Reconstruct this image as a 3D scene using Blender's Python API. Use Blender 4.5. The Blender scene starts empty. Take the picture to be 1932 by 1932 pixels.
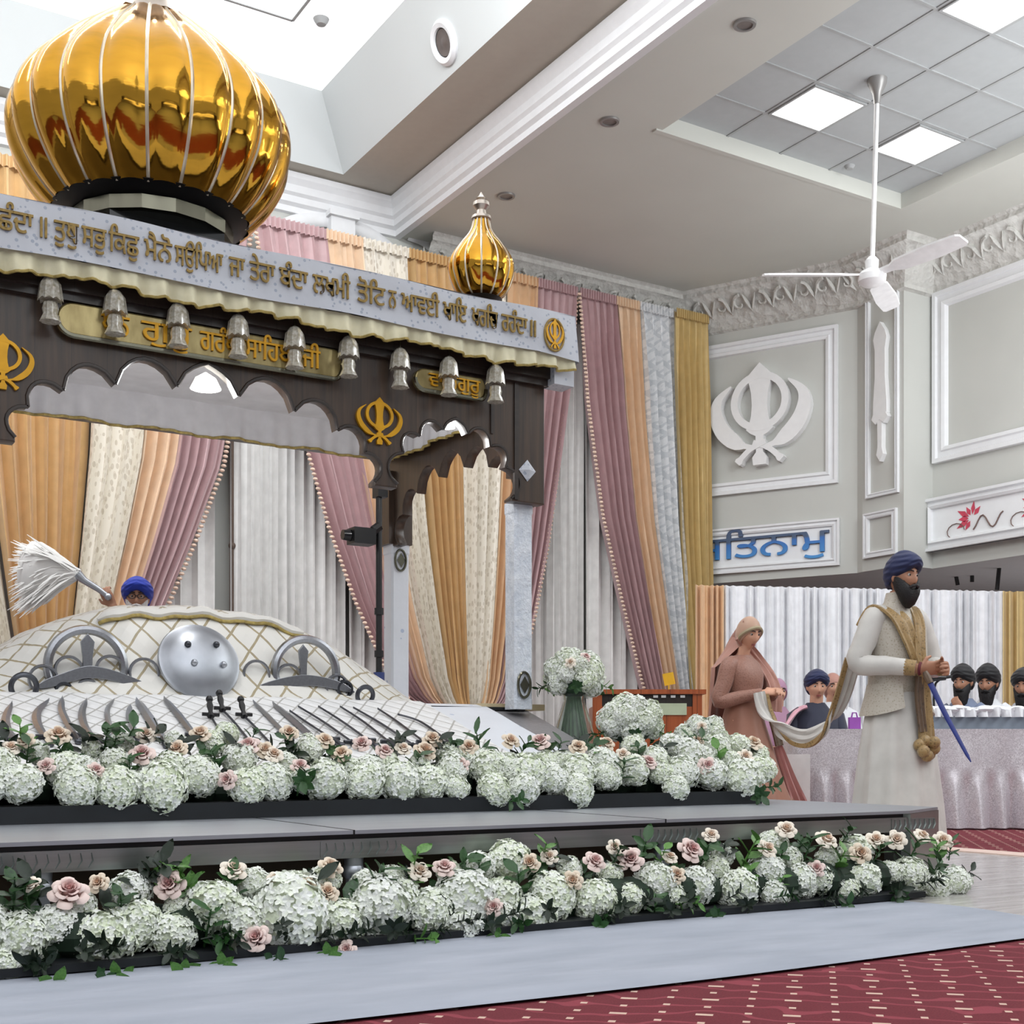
import bpy, bmesh, math, random
from mathutils import Vector, Matrix
R = random.Random(7)
PI = math.pi
sc = bpy.context.scene
COL = sc.collection

# ---------------------------------------------------------------- camera, world, big lamps, exposure
H, FPX, CX, CY = 0.58, 2419.0, 966.0, 1418.0      # eye height; focal length and principal point for a 1932 px frame
TH = math.atan2(1497.0, 2419.0)
SN, CS = math.sin(TH), math.cos(TH)
K = 0.9                                             # size of the room shell
cam = bpy.data.cameras.new('camera'); cam_o = bpy.data.objects.new('camera', cam); COL.objects.link(cam_o)
cam_o.location = (0, 0, H); cam_o.rotation_euler = (PI / 2, 0, -TH)
cam.sensor_width = 36; cam.lens = 36 * FPX / 1932; cam.shift_y = (CY - CX) / 1932; cam.clip_end = 200; cam.clip_start = 0.05
sc.camera = cam_o
w = bpy.data.worlds.new('hall_ambience'); sc.world = w; w.use_nodes = True
w.node_tree.nodes['Background'].inputs[0].default_value = (.96, .985, 1.0, 1)
w.node_tree.nodes['Background'].inputs[1].default_value = 0.55
sc.view_settings.view_transform = 'Standard'; sc.view_settings.look = 'None'
sc.view_settings.exposure = -0.30; sc.view_settings.gamma = 1.0; sc.view_settings.use_curve_mapping = False
sc.cycles.use_denoising = True
sc.cycles.max_bounces = 8

def lamp(name, loc, size, power, rot=(0, 0, 0), color=(.95, .98, 1.0)):
    l = bpy.data.lights.new(name, 'AREA'); l.shape = 'RECTANGLE'; l.size, l.size_y = size; l.energy = power; l.color = color
    o = bpy.data.objects.new(name, l); COL.objects.link(o); o.location = loc; o.rotation_euler = rot
    return o
def aim(p, q): return (Vector(q) - Vector(p)).to_track_quat('-Z', 'Y').to_euler()
# unseen ceiling lights of the hall behind and beside the photographer; then added fill lamps
lamp('hall_ceiling_lights', (1.0, -3.5, 5.7), (8, 5), 190)
lamp('side_ceiling_lights', (8.3, 1.0, 5.8), (2.6, 6), 170)
lamp('rear_fill_uplight', (1.5, -2.5, 2.6), (9, 3), 250, (PI, 0, 0))  # added fill, out of view, lifts the ceiling brightness from below
lamp('side_fill_uplight', (9.8, 1.5, 2.6), (3, 4), 290, (PI, 0, 0))  # second added uplight beside the frame, brightens the tiled ceiling
lamp('corner_fill_uplight', (9.7, 6.2, 2.7), (2, 2), 75, (PI, 0, 0))  # added to raise the plain ceiling near the corner, no visible fixture
lamp('wall_fill_lamp', (8.6, 4.4, 5.7), (2, .6), 75, aim((8.6, 4.4, 5.7), (11, 9.6, 3.8)))  # unseen lamp added to brighten the walls by the emblem
lamp('balcony_fill_uplight', (12.4, 8.4, .5), (3, 1.5), 22, (PI, 0, 0))  # hidden behind the drape, added to lighten the balcony underside
lamp('curtain_fill_lamp', (2.6, 7.6, 6.35), (8, .7), 290, aim((2.6, 7.6, 6.35), (3.4, 11.5, 2.2)))  # added above the frame to brighten the curtains
lamp('drape_fill_lamp', (8.7, 3.4, 4.0), (1.6, 1.6), 70, aim((8.7, 3.4, 4.0), (9.6, 9.0, 1.0)))  # added out of view to brighten the white drape

# ---------------------------------------------------------------- helpers
def ray(px):
    r = (px - CX) / FPX
    return SN + CS * r, CS - SN * r
def at_depth(px, py, Z):
    a, b = ray(px); return Vector((a * Z, b * Z, H - (py - CY) / FPX * Z))
def at_y(px, py, wy): return at_depth(px, py, wy / ray(px)[1])
def at_x(px, py, wx): return at_depth(px, py, wx / ray(px)[0])
def at_z(px, py, z): return at_depth(px, py, (H - z) * FPX / (py - CY))
def room(x, y, D): return Vector((K * x, K * y, H + K * D))

def lin(c):
    return tuple(((v / 255) / 12.92 if v / 255 <= .04045 else ((v / 255 + .055) / 1.055) ** 2.4) for v in c) + (1,)

WL = {}
def wloc(o): return WL.get(o.name, Vector((0, 0, 0)))

class MB:
    def __init__(s): s.v, s.f, s.m, s.uv = [], [], [], None
    def add(s, vs, fs, m=0):
        b = len(s.v); s.v += [Vector(v) for v in vs]; s.f += [tuple(i + b for i in f) for f in fs]; s.m += [m] * len(fs); return b
    def box(s, lo, hi, m=0):
        (a, b, c), (d, e, f) = lo, hi
        s.add([(a, b, c), (d, b, c), (d, e, c), (a, e, c), (a, b, f), (d, b, f), (d, e, f), (a, e, f)],
              [(0, 3, 2, 1), (4, 5, 6, 7), (0, 1, 5, 4), (1, 2, 6, 5), (2, 3, 7, 6), (3, 0, 4, 7)], m); return s
    def obox(s, c, ax, ay, az, m=0):
        c, ax, ay, az = map(Vector, (c, ax, ay, az))
        vs = [c + ax * i + ay * j + az * k for k in (-1, 1) for i, j in ((-1, -1), (1, -1), (1, 1), (-1, 1))]
        s.add(vs, [(0, 3, 2, 1), (4, 5, 6, 7), (0, 1, 5, 4), (1, 2, 6, 5), (2, 3, 7, 6), (3, 0, 4, 7)], m); return s
    def rings(s, rs, m=0, caps=True, closed=False):
        n = len(rs[0]); b = len(s.v); k = len(rs)
        for r in rs: s.v += [Vector(p) for p in r]
        for i in range(k if closed else k - 1):
            i2 = (i + 1) % k
            for j in range(n):
                j2 = (j + 1) % n
                s.f.append((b + i * n + j, b + i * n + j2, b + i2 * n + j2, b + i2 * n + j)); s.m.append(m)
        if caps and not closed:
            s.f.append(tuple(b + j for j in reversed(range(n)))); s.f.append(tuple(b + (k - 1) * n + j for j in range(n))); s.m += [m, m]
        return s
    def tube(s, path, rad, n=8, m=0, closed=False, flat=1.0, up=None):
        path = [Vector(p) for p in path]; k = len(path)
        rad = rad if isinstance(rad, (list, tuple)) else [rad] * k
        rs = []; prev = None
        for i, p in enumerate(path):
            t = (path[(i + 1) % k] - path[i - 1]) if closed else (path[min(i + 1, k - 1)] - path[max(i - 1, 0)])
            t = t.normalized() if t.length > 1e-9 else Vector((0, 0, 1))
            ref = Vector(up) if up else (prev if prev is not None else (Vector((0, 0, 1)) if abs(t.z) < .9 else Vector((1, 0, 0))))
            a = ref - t * ref.dot(t)
            if a.length < 1e-6: a = t.orthogonal()
            a.normalize(); bb = t.cross(a); prev = a
            rs.append([p + a * (math.cos(2 * PI * j / n) * rad[i]) + bb * (math.sin(2 * PI * j / n) * rad[i] * flat) for j in range(n)])
        return s.rings(rs, m, True, closed)
    def lathe(s, prof, c=(0, 0, 0), n=24, m=0, caps=True):
        c = Vector(c)
        return s.rings([[c + Vector((r * math.cos(2 * PI * j / n), r * math.sin(2 * PI * j / n), z)) for j in range(n)] for r, z in prof], m, caps)
    def ball(s, c, r, n=12, m=0, rot=None, k=None):
        c = Vector(c); r = (r, r, r) if not isinstance(r, (tuple, list)) else r
        k = k or max(6, n // 2 + 1); rs = []
        for i in range(k + 1):
            ph = -PI / 2 + PI * min(max(i / k, .015), .985)
            ring = []
            for j in range(n):
                v = Vector((r[0] * math.cos(ph) * math.cos(2 * PI * j / n), r[1] * math.cos(ph) * math.sin(2 * PI * j / n), r[2] * math.sin(ph)))
                ring.append(c + (rot @ v if rot else v))
            rs.append(ring)
        return s.rings(rs, m)
    def grid(s, fn, nu, nv, m=0, uv=None):
        b = len(s.v)
        if uv and s.uv is None: s.uv = {}
        for j in range(nv + 1):
            for i in range(nu + 1):
                s.v.append(Vector(fn(i / nu, j / nv)))
                if uv: s.uv[len(s.v) - 1] = uv(i / nu, j / nv)
        for j in range(nv):
            for i in range(nu):
                a = b + j * (nu + 1) + i
                s.f.append((a, a + 1, a + nu + 2, a + nu + 1)); s.m.append(m)
        return s
    def ico(s, c, r, m=0):
        c = Vector(c)
        s.add([c + Vector(d) * r for d in ((1, 0, 0), (-1, 0, 0), (0, 1, 0), (0, -1, 0), (0, 0, 1), (0, 0, -1))],
              [(0, 2, 4), (2, 1, 4), (1, 3, 4), (3, 0, 4), (2, 0, 5), (1, 2, 5), (3, 1, 5), (0, 3, 5)], m); return s
    def mesh(s, name, mats, origin=(0, 0, 0), smooth=True, angle=40):
        me = bpy.data.meshes.new(name); o = Vector(origin)
        me.from_pydata([tuple(v - o) for v in s.v], [], s.f)
        for mt in (mats if isinstance(mats, (list, tuple)) else [mats]): me.materials.append(mt)
        me.polygons.foreach_set('material_index', s.m)
        if s.uv:
            l = me.uv_layers.new(name='UVMap')
            for lp in me.loops: l.data[lp.index].uv = s.uv.get(lp.vertex_index, (0, 0))
        me.update()
        if smooth:
            me.polygons.foreach_set('use_smooth', [True] * len(me.polygons))
            try: me.set_sharp_from_angle(angle=math.radians(angle))
            except Exception: pass
        return me
    def build(s, name, mats, parent=None, smooth=True, angle=40, origin=None, **tags):
        base = wloc(parent) if parent else None
        if parent is None:
            if origin is None:
                xs = [v.x for v in s.v]; ys = [v.y for v in s.v]; zs = [v.z for v in s.v]
                origin = ((min(xs) + max(xs)) / 2, (min(ys) + max(ys)) / 2, min(zs))
            base = Vector(origin)
        me = s.mesh(name, mats, base, smooth, angle)
        return put(name, me, parent, base if parent is None else None, **tags)

def put(name, me, parent=None, loc=None, **tags):
    """link mesh data as an object; loc is a world point (None: the mesh is already in its parent's space)"""
    o = bpy.data.objects.new(name, me); COL.objects.link(o)
    if parent is not None:
        o.parent = parent
        if loc is not None: o.location = Vector(loc) - wloc(parent)
        WL[o.name] = Vector(loc) if loc is not None else wloc(parent)
    else:
        o.location = Vector(loc) if loc is not None else (0, 0, 0); WL[o.name] = Vector(o.location)
    tag(o, **tags); return o

def tag(o, label=None, cat=None, group=None, kind=None):
    if label: o['label'] = label
    if cat: o['category'] = cat
    if group: o['group'] = group
    if kind: o['kind'] = kind
    return o

def thing(name, label, cat, loc, group=None):
    o = bpy.data.objects.new(name, None); COL.objects.link(o); o.location = Vector(loc); o.empty_display_size = .1
    WL[o.name] = Vector(loc)
    return tag(o, label, cat, group)

def struct(name, mb, m, smooth=False, label=None, **k):
    o = mb.build(name, m, smooth=smooth, origin=(0, 0, 0), kind='structure', **k)
    if label: o['label'] = label
    return o

def solid_mesh(name, tubes, mats, voxel=.006, smooth=4, origin=(0, 0, 0)):
    """one continuous surface from overlapping closed shapes"""
    me = tubes.mesh(name, mats, origin, False)
    o = bpy.data.objects.new(name, me); COL.objects.link(o)
    md = o.modifiers.new('r', 'REMESH'); md.mode = 'VOXEL'; md.voxel_size = voxel; md.use_smooth_shade = True
    sm = o.modifiers.new('s', 'SMOOTH'); sm.iterations = smooth; sm.factor = .5
    dg = bpy.context.evaluated_depsgraph_get(); dg.update()
    out = bpy.data.meshes.new_from_object(o.evaluated_get(dg))
    out.materials.clear()
    for mt in (mats if isinstance(mats, (list, tuple)) else [mats]): out.materials.append(mt)
    out.polygons.foreach_set('material_index', [0] * len(out.polygons))
    bpy.data.objects.remove(o); bpy.data.meshes.remove(me)
    return out

def flat_shape(name, polys, depth, mats, to_world, bevel=0.0, parent=None, holes=True, res=1, **tags):
    """extruded flat outlines; polys = list of outlines (2-D), outlines inside others are holes when holes=True"""
    mb = MB(); groups = [polys] if holes else [[p] for p in polys]
    for gi, g in enumerate(groups):
        cu = bpy.data.curves.new('c', 'CURVE'); cu.dimensions = '2D'; cu.fill_mode = 'BOTH'
        cu.extrude = depth / 2 * (1 + .04 * gi); cu.bevel_depth = bevel; cu.bevel_resolution = res; cu.offset = -bevel
        for p in g:
            sp = cu.splines.new('POLY'); sp.points.add(len(p) - 1)
            for q, (x, y) in zip(sp.points, p): q.co = (x, y, 0, 1)
            sp.use_cyclic_u = True
        o = bpy.data.objects.new('c', cu); COL.objects.link(o)
        dg = bpy.context.evaluated_depsgraph_get(); dg.update()
        me = bpy.data.meshes.new_from_object(o.evaluated_get(dg))
        mb.add([to_world(v.co) for v in me.vertices], [tuple(p.vertices) for p in me.polygons])
        bpy.data.objects.remove(o); bpy.data.curves.remove(cu); bpy.data.meshes.remove(me)
    return mb.build(name, mats, parent, smooth=True, angle=30, **tags)

def frame_map(o, ex, ey, ez):
    o, ex, ey, ez = Vector(o), Vector(ex), Vector(ey), Vector(ez)
    return lambda v: o + ex * v[0] + ey * v[1] + ez * (v[2] if len(v) > 2 else 0)

def text_mb(mb, s, o, ex, ez, width, height, nrm, depth=.006, m=0):
    """writing as solid letters: lower edge of the letter bodies at o, stretched to width x height"""
    cu = bpy.data.curves.new('t', 'FONT'); cu.body = s; cu.extrude = .5; cu.resolution_u = 3; cu.offset = 0
    ob = bpy.data.objects.new('t', cu); COL.objects.link(ob)
    dg = bpy.context.evaluated_depsgraph_get(); dg.update()
    me = bpy.data.meshes.new_from_object(ob.evaluated_get(dg))
    xs = [v.co.x for v in me.vertices]
    if xs:
        x0, x1 = min(xs), max(xs); sx = width / max(x1 - x0, 1e-6); sy = height / .62
        ex, ez, nrm = Vector(ex), Vector(ez), Vector(nrm)
        for k, (du, dv) in enumerate(((0, 0), (.011, .008), (-.011, -.008), (.011, -.008))):       # bold strokes
            mb.add([Vector(o) + ex * ((v.co.x - x0) * sx + du * height * 1.5) + ez * (v.co.y * sy + dv * height * 1.5) + nrm * (depth * (1 + .14 * k) * (v.co.z + .5)) for v in me.vertices],
                   [tuple(p.vertices) for p in me.polygons], m)
    bpy.data.objects.remove(ob); bpy.data.curves.remove(cu); bpy.data.meshes.remove(me)

def spline(pts, n):
    """Catmull-Rom through points (Vectors or tuples of any length)"""
    P = [tuple(p) for p in pts]; out = []
    seg = len(P) - 1
    for k in range(n + 1):
        t = k / n * seg; i = min(int(t), seg - 1); u = t - i
        p0, p1, p2, p3 = P[max(i - 1, 0)], P[i], P[i + 1], P[min(i + 2, seg)]
        out.append(tuple(.5 * (2 * b + (c - a) * u + (2 * a - 5 * b + 4 * c - d) * u * u + (3 * b - a - 3 * c + d) * u ** 3) for a, b, c, d in zip(p0, p1, p2, p3)))
    return out
def interp(tab, x):
    if x <= tab[0][0]: return tab[0][1]
    for (a, b), (c, d) in zip(tab, tab[1:]):
        if x <= c: return b + (d - b) * (x - a) / (c - a)
    return tab[-1][1]
def blade2d(path, widths):
    """outline along a 2-D path with a half-width at each point"""
    L, Rr = [], []; n = len(path)
    for i, (x, y) in enumerate(path):
        a, b = path[max(i - 1, 0)], path[min(i + 1, n - 1)]
        dx, dy = b[0] - a[0], b[1] - a[1]; l = math.hypot(dx, dy) or 1
        L.append((x - dy / l * widths[i], y + dx / l * widths[i])); Rr.append((x + dy / l * widths[i], y - dx / l * widths[i]))
    return L + Rr[::-1]
# ---------------------------------------------------------------- materials
class NT:
    def __init__(s, name):
        s.mat = bpy.data.materials.new(name); s.mat.use_nodes = True; s.t = s.mat.node_tree
        s.b = s.t.nodes['Principled BSDF']; s.co = None
    def n(s, typ, **kw):
        x = s.t.nodes.new(typ)
        for k, v in kw.items():
            if k in x.inputs.keys() and not hasattr(x, k): x.inputs[k].default_value = v
            elif hasattr(x, k): setattr(x, k, v)
            else: x.inputs[k.replace('_', ' ')].default_value = v
        return x
    def l(s, a, b): s.t.links.new(a, b)
    def coord(s, kind='Object', scale=(1, 1, 1), rot=(0, 0, 0)):
        tc = s.n('ShaderNodeTexCoord'); mp = s.n('ShaderNodeMapping'); s.l(tc.outputs[kind], mp.inputs[0])
        mp.inputs['Scale'].default_value = scale; mp.inputs['Rotation'].default_value = rot
        return mp.outputs[0]
    def noise(s, co, scale, detail=3, rough=.5):
        x = s.n('ShaderNodeTexNoise'); x.inputs['Scale'].default_value = scale; x.inputs['Detail'].default_value = detail; x.inputs['Roughness'].default_value = rough
        s.l(co, x.inputs[0]); return x.outputs[0]
    def vor(s, co, scale, feature='F1', rnd=1.0):
        x = s.n('ShaderNodeTexVoronoi'); x.feature = feature; x.inputs['Scale'].default_value = scale; x.inputs['Randomness'].default_value = rnd
        s.l(co, x.inputs[0]); return x
    def ramp(s, f, stops, mode='LINEAR'):
        x = s.n('ShaderNodeValToRGB'); x.color_ramp.interpolation = mode; e = x.color_ramp.elements
        while len(e) < len(stops): e.new(.5)
        for q, (p, c) in zip(e, stops): q.position = p; q.color = c if len(c) == 4 else lin(c)
        s.l(f, x.inputs[0]); return x.outputs[0]
    def math(s, op, a, b=None, c=None):
        x = s.n('ShaderNodeMath'); x.operation = op
        for i, v in enumerate((a, b, c)):
            if v is None: continue
            if isinstance(v, (int, float)): x.inputs[i].default_value = v
            else: s.l(v, x.inputs[i])
        return x.outputs[0]
    def mix(s, f, a, b, blend='MIX'):
        x = s.n('ShaderNodeMix'); x.data_type = 'RGBA'; x.blend_type = blend
        for i, v in ((0, f), (6, a), (7, b)):
            if isinstance(v, (int, float)): x.inputs[i].default_value = v
            elif isinstance(v, tuple): x.inputs[i].default_value = v if len(v) == 4 else lin(v)
            else: s.l(v, x.inputs[i])
        return x.outputs[2]
    def sep(s, co):
        x = s.n('ShaderNodeSeparateXYZ'); s.l(co, x.inputs[0]); return x.outputs
    def rnd(s):
        return s.n('ShaderNodeObjectInfo').outputs['Random']
    def bump(s, f, strength=.3, dist=.01):
        x = s.n('ShaderNodeBump'); x.inputs['Strength'].default_value = strength; x.inputs['Distance'].default_value = dist
        s.l(f, x.inputs['Height']); s.l(x.outputs[0], s.b.inputs['Normal'])
    def set(s, **kw):
        for k, v in kw.items():
            i = s.b.inputs[k.replace('_', ' ')]
            if hasattr(v, 'links'): s.l(v, i)
            else: i.default_value = v
        return s.mat

def plain(name, c, rough=.6, metal=0, var=.06, scale=12, bump=0, bscale=60, rnd=0, **kw):
    t = NT(name); co = t.coord(); n = t.noise(co, scale)
    c0 = lin(c); f = lambda k: tuple(min(1, v * k) for v in c0[:3]) + (1,)
    col = t.ramp(n, [(.3, f(1 - var)), (.7, f(1 + var))])
    if rnd:
        col = t.mix(t.math('MULTIPLY', t.rnd(), rnd), col, f(1 - rnd * 2 if rnd < .45 else .3), 'MIX')
    t.set(Base_Color=col, Roughness=rough, Metallic=metal, **kw)
    if bump: t.bump(t.noise(co, bscale, 4), bump)
    return t.mat

def emit(name, c, strength):
    t = NT(name); co = t.coord(); n = t.noise(co, 2)
    col = t.ramp(n, [(.3, lin(c)), (.7, tuple(min(1, v * 1.02) for v in lin(c)[:3]) + (1,))])
    t.set(Base_Color=lin(c), Roughness=.5, Emission_Color=col, Emission_Strength=strength); return t.mat

M = {}
M['ceil'] = plain('ceiling_paint', (203, 204, 197), .8, var=.02, scale=1.5)
M['tile'] = plain('acoustic_tile', (178, 182, 183), .85, var=.02, bump=.05, bscale=200)
M['tbar'] = plain('tile_grid_metal', (166, 168, 168), .6)
M['wall'] = plain('beige_wall_paint', (198, 199, 194), .75, var=.02, scale=2)
M['well'] = plain('skylight_well_paint', (208, 212, 212), .8, var=.015, scale=1)
M['trim'] = plain('white_trim_paint', (232, 233, 235), .5, var=.02)
M['white'] = plain('white_plaster', (236, 236, 236), .55, var=.02)
M['skyl'] = emit('skylight_ceiling_glow', (248, 251, 252), 1.25)  # lit ceiling of the well, its brightness put in as emission
M['panel'] = emit('lit_panel_diffuser', (255, 253, 250), 9.0)
M['lampbulb'] = emit('small_lamp_glass', (255, 250, 240), 6.0)
def m_cornice():
    t = NT('ornate_plaster'); co = t.coord()
    v = t.vor(co, 9); n = t.noise(co, 22, 5)
    t.set(Base_Color=t.ramp(n, [(.3, (200, 199, 194)), (.7, (214, 213, 208))]), Roughness=.7)
    t.bump(t.math('ADD', t.math('MULTIPLY', v.outputs['Distance'], 1.0), t.math('MULTIPLY', n, .8)), .45, .05); return t.mat
M['cornice'] = m_cornice()
def m_carpet():
    t = NT('red_patterned_carpet'); co = t.coord(); x, y, z = t.sep(co)
    # columns of short beige dashes set diagonally to the room, long and short in turn
    xa = t.math('MULTIPLY', t.math('SUBTRACT', x, y), .7071); yb = t.math('MULTIPLY', t.math('ADD', x, y), .7071)
    u = t.math('DIVIDE', xa, .094); col_id = t.math('FLOOR', u); fu = t.math('FRACT', u)
    v = t.math('ADD', t.math('DIVIDE', yb, .088), t.math('MULTIPLY', t.math('SINE', t.math('MULTIPLY', col_id, 12.99)), 3.0)); row = t.math('FLOOR', v); fv = t.math('FRACT', v)
    alt = t.math('MULTIPLY', t.math('MODULO', t.math('ABSOLUTE', row), 2.0), t.math('MODULO', t.math('ABSOLUTE', col_id), 2.0))
    hw = t.math('ADD', .085, t.math('MULTIPLY', alt, .12))
    inx = t.math('LESS_THAN', t.math('ABSOLUTE', t.math('SUBTRACT', fu, .5)), hw)
    iny = t.math('LESS_THAN', t.math('ABSOLUTE', t.math('SUBTRACT', fv, .5)), .11)
    on = t.math('MULTIPLY', inx, iny)
    n = t.noise(co, 220, 3); d = t.noise(co, 14, 2)
    red = t.mix(t.math('MULTIPLY', d, .6), t.ramp(n, [(.3, (96, 22, 34)), (.7, (120, 36, 48))]), (90, 20, 32))
    wv = t.n('ShaderNodeTexWave'); wv.bands_direction = 'DIAGONAL'; wv.inputs['Scale'].default_value = 4; wv.inputs['Distortion'].default_value = 9; t.l(co, wv.inputs[0])
    red = t.mix(t.math('MULTIPLY', t.math('GREATER_THAN', wv.outputs[1], .93), .35), red, (176, 78, 92))
    t.set(Base_Color=t.mix(on, red, (206, 176, 160)), Roughness=.95); t.bump(n, .4, .004); return t.mat
M['carpet'] = m_carpet()
def m_sheet():
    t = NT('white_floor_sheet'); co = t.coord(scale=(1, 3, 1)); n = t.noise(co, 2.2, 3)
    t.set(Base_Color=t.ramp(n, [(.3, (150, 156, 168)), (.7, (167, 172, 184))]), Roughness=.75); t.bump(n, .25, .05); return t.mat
M['sheet'] = m_sheet()
def m_silverfloor():
    t = NT('pale_glossy_floor'); co = t.coord(scale=(1.2, 9, 1)); n = t.noise(co, 2.5, 4); x, y, z = t.sep(t.coord())
    pl = t.math('LESS_THAN', t.math('FRACT', t.math('MULTIPLY', y, 6.5)), .03)
    t.set(Base_Color=t.mix(pl, t.ramp(n, [(.25, (160, 156, 152)), (.75, (205, 203, 200))]), (140, 136, 132)), Roughness=.16, Specular_IOR_Level=.8); t.bump(n, .12, .02); return t.mat
M['silverfloor'] = m_silverfloor()
M['border'] = plain('floor_border', (222, 196, 184), .5)
def m_steel(name, c, rough, st=(40, 1, 40)):
    t = NT(name); co = t.coord(scale=st); n = t.noise(co, 2, 4)
    t.set(Base_Color=t.ramp(n, [(.3, tuple(int(v * .93) for v in c)), (.7, c)]), Metallic=1.0, Roughness=rough); t.bump(n, .05, .002); return t.mat
M['steel'] = m_steel('brushed_steel_top', (186, 190, 198), .42, (1, 30, 1)); M['steel'].node_tree.nodes['Principled BSDF'].inputs['Metallic'].default_value = .85
M['steelface'] = m_steel('brushed_steel_face', (172, 178, 176), .34, (1.5, 1, 40))
M['blade'] = m_steel('blade_steel', (168, 170, 176), .28)
M['dblade'] = m_steel('dark_blade_steel', (92, 94, 100), .35)
M['shield'] = m_steel('shield_steel', (186, 190, 197), .42, (6, 6, 6))
M['black'] = plain('black_metal', (24, 24, 26), .4, var=.1)
M['blackglossy'] = plain('black_lacquer', (16, 17, 20), .15, var=.1)
M['recess'] = plain('dark_oak_kickboard', (92, 74, 56), .5, var=.25, scale=6)
def m_wood(name, a, b, rough=.38, ax=(14, 14, .7), coat=.25):
    t = NT(name); co = t.coord(scale=ax); n = t.noise(co, 2.2, 6, .65); n2 = t.noise(t.coord(), 1.3, 2)
    x, y, z = t.sep(t.coord()); pk = t.math('LESS_THAN', t.math('FRACT', t.math('MULTIPLY', x, 6.3)), .025)
    c = t.mix(t.math('MULTIPLY', n2, .5), t.ramp(n, [(.3, a), (.7, b)]), a)
    t.set(Base_Color=t.mix(t.math('MULTIPLY', pk, .6), c, tuple(int(v * .45) for v in a)), Roughness=rough, Coat_Weight=coat, Coat_Roughness=.2); t.bump(n, .15, .004); return t.mat
M['walnut'] = m_wood('dark_walnut_planks', (42, 31, 24), (82, 61, 45))
M['walnutdark'] = m_wood('dark_walnut_trim', (34, 26, 22), (58, 44, 36), ax=(.7, 14, 14))
M['oak'] = m_wood('orange_oak', (150, 70, 32), (196, 104, 56), .35)
def m_gold(name, c, rough, bump=.0):
    t = NT(name); co = t.coord(scale=(1.6, 1.6, 5)); n = t.noise(co, 2.2, 3, .5)
    t.set(Base_Color=t.ramp(n, [(.25, tuple(int(v * .86) for v in c)), (.75, c)]), Metallic=1.0, Roughness=rough)
    if bump: t.bump(n, bump, .02)
    return t.mat
M['gold'] = m_gold('polished_gold_sheet', (216, 160, 58), .10, .10)
M['goldpaint'] = plain('gold_paint', (205, 150, 20), .35, metal=.35, var=.12)
M['goldtext'] = plain('gold_embroidery', (150, 124, 66), .6, metal=.2, var=.25, scale=60)
M['silvercap'] = m_steel('silver_leaf_cap', (206, 196, 186), .35, (4, 4, 4))
M['rib'] = plain('pale_silver_rib', (226, 216, 196), .3, metal=.7, var=.08)
M['mirror'] = m_steel('mirrored_ring', (120, 118, 104), .25, (8, 8, 2))
def m_plate():
    t = NT('brass_plate'); co = t.coord(scale=(5, 5, 2)); n = t.noise(co, 3, 5)
    t.set(Base_Color=t.ramp(n, [(.3, (128, 112, 70)), (.7, (176, 160, 112))]), Metallic=.55, Roughness=.22); return t.mat
M['plate'] = m_plate()
# ---- cloth
def cloth(name, c, rough=.7, sheen=.3, var=.07, metal=0):
    t = NT(name); co = t.coord(); n = t.noise(co, 9, 3); f = t.noise(co, 260, 2)
    c0 = lin(c)[:3]
    t.set(Base_Color=t.ramp(n, [(.3, tuple(v * (1 - var) for v in c0) + (1,)), (.7, tuple(min(1, v * (1 + var)) for v in c0) + (1,))]), Roughness=rough, Sheen_Weight=sheen, Metallic=metal)
    t.bump(f, .15, .003); return t.mat
M['mauve'] = cloth('mauve_satin', (202, 170, 172), .5)
M['rose'] = cloth('rose_satin', (196, 142, 138), .5)
M['peach'] = cloth('peach_satin', (236, 208, 178), .5)
M['cream'] = cloth('cream_satin', (236, 218, 184), .5)
M['goldcloth'] = cloth('gold_tan_satin', (212, 174, 120), .45)
M['mustard'] = cloth('mustard_gold_satin', (212, 186, 128), .45)
M['orangecloth'] = cloth('orange_satin', (230, 194, 154), .5)
M['sheer'] = cloth('white_voile', (230, 229, 227), .7)
M['drapewhite'] = cloth('bright_white_voile', (238, 239, 242), .7)
def m_floral(name, bg, a, b, sc=14):
    t = NT(name); co = t.coord(scale=(1, 1, .5), rot=(0, .5, 0)); c2 = t.coord(scale=(1, 1, .5), rot=(0, -.55, 0))
    v = t.vor(co, sc * 1.25, rnd=.45); v2 = t.vor(c2, sc * 1.15, rnd=.5); n = t.noise(t.coord(), 30, 2)
    l1 = t.math('LESS_THAN', v.outputs['Distance'], .34); l2 = t.math('LESS_THAN', v2.outputs['Distance'], .30)
    c = t.mix(t.math('MULTIPLY', l2, .7), bg, b); c = t.mix(t.math('MULTIPLY', l1, t.math('ADD', .45, t.math('MULTIPLY', n, .5))), c, a)
    t.set(Base_Color=c, Roughness=.7); return t.mat
def m_lace():
    t = NT('white_lace_cloth'); x, y, z = t.sep(t.coord()); n = t.noise(t.coord(), 4, 2); j = t.math('MULTIPLY', n, .8)
    f = lambda q: t.math('LESS_THAN', t.math('ABSOLUTE', t.math('SUBTRACT', t.math('FRACT', q), .5)), .13)
    on = t.math('MAXIMUM', f(t.math('ADD', t.math('ADD', t.math('MULTIPLY', x, 12), t.math('MULTIPLY', z, 5)), j)), f(t.math('ADD', t.math('SUBTRACT', t.math('MULTIPLY', x, 9), t.math('MULTIPLY', z, 8)), j)))
    v = t.vor(t.coord(), 24); b = t.math('LESS_THAN', v.outputs['Distance'], .3)
    c = t.mix(t.math('MULTIPLY', b, .35), (236, 237, 238), (206, 210, 214)); t.set(Base_Color=t.mix(t.math('MULTIPLY', on, .42), c, (178, 184, 190)), Roughness=.7); return t.mat
M['floral'] = m_floral('leafy_print_cloth', (238, 232, 220), (200, 190, 174), (220, 211, 196), 19)
M['lace'] = m_lace()
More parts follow.
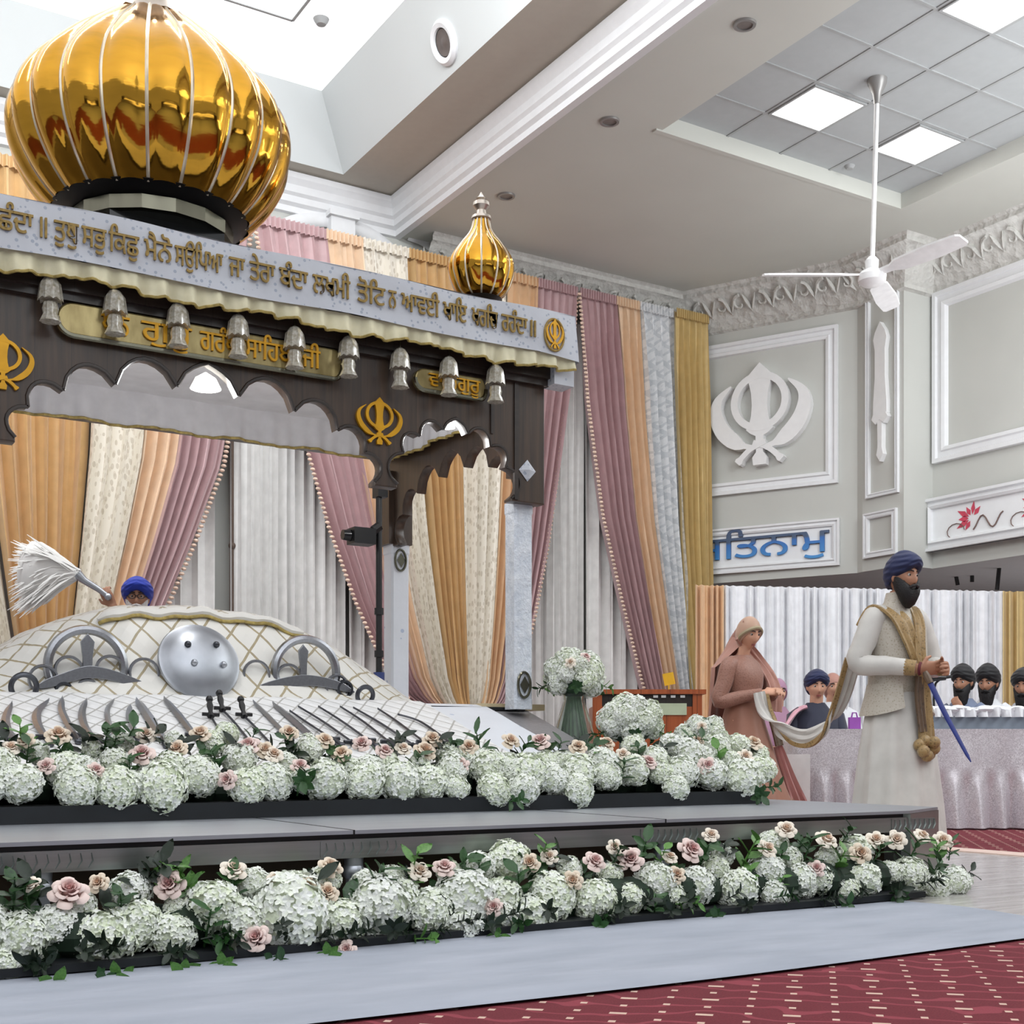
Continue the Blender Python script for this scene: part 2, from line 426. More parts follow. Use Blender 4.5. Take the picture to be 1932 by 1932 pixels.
def m_quilt(name, bg, line, s, kind='UV', wd=.05, sq=.7):
    t = NT(name); x, y, z = t.sep(t.coord(kind)); n = t.noise(t.coord(), 3, 2)
    jit = t.math('MULTIPLY', t.math('SUBTRACT', n, .5), .25)
    a = t.math('ADD', t.math('ADD', t.math('MULTIPLY', x, s), t.math('MULTIPLY', y, s * sq)), jit); b = t.math('SUBTRACT', t.math('MULTIPLY', x, s), t.math('MULTIPLY', y, s * sq))
    f = lambda q: t.math('LESS_THAN', t.math('ABSOLUTE', t.math('SUBTRACT', t.math('FRACT', q), .5)), wd)
    on = t.math('MAXIMUM', f(a), f(b)); g = t.noise(t.coord(), 40, 2)
    lc = t.mix(g, line, tuple(int(v * .72) for v in line))
    t.set(Base_Color=t.mix(t.math('MULTIPLY', on, .85), bg, lc), Roughness=.5, Sheen_Weight=.3)
    pz = t.math('MULTIPLY', t.math('ABSOLUTE', t.math('SUBTRACT', t.math('FRACT', a), .5)), t.math('ABSOLUTE', t.math('SUBTRACT', t.math('FRACT', b), .5)))
    t.bump(pz, .5, .06); return t.mat
M['quilt'] = m_quilt('gold_quilted_white_cloth', (226, 224, 218), (170, 150, 100), 6.4, wd=.05)
M['quilt2'] = m_quilt('grey_quilted_white_cloth', (240, 240, 240), (186, 182, 176), 8.5, wd=.05)
def m_speck(name, bg, sp, scale=22, th=.18):
    t = NT(name); co = t.coord(); v = t.vor(co, scale); n = t.noise(co, 7, 3)
    on = t.math('LESS_THAN', v.outputs['Distance'], th)
    c = t.mix(t.math('MULTIPLY', on, .7), t.mix(n, bg, tuple(min(255, int(q * .95)) for q in bg)), sp)
    t.set(Base_Color=c, Roughness=.45, Sheen_Weight=.2); t.bump(n, .3, .02); return t.mat
M['banner'] = m_speck('silvery_brocade', (200, 204, 211), (142, 152, 170), 34, .26)
M['speck'] = m_speck('white_cloth_blue_specks', (232, 236, 244), (160, 176, 206), 9, .12)
def m_crinkle():
    t = NT('crinkled_white_wrap'); co = t.coord(scale=(1, 1, .8)); n = t.noise(co, 16, 5, .7)
    t.set(Base_Color=t.ramp(n, [(.3, (196, 204, 216)), (.7, (232, 236, 242))]), Roughness=.2, Coat_Weight=.5); t.bump(n, .8, .03); return t.mat
M['crinkle'] = m_crinkle()
M['frill'] = cloth('ivory_frill', (216, 210, 178), .6, var=.15)
M['lining'] = cloth('white_lining', (226, 226, 228), .7)
M['fringe'] = plain('gold_fringe', (176, 156, 92), .5, metal=.3, var=.3, scale=40)
M['bead'] = plain('pearl_beads', (228, 200, 180), .25, var=.3, scale=30)
def m_clear():
    t = NT('clear_acrylic'); co = t.coord(); n = t.noise(co, 70, 3)
    t.set(Base_Color=t.ramp(n, [(.3, (176, 168, 146)), (.7, (228, 224, 212))]), Roughness=.15, Transmission_Weight=.45, IOR=1.35); return t.mat
M['clear'] = m_clear()
def m_glass():
    t = NT('vase_glass'); co = t.coord(); n = t.noise(co, 5, 2)
    t.set(Base_Color=t.ramp(n, [(.3, (225, 235, 230)), (.7, (240, 246, 243))]), Roughness=.03, Transmission_Weight=.95, IOR=1.2); return t.mat
M['glass'] = m_glass()
# ---- flowers
def m_petal(name, a, b, c, sc=5):
    t = NT(name); co = t.coord(); n = t.noise(co, sc, 3); r = t.rnd()
    col = t.mix(r, t.ramp(n, [(.35, a), (.65, b)]), t.ramp(n, [(.35, c), (.65, b)]))
    t.set(Base_Color=col, Roughness=.6, Sheen_Weight=.2); return t.mat
def m_rose(name, outer, inner):
    t = NT(name); x, y, z = t.sep(t.coord()); r2 = t.math('SQRT', t.math('ADD', t.math('MULTIPLY', x, x), t.math('MULTIPLY', y, y))); n = t.noise(t.coord(), 6, 2)
    f = t.math('ADD', r2, t.math('MULTIPLY', t.math('SUBTRACT', n, .5), .25))
    col = t.ramp(f, [(.10, inner), (.55, outer)]); t.set(Base_Color=t.mix(t.math('MULTIPLY', t.rnd(), .25), col, outer), Roughness=.55, Sheen_Weight=.2); return t.mat
M['hyd'] = m_petal('hydrangea_petals', (236, 240, 230), (246, 248, 245), (226, 236, 204))
M['hydcore'] = plain('hydrangea_core', (216, 224, 200), .8, var=.2)
M['rosep'] = m_rose('dusty_pink_rose', (238, 216, 208), (206, 150, 146))
M['rosec'] = m_rose('cream_rose', (244, 234, 218), (226, 192, 164))
M['roset'] = m_rose('peach_rose', (236, 220, 198), (208, 164, 130))
def m_leaf(name, a, b):
    t = NT(name); co = t.coord(); n = t.noise(co, 18, 3); col = t.mix(t.rnd(), t.ramp(n, [(.3, a), (.7, b)]), b)
    t.set(Base_Color=col, Roughness=.4); return t.mat
M['leaf'] = m_leaf('dark_green_leaf', (22, 48, 26), (48, 88, 42))
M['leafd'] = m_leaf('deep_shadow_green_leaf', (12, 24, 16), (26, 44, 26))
M['leafb'] = m_leaf('bright_green_leaf', (54, 100, 40), (98, 146, 66))
M['stem'] = plain('green_stems', (62, 98, 54), .5, var=.25, scale=30)
M['tray'] = plain('black_flower_tray', (18, 22, 26), .5, var=.2)
# ---- people
def m_skin(name, c):
    t = NT(name); co = t.coord(); n = t.noise(co, 14, 4); c0 = lin(c)[:3]
    t.set(Base_Color=t.ramp(n, [(.3, tuple(v * .9 for v in c0) + (1,)), (.7, tuple(min(1, v * 1.08) for v in c0) + (1,))]), Roughness=.5, Subsurface_Weight=.0); return t.mat
M['skin'] = m_skin('warm_brown_skin', (172, 124, 98))
M['skinl'] = m_skin('light_brown_skin', (206, 156, 130))
M['hair'] = plain('black_hair', (20, 18, 20), .6, var=.3, scale=80, bump=.6, bscale=120)
M['greybeard'] = plain('grey_beard', (196, 190, 188), .7, var=.2, scale=80, bump=.6, bscale=120)
M['eyew'] = plain('eye_white', (196, 186, 180), .3)
M['lips'] = plain('lips', (150, 84, 78), .45)
def wrapped(name, c):
    t = NT(name); co = t.coord(); n = t.noise(co, 10, 3); wv = t.n('ShaderNodeTexWave'); wv.bands_direction = 'Z'; wv.inputs['Scale'].default_value = 9; wv.inputs['Distortion'].default_value = 2.5; t.l(co, wv.inputs[0])
    c0 = lin(c)[:3]
    t.set(Base_Color=t.ramp(n, [(.3, tuple(v * .85 for v in c0) + (1,)), (.7, tuple(v * 1.12 for v in c0) + (1,))]), Roughness=.7, Sheen_Weight=.15); t.bump(wv.outputs[1], .5, .01); return t.mat
M['tnavy'] = wrapped('navy_turban_cloth', (26, 36, 78))
M['tblue'] = wrapped('royal_blue_turban_cloth', (22, 52, 168))
M['tblack'] = wrapped('black_turban_cloth', (22, 22, 26))
def m_brocade(name, bg, th, sc=26, amt=.7):
    t = NT(name); co = t.coord(); v = t.vor(co, sc, rnd=.8); v2 = t.vor(co, sc * 2.3); n = t.noise(co, sc * .5, 4, .7)
    on = t.math('MAXIMUM', t.math('LESS_THAN', v.outputs['Distance'], .30), t.math('MULTIPLY', t.math('LESS_THAN', v2.outputs['Distance'], .28), t.math('GREATER_THAN', n, .5)))
    t.set(Base_Color=t.mix(t.math('MULTIPLY', on, amt), t.mix(t.math('MULTIPLY', n, .5), bg, th), th), Roughness=.5, Sheen_Weight=.2); t.bump(v.outputs['Distance'], .25, .006); return t.mat
M['ivory'] = m_brocade('ivory_embroidered_coat', (196, 190, 180), (156, 144, 122), 60, .6)
M['ivoryplain'] = cloth('ivory_silk', (204, 201, 196), .5)
M['goldbroc'] = m_brocade('gold_brocade_stole', (168, 138, 90), (108, 86, 48), 50, .7)
M['dusty'] = m_brocade('dusty_pink_embroidery', (158, 114, 98), (128, 88, 74), 70, .7)
M['dustyskirt'] = cloth('dusty_rose_skirt', (160, 112, 92), .55)
M['dustychiffon'] = cloth('dusty_pink_chiffon', (176, 128, 114), .6)
M['palegold'] = cloth('pale_gold_scarf', (188, 152, 130), .5)
M['darkbroc'] = m_brocade('dark_bronze_brocade', (104, 80, 58), (62, 48, 34), 30, .6)
M['pinkcloth'] = cloth('pink_cotton', (226, 170, 184), .7)
M['navycloth'] = cloth('navy_cotton', (32, 36, 58), .7)
M['bluegrey'] = cloth('blue_grey_cotton', (110, 122, 148), .7)
M['whitecotton'] = cloth('white_cotton', (226, 228, 232), .7)
M['mauvecotton'] = cloth('mauve_cotton', (172, 130, 156), .7)
M['bluesheath'] = plain('blue_velvet_scabbard', (22, 40, 118), .5, var=.12)
M['purple'] = plain('purple_plastic', (150, 80, 170), .5)
M['yellow'] = plain('yellow_card', (236, 190, 40), .6)
M['signblue'] = None
def m_signblue():
    t = NT('blue_graded_letters'); x, y, z = t.sep(t.coord('Generated')); 
    t.set(Base_Color=t.ramp(z, [(.0, (70, 150, 215)), (.55, (46, 110, 186)), (.62, (70, 90, 120)), (1, (60, 78, 112))]), Roughness=.4); return t.mat
M['signblue'] = m_signblue()
M['redleaf'] = plain('red_leaf_paint', (206, 74, 96), .5, var=.15)
M['vine'] = plain('brown_vine_paint', (120, 98, 92), .5)
M['boardw'] = plain('white_sign_board', (238, 240, 242), .45, var=.01)
def m_sequin():
    t = NT('silver_sequin_cloth'); co = t.coord(); v = t.vor(co, 150); n = t.noise(co, 9, 3)
    c = t.mix(n, t.ramp(v.outputs['Color'], [(.2, (178, 172, 178)), (.8, (240, 238, 242))]), (206, 200, 206))
    t.set(Base_Color=c, Roughness=.3, Metallic=.35); t.bump(v.outputs['Color'], .5, .01); return t.mat
M['sequin'] = m_sequin()
M['greypanel'] = plain('grey_panel', (128, 138, 150), .5)
M['whiteplastic'] = plain('white_plastic', (232, 232, 232), .4)
M['greymetal'] = plain('grey_lamp_trim', (150, 148, 146), .4, metal=.4)
M['greyramp'] = plain('grey_granite', (142, 140, 142), .3, var=.12, scale=50)
M['tan'] = plain('tan_stone', (206, 188, 150), .5)
M['windowpale'] = plain('pale_green_window', (196, 206, 176), .3)
# ---------------------------------------------------------------- room shell (structure)
mb = MB(); mb.box((-14, -14, -.1), (18, 16, 0)); struct('floor', mb, M['carpet'], label='red patterned carpet of the hall')
mb = MB(); mb.box((3.87, 2.62, 0), (6.05, 10.2, .006)); struct('floor', mb, M['silverfloor'], label='pale glossy floor strip beyond the white sheet')
mb = MB(); mb.box((6.05, 2.62, 0), (6.24, 10.2, .012)); struct('trim_1', mb, M['border'], label='pale pink edge strip of the red carpet')

mb = MB(); mb.box((-12, -11.5, .001), (13, -.4, .01)); struct('floor', mb, M['sheet'], label='pale sheet added on the unseen floor behind the camera for bounce light')  # unseen, added to bounce light up to the ceiling
BW = 13.2
# back wall
mb = MB(); a, b = room(-9, BW, 0), room(10.75, BW, 6.32)
mb.box((a.x, a.y, 0), (b.x, b.y + .15, b.z)); struct('wall_back', mb, M['wall'], label='beige back wall behind the curtains')
mb = MB(); mb.box((-14, -12.2, 0), (18, -12, 2.4)); struct('wall_rear_added', mb, plain('dark_reflected_band', (70, 52, 48), .8), label='low dark wall added behind the camera as a band in reflections')  # unseen, put in so the gold reflects a dark band
DB = 2.18                                                        # underside of the balcony front
PB, PC = Vector((10.75, 13.2)), Vector((11.86, 11.07))
cdir = (PC - PB).normalized(); cn = Vector((-cdir.y, cdir.x)); cn = -cn if cn.x > 0 else cn     # chamfer wall direction and its inward normal
XP, Y0P, Y1P, XS = 11.8, 10.99, 10.35, 12.3                      # pilaster face, its two ends, the side wall
poly = [(6.65, BW), tuple(PB), (XP + .02, Y0P + .1), (XP, Y0P), (XP, Y1P), (XS, Y1P), (XS, -8)]
def wall_strip(name, pts, d0, d1, m, label):
    mb = MB()
    for (x0, y0), (x1, y1) in zip(pts, pts[1:]):
        mb.add([room(x0, y0, d0), room(x1, y1, d0), room(x1, y1, d1), room(x0, y0, d1)], [(0, 1, 2, 3)])
        d = Vector((y1 - y0, -(x1 - x0))).normalized() * .2; d = -d if d.x < -.01 or (abs(d.x) < .02 and d.y < 0) else d
        mb.add([room(x0 + d.x, y0 + d.y, d0), room(x1 + d.x, y1 + d.y, d0), room(x1 + d.x, y1 + d.y, d1), room(x0 + d.x, y0 + d.y, d1)], [(3, 2, 1, 0)])
    return struct(name, mb, m, label=label)
wall_strip('wall_corner', poly[1:4], DB, 6.2, M['wall'], 'angled beige wall with the white emblem')
wall_strip('wall_pilaster', [poly[3], poly[4], poly[5]], DB, 6.2, M['wall'], 'beige pilaster with the white sword relief')
wall_strip('wall_right', poly[5:7], DB, 6.2, M['wall'], 'beige side wall above the seated musicians')
# underside of the balcony and what lies beneath it
mb = MB(); q = [room(*p, DB) for p in poly[1:]] + [room(17, -8, DB), room(17, 13.2, DB)]
mb.add(q, [tuple(range(len(q)))]); mb.add([p + Vector((0, 0, .02)) for p in q], [tuple(reversed(range(len(q))))])
struct('ceiling_balcony', mb, plain('balcony_underside_paint', (190, 190, 190), .8, var=.02), label='grey underside of the balcony')
mb = MB(); a = room(16, 0, 0); mb.box((a.x, -8, 0), (a.x + .1, 13, 3)); struct('wall_under_balcony', mb, M['wall'], label='wall beneath the balcony')
mb = MB(); a, b = room(10.75, BW, 0), room(16.1, BW, 0); mb.box((a.x, a.y, 0), (b.x, b.y + .1, 3)); struct('wall_under_balcony', mb, M['wall'], label='back wall beneath the balcony')

# plain ceiling with the tiled field cut out of it
mb = MB(); t = .11
for x0, y0, x1, y1 in ((6.65, -8, 7.62, BW), (7.62, 9.6, 13, BW), (10.9, -8, 13, 9.6)):
    a, b = room(x0, y0, 5.9), room(x1, y1, 5.9 + .15); mb.box(a, b)
struct('ceiling', mb, M['ceil'], label='plain beige ceiling')
a, b = room(7.6, -8, 6.05), room(10.92, 9.62, 6.2); mb = MB(); mb.box(a, b); struct('ceiling_tiles', mb, M['tile'], label='recessed field of acoustic ceiling tiles')
TX = [7.78, 8.43, 9.13, 9.82, 10.49]; TY = [9.06 - .668 * i for i in range(0, 24)]
mb = MB(); zt = H + K * 6.05
for x in TX: mb.box((K * x - .013, -7, zt - .008), (K * x + .013, K * 9.6, zt))
for y in TY: mb.box((K * 7.62, K * y - .013, zt - .009), (K * 10.9, K * y + .013, zt))
struct('trim_2', mb, M['tbar'], label='grid bars between the ceiling tiles')
mb = MB()
for (x0, y0, x1, y1) in ((7.55, 9.6, 10.95, 9.66), (10.9, -8, 10.95, 9.6)):
    a, b = room(x0, y0, 5.885), room(x1, y1, 5.9); mb.box(a, b)
struct('trim_3', mb, M['ceil'], label='thin lip around the tiled ceiling field')

# raised bay with the skylight
DS, DT = 6.3, 7.05
mb = MB()
for x0, y0, x1, y1 in ((5.8, -8, 6.75, BW + .1), (-9, 12.87, 5.8, BW + .1)):
    a, b = room(x0, y0, DS), room(x1, y1, DS + .06); mb.box(a, b)
struct('ceiling_bay', mb, plain('bay_soffit_paint', (194, 188, 176), .8, var=.02), label='beige soffit around the skylight well')
mb = MB()
mb.add([room(5.8, -8, DS), room(5.8, 12.87, DS), room(5.47, 12.7, DT), room(5.47, -8, DT)], [(0, 1, 2, 3)])
mb.add([room(5.8, 12.87, DS), room(-9, 12.87, DS), room(-9, 12.7, DT), room(5.47, 12.7, DT)], [(0, 1, 2, 3)])
struct('wall_skylight_well', mb, M['well'], label='sloped pale sides of the skylight well')
mb = MB(); mb.box(room(-9, -8, DT), room(5.47, 12.7, DT + .05)); struct('ceiling_skylight', mb, M['skyl'], label='bright white skylight ceiling')
mb = MB()
p0, p1, p2 = at_depth(420, -2, 13), at_depth(552, 39, 13), at_depth(592, 0, 13)
def on_sky(px, py): return at_z(px, py, H + K * DT - .004)
c = on_sky(552, 39)
mb.box((c.x - 4, c.y - .012, c.z - .006), (c.x, c.y + .012, c.z + .002)); mb.box((c.x - .012, c.y - 4, c.z - .006), (c.x + .012, c.y, c.z + .002))
struct('trim_4', mb, M['tbar'], label='thin grey joint in the skylight ceiling')

def sweep(prof, path, z_is_D=True):
    """moulding: profile (inward offset, D) along a plan path, mitred"""
    mb = MB(); P = [Vector(p) for p in path]; n = len(P); rs = []
    for i, p in enumerate(P):
        ns = []
        for a, b in ((i - 1, i), (i, i + 1)):
            if 0 <= a and b < n:
                d = (P[b] - P[a]).normalized(); nn = Vector((d.y, -d.x)); ns.append(nn)
        if len(ns) == 2: m = (ns[0] + ns[1]); m = m / max(.35, m.length_squared / 2)
        else: m = ns[0]
        rs.append([room(p.x + m.x * o, p.y + m.y * o, D) for o, D in prof])
    k = len(prof); b0 = len(mb.v)
    for r in rs: mb.v += r
    for i in range(n - 1):
        for j in range(k - 1):
            mb.f.append((b0 + i * k + j, b0 + (i + 1) * k + j, b0 + (i + 1) * k + j + 1, b0 + i * k + j + 1)); mb.m.append(0)
    return mb
# crown mouldings around the raised bay (the path runs with the room on its right-hand side)
bayp = [(-.02, 5.87), (.045, 5.885), (.045, 5.95), (.085, 5.98), (.085, 6.05), (.115, 6.08), (.115, 6.16), (.155, 6.22), (.16, 6.28), (.12, 6.3)]
struct('trim_5', sweep(bayp, [(-9, BW), (6.62, BW), (6.62, -8)]), M['trim'], label='stepped white crown moulding around the raised ceiling bay')
corn = [(0, 5.40), (.05, 5.42), (.05, 5.47), (.09, 5.50), (.20, 5.66), (.30, 5.80), (.34, 5.82), (.34, 5.87), (.38, 5.9)]
struct('trim_6', sweep(corn, [(6.9, BW)] + poly[1:]), M['cornice'], smooth=True, label='ornate carved cornice below the ceiling')
# carved scrolls of the cornice
mb = MB()
segs = [((6.9, BW), tuple(PB)), (tuple(PB), (XP, Y0P)), ((XP, Y0P), (XP, Y1P)), ((XS, Y1P), (XS, 4))]
for (x0, y0), (x1, y1) in segs:
    d = Vector((x1 - x0, y1 - y0)); L = d.length; d.normalize(); nn = Vector((d.y, -d.x)); k = int(L / .27)
    for i in range(k):
        s = (i + .5) / k * L; path = []; sg = 1 if i % 2 else -1
        for j in range(15):
            an = j / 14 * 4.6 * sg; rr = .105 * (1 - j / 17)
            u = s + rr * math.cos(an + 1.5); v = rr * math.sin(an + 1.5)
            o = .2 + v * .62 + .012; D = 5.655 + v * .82
            path.append(room(x0 + d.x * u + nn.x * o, y0 + d.y * u + nn.y * o, D))
        mb.tube(path, [.022 - .001 * j for j in range(15)], 5)
        for q in (-1, 1):
            u = s + .13 * q; pth = [room(x0 + d.x * (u + .03 * a * q) + nn.x * (.13 + .05 * a), y0 + d.y * (u + .03 * a * q) + nn.y * (.13 + .05 * a), 5.56 + .06 * a) for a in range(4)]
            mb.tube(pth, [.006, .03, .03, .006], 5, flat=.5)
struct('trim_7', mb, M['cornice'], smooth=True, label='carved leaf scrolls on the cornice')
# arch mouldings on the back wall above the curtains, with keystone and bracket
def on_back(px, py): return at_y(px, py, K * BW - .03)
mb = MB()
for pts in (((508, 452), (545, 424), (590, 414), (632, 417), (690, 437), (735, 470)), ((770, 440), (800, 452), (826, 475), (838, 505))):
    path = [on_back(*p) for p in spline(pts, 16)]
    mb.tube(path, .075, 8, flat=.5, up=(0, 0, 1))
struct('trim_8', mb, M['trim'], smooth=True, label='white arch mouldings above the curtains')
mb = MB(); a = on_back(640, 431); mb.box(a + Vector((-.13, -.1, -.1)), a + Vector((.13, .02, .1))); mb.box(a + Vector((-.16, -.14, .07)), a + Vector((.16, .02, .12)))
a = on_back(792, 446); mb.box(a + Vector((-.12, -.16, -.05)), a + Vector((.12, .02, .1)))
struct('trim_9', mb, M['trim'], label='white keystone and bracket on the arch moulding')

# panel frames on the walls
def on_corner(px, py, off=0.0):
    r = (px - CX) / FPX; x0, y0 = PB
    a = CS * x0 - SN * y0; bb = SN * x0 + CS * y0; da = CS * cdir.x - SN * cdir.y; db = SN * cdir.x + CS * cdir.y
    tt = (r * bb - a) / (da - r * db); Z = bb + db * tt
    return room(x0 + cdir.x * tt + cn.x * off, y0 + cdir.y * tt + cn.y * off, (CY - py) / FPX * Z)
def on_pil(px, py): return at_x(px, py, K * XP)
def on_side(px, py): return at_x(px, py, K * XS)
def frame_rect(mb, o, ex, ez, w_, h_, nrm, wd=.11, th=.05):
    """moulded picture-frame around a rectangle; o = lower corner"""
    ex, ez, nrm, o = Vector(ex), Vector(ez), Vector(nrm), Vector(o)
    prof = [(0, 0), (0, th), (.25, th), (.32, th * .55), (.62, th * .6), (.7, th * .95), (.92, th * .8), (1, 0)]
    cs = [(0, 0, 1, 1), (w_, 0, -1, 1), (w_, h_, -1, -1), (0, h_, 1, -1)]
    rs = [[o + ex * (x + sx * wd * a) + ez * (y + sy * wd * a) + nrm * d for a, d in prof] for x, y, sx, sy in cs]
    b = len(mb.v); k = len(prof)
    for r in rs: mb.v += r
    for i in range(4):
        for j in range(k - 1):
            i2 = (i + 1) % 4; mb.f.append((b + i * k + j, b + i2 * k + j, b + i2 * k + j + 1, b + i * k + j + 1)); mb.m.append(0)
ZU = Vector((0, 0, 1)); E3 = Vector((cdir.x, cdir.y, 0)); N3 = Vector((cn.x, cn.y, 0))
ctr = on_corner(1438, 785); rt = on_corner(1583, 614); rb = on_corner(1583, 912)
hw = (rt - ctr).dot(E3)
mb = MB(); o = ctr - E3 * hw; o.z = rb.z; frame_rect(mb, o, E3, ZU, 2 * hw, rt.z - rb.z, N3, .15, .06)
struct('trim_10', mb, M['trim'], label='white moulded frame around the emblem on the angled wall')
N4 = Vector((-1, 0, 0)); E4 = Vector((0, -1, 0))
mb = MB()
o, q = on_pil(1636, 942), on_pil(1697, 530); frame_rect(mb, o, E4, ZU, (q - o).dot(E4), q.z - o.z, N4, .05, .035)
struct('trim_11', mb, M['trim'], label='slim white frame around the sword relief on the pilaster')
mb = MB(); o, q = on_pil(1632, 1055), on_pil(1694, 958); frame_rect(mb, o, E4, ZU, (q - o).dot(E4), q.z - o.z, N4, .07, .04)
struct('trim_12', mb, M['trim'], label='small square white frame at the foot of the pilaster')
mb = MB(); o, q = on_side(1765, 876), on_side(1765, 556); frame_rect(mb, o, E4, ZU, 4.2, q.z - o.z, N4, .17, .06)
struct('trim_13', mb, M['trim'], label='large white moulded frame on the side wall')

# emblem of crossed swords and ring, in unit size (about 2 high); lists of outlines
def circ(cx_, cy_, r, n=40): return [(cx_ + r * math.cos(2 * PI * i / n), cy_ + r * math.sin(2 * PI * i / n)) for i in range(n)]
def emblem_outlines(slim=1.0):
    hs = [(0, 1.06), (.13, .93), (.25, .80), (.20, .68), (.16, .50), (.145, .28), (.16, .08), (.20, -.08), (.26, -.17), (.17, -.25), (.075, -.30), (.065, -.60), (.14, -.70), (.12, -.84)]; hs = [(x * (.55 + .45 * slim), y) for x, y in hs]; sword = hs + [(-x, y) for x, y in hs[:0:-1]]
    ring = [circ(0, .34, .55), circ(0, .34, .55 - .13 * (.6 + .4 * slim))]
    out = [[sword], ring]
    for s in (1, -1):
        path = spline([(s * .54, .68), (s * .79, .45), (s * .835, .17), (s * .70, -.15), (s * .42, -.41), (s * .10, -.52)], 26)
        wd = [interp([(0, .012), (.2, .08), (.4, .125), (.62, .15), (.74, .145), (.82, .11), (.88, .05), (1, .04)], i / 26) * slim for i in range(27)]
        out.append([blade2d(path, wd)])
        guard = spline([(s * .16, -.36), (s * .34, -.5), (s * .52, -.70)], 10)
        out.append([blade2d(spline([(s * -.12, -.42), (s * .18, -.55), (s * .42, -.78)], 10), [.05] * 9 + [.075, .06])])
    return out
def emblem(name, mapf, depth, mat, parent=None, slim=1.0, **tags):
    """mapf maps the unit emblem (x, y, out) into the world"""
    mb = MB()
    for k, g in enumerate(emblem_outlines(slim)):
        tmp = flat_shape('tmp', g, depth * (1 + .06 * k), mat, lambda v: Vector(v), 0.0)
        o = Vector(tmp.location)
        mb.add([mapf(v.co + o) for v in tmp.data.vertices], [tuple(p.vertices) for p in tmp.data.polygons])
        me = tmp.data; bpy.data.objects.remove(tmp); bpy.data.meshes.remove(me)
    return mb.build(name, mat, parent, smooth=False, **tags)
et, eb = on_corner(1440, 688), on_corner(1438, 882); s = (et.z - eb.z) / 1.92; oo = on_corner(1439, 795)
oo.z = eb.z + .86 * s
emblem('wall_emblem', lambda v: oo + E3 * (v[0] * s * 1.02) + ZU * (v[1] * s) + N3 * (v[2] + .06), .10, M['white'],
       label='large white crossed-swords emblem with ring on the angled wall', cat='emblem')
# white sword relief on the pilaster
st, sb = on_pil(1668, 608), on_pil(1665, 872); L = st.z - sb.z; oc = on_pil(1667, 740); oc.z = sb.z
root = thing('sword_relief', 'white plaster sword relief, point up, in the slim pilaster frame', 'relief', oc)
mp = lambda v: oc + E4 * (v[0] * L * .62) + ZU * (v[1] * L) + N4 * (v[2] + .03)
flat_shape('blade', [[(0, 1), (.075, .93), (.10, .88), (.075, .8), (.075, .6), (.10, .42), (.10, .34), (-.10, .34), (-.10, .42), (-.075, .6), (-.075, .8), (-.10, .88), (-.075, .93)]], .06, M['white'], mp, 0, root)
flat_shape('guard', [[(-.12, .31), (-.06, .27), (0, .30), (.06, .27), (.12, .31), (.09, .345), (-.09, .345)]], .075, M['white'], mp, 0, root)
flat_shape('hilt', [[(-.035, .3), (.035, .3), (.03, .1), (.05, .05), (.0, .0), (-.05, .05), (-.03, .1)]], .066, M['white'], mp, 0, root)

# sign with the blue letters
sr = on_corner(1586, 1067); st = on_corner(1586, 978); hw = (sr - ctr).dot(E3)
o = ctr - E3 * hw; o.z = sr.z; W, Hh = 2 * hw, st.z - sr.z
root = thing('wall_sign', 'white framed sign with blue Punjabi letters below the emblem', 'sign', o + E3 * hw)
mb = MB(); mb.obox(o + E3 * W / 2 + ZU * Hh / 2 + N3 * .015, E3 * W / 2, ZU * Hh / 2, N3 * .012); mb.build('board', M['boardw'], root, smooth=False)
mb = MB(); frame_rect(mb, o, E3, ZU, W, Hh, N3, .09, .06); mb.build('frame', M['trim'], root, smooth=False)
mb = MB(); tl = ctr - E3 * ((on_corner(1566, 1030) - ctr).dot(E3)); base = on_corner(1500, 1052)
text_mb(mb, 'ਸਿਤਨਾਮੁ', Vector((tl.x, tl.y, o.z + Hh * .32)) + N3 * .03, E3, ZU, 2 * (ctr - tl).length, Hh * .44, N3, .02)
mb.build('lettering', M['signblue'], root, smooth=False)
# painted floral board on the side wall
o, q = on_side(1752, 1044), on_side(1752, 946); Hh = q.z - o.z
root = thing('floral_sign_board', 'long white framed board painted with red leaves and vines', 'sign', o + E4 * 2)
mb = MB(); mb.obox(o + E4 * 2.1 + ZU * Hh / 2 + N4 * .04, E4 * 2.1, ZU * Hh / 2, N4 * .03); mb.build('board', M['boardw'], root, smooth=False)
mb = MB(); frame_rect(mb, o + N4 * .03, E4, ZU, 4.2, Hh, N4, .12, .09); mb.build('frame', M['trim'], root, smooth=False)
for k in range(4):
    cc = o + E4 * (.62 + .78 * k) + ZU * (Hh * .5) + N4 * .075
    mb = MB()
    for i in range(7):
        an = .9 + i * .55; L = .17 + .05 * (i % 2)
        d = E4 * math.cos(an) + ZU * math.sin(an) * .8; p = d.cross(N4)
        mb.add([cc + d * .04, cc + d * L * .55 + p * .032, cc + d * L, cc + d * L * .55 - p * .032], [(0, 1, 2, 3)])
    f = mb.build('painted_leaves', M['redleaf'], root, smooth=False)
    mb = MB(); mb.tube([cc + E4 * (.02 + .03 * i) + ZU * (.07 * math.sin(i * .75 - 1.2) - .06) + N4 * .004 for i in range(13)], .008, 5)
    mb.tube([cc + E4 * (-.2 + .11 * math.cos(i * .5)) + ZU * (-.11 + .08 * math.sin(i * .5)) + N4 * .004 for i in range(12)], .005, 5)
    mb.build('painted_vine', M['vine'], root)

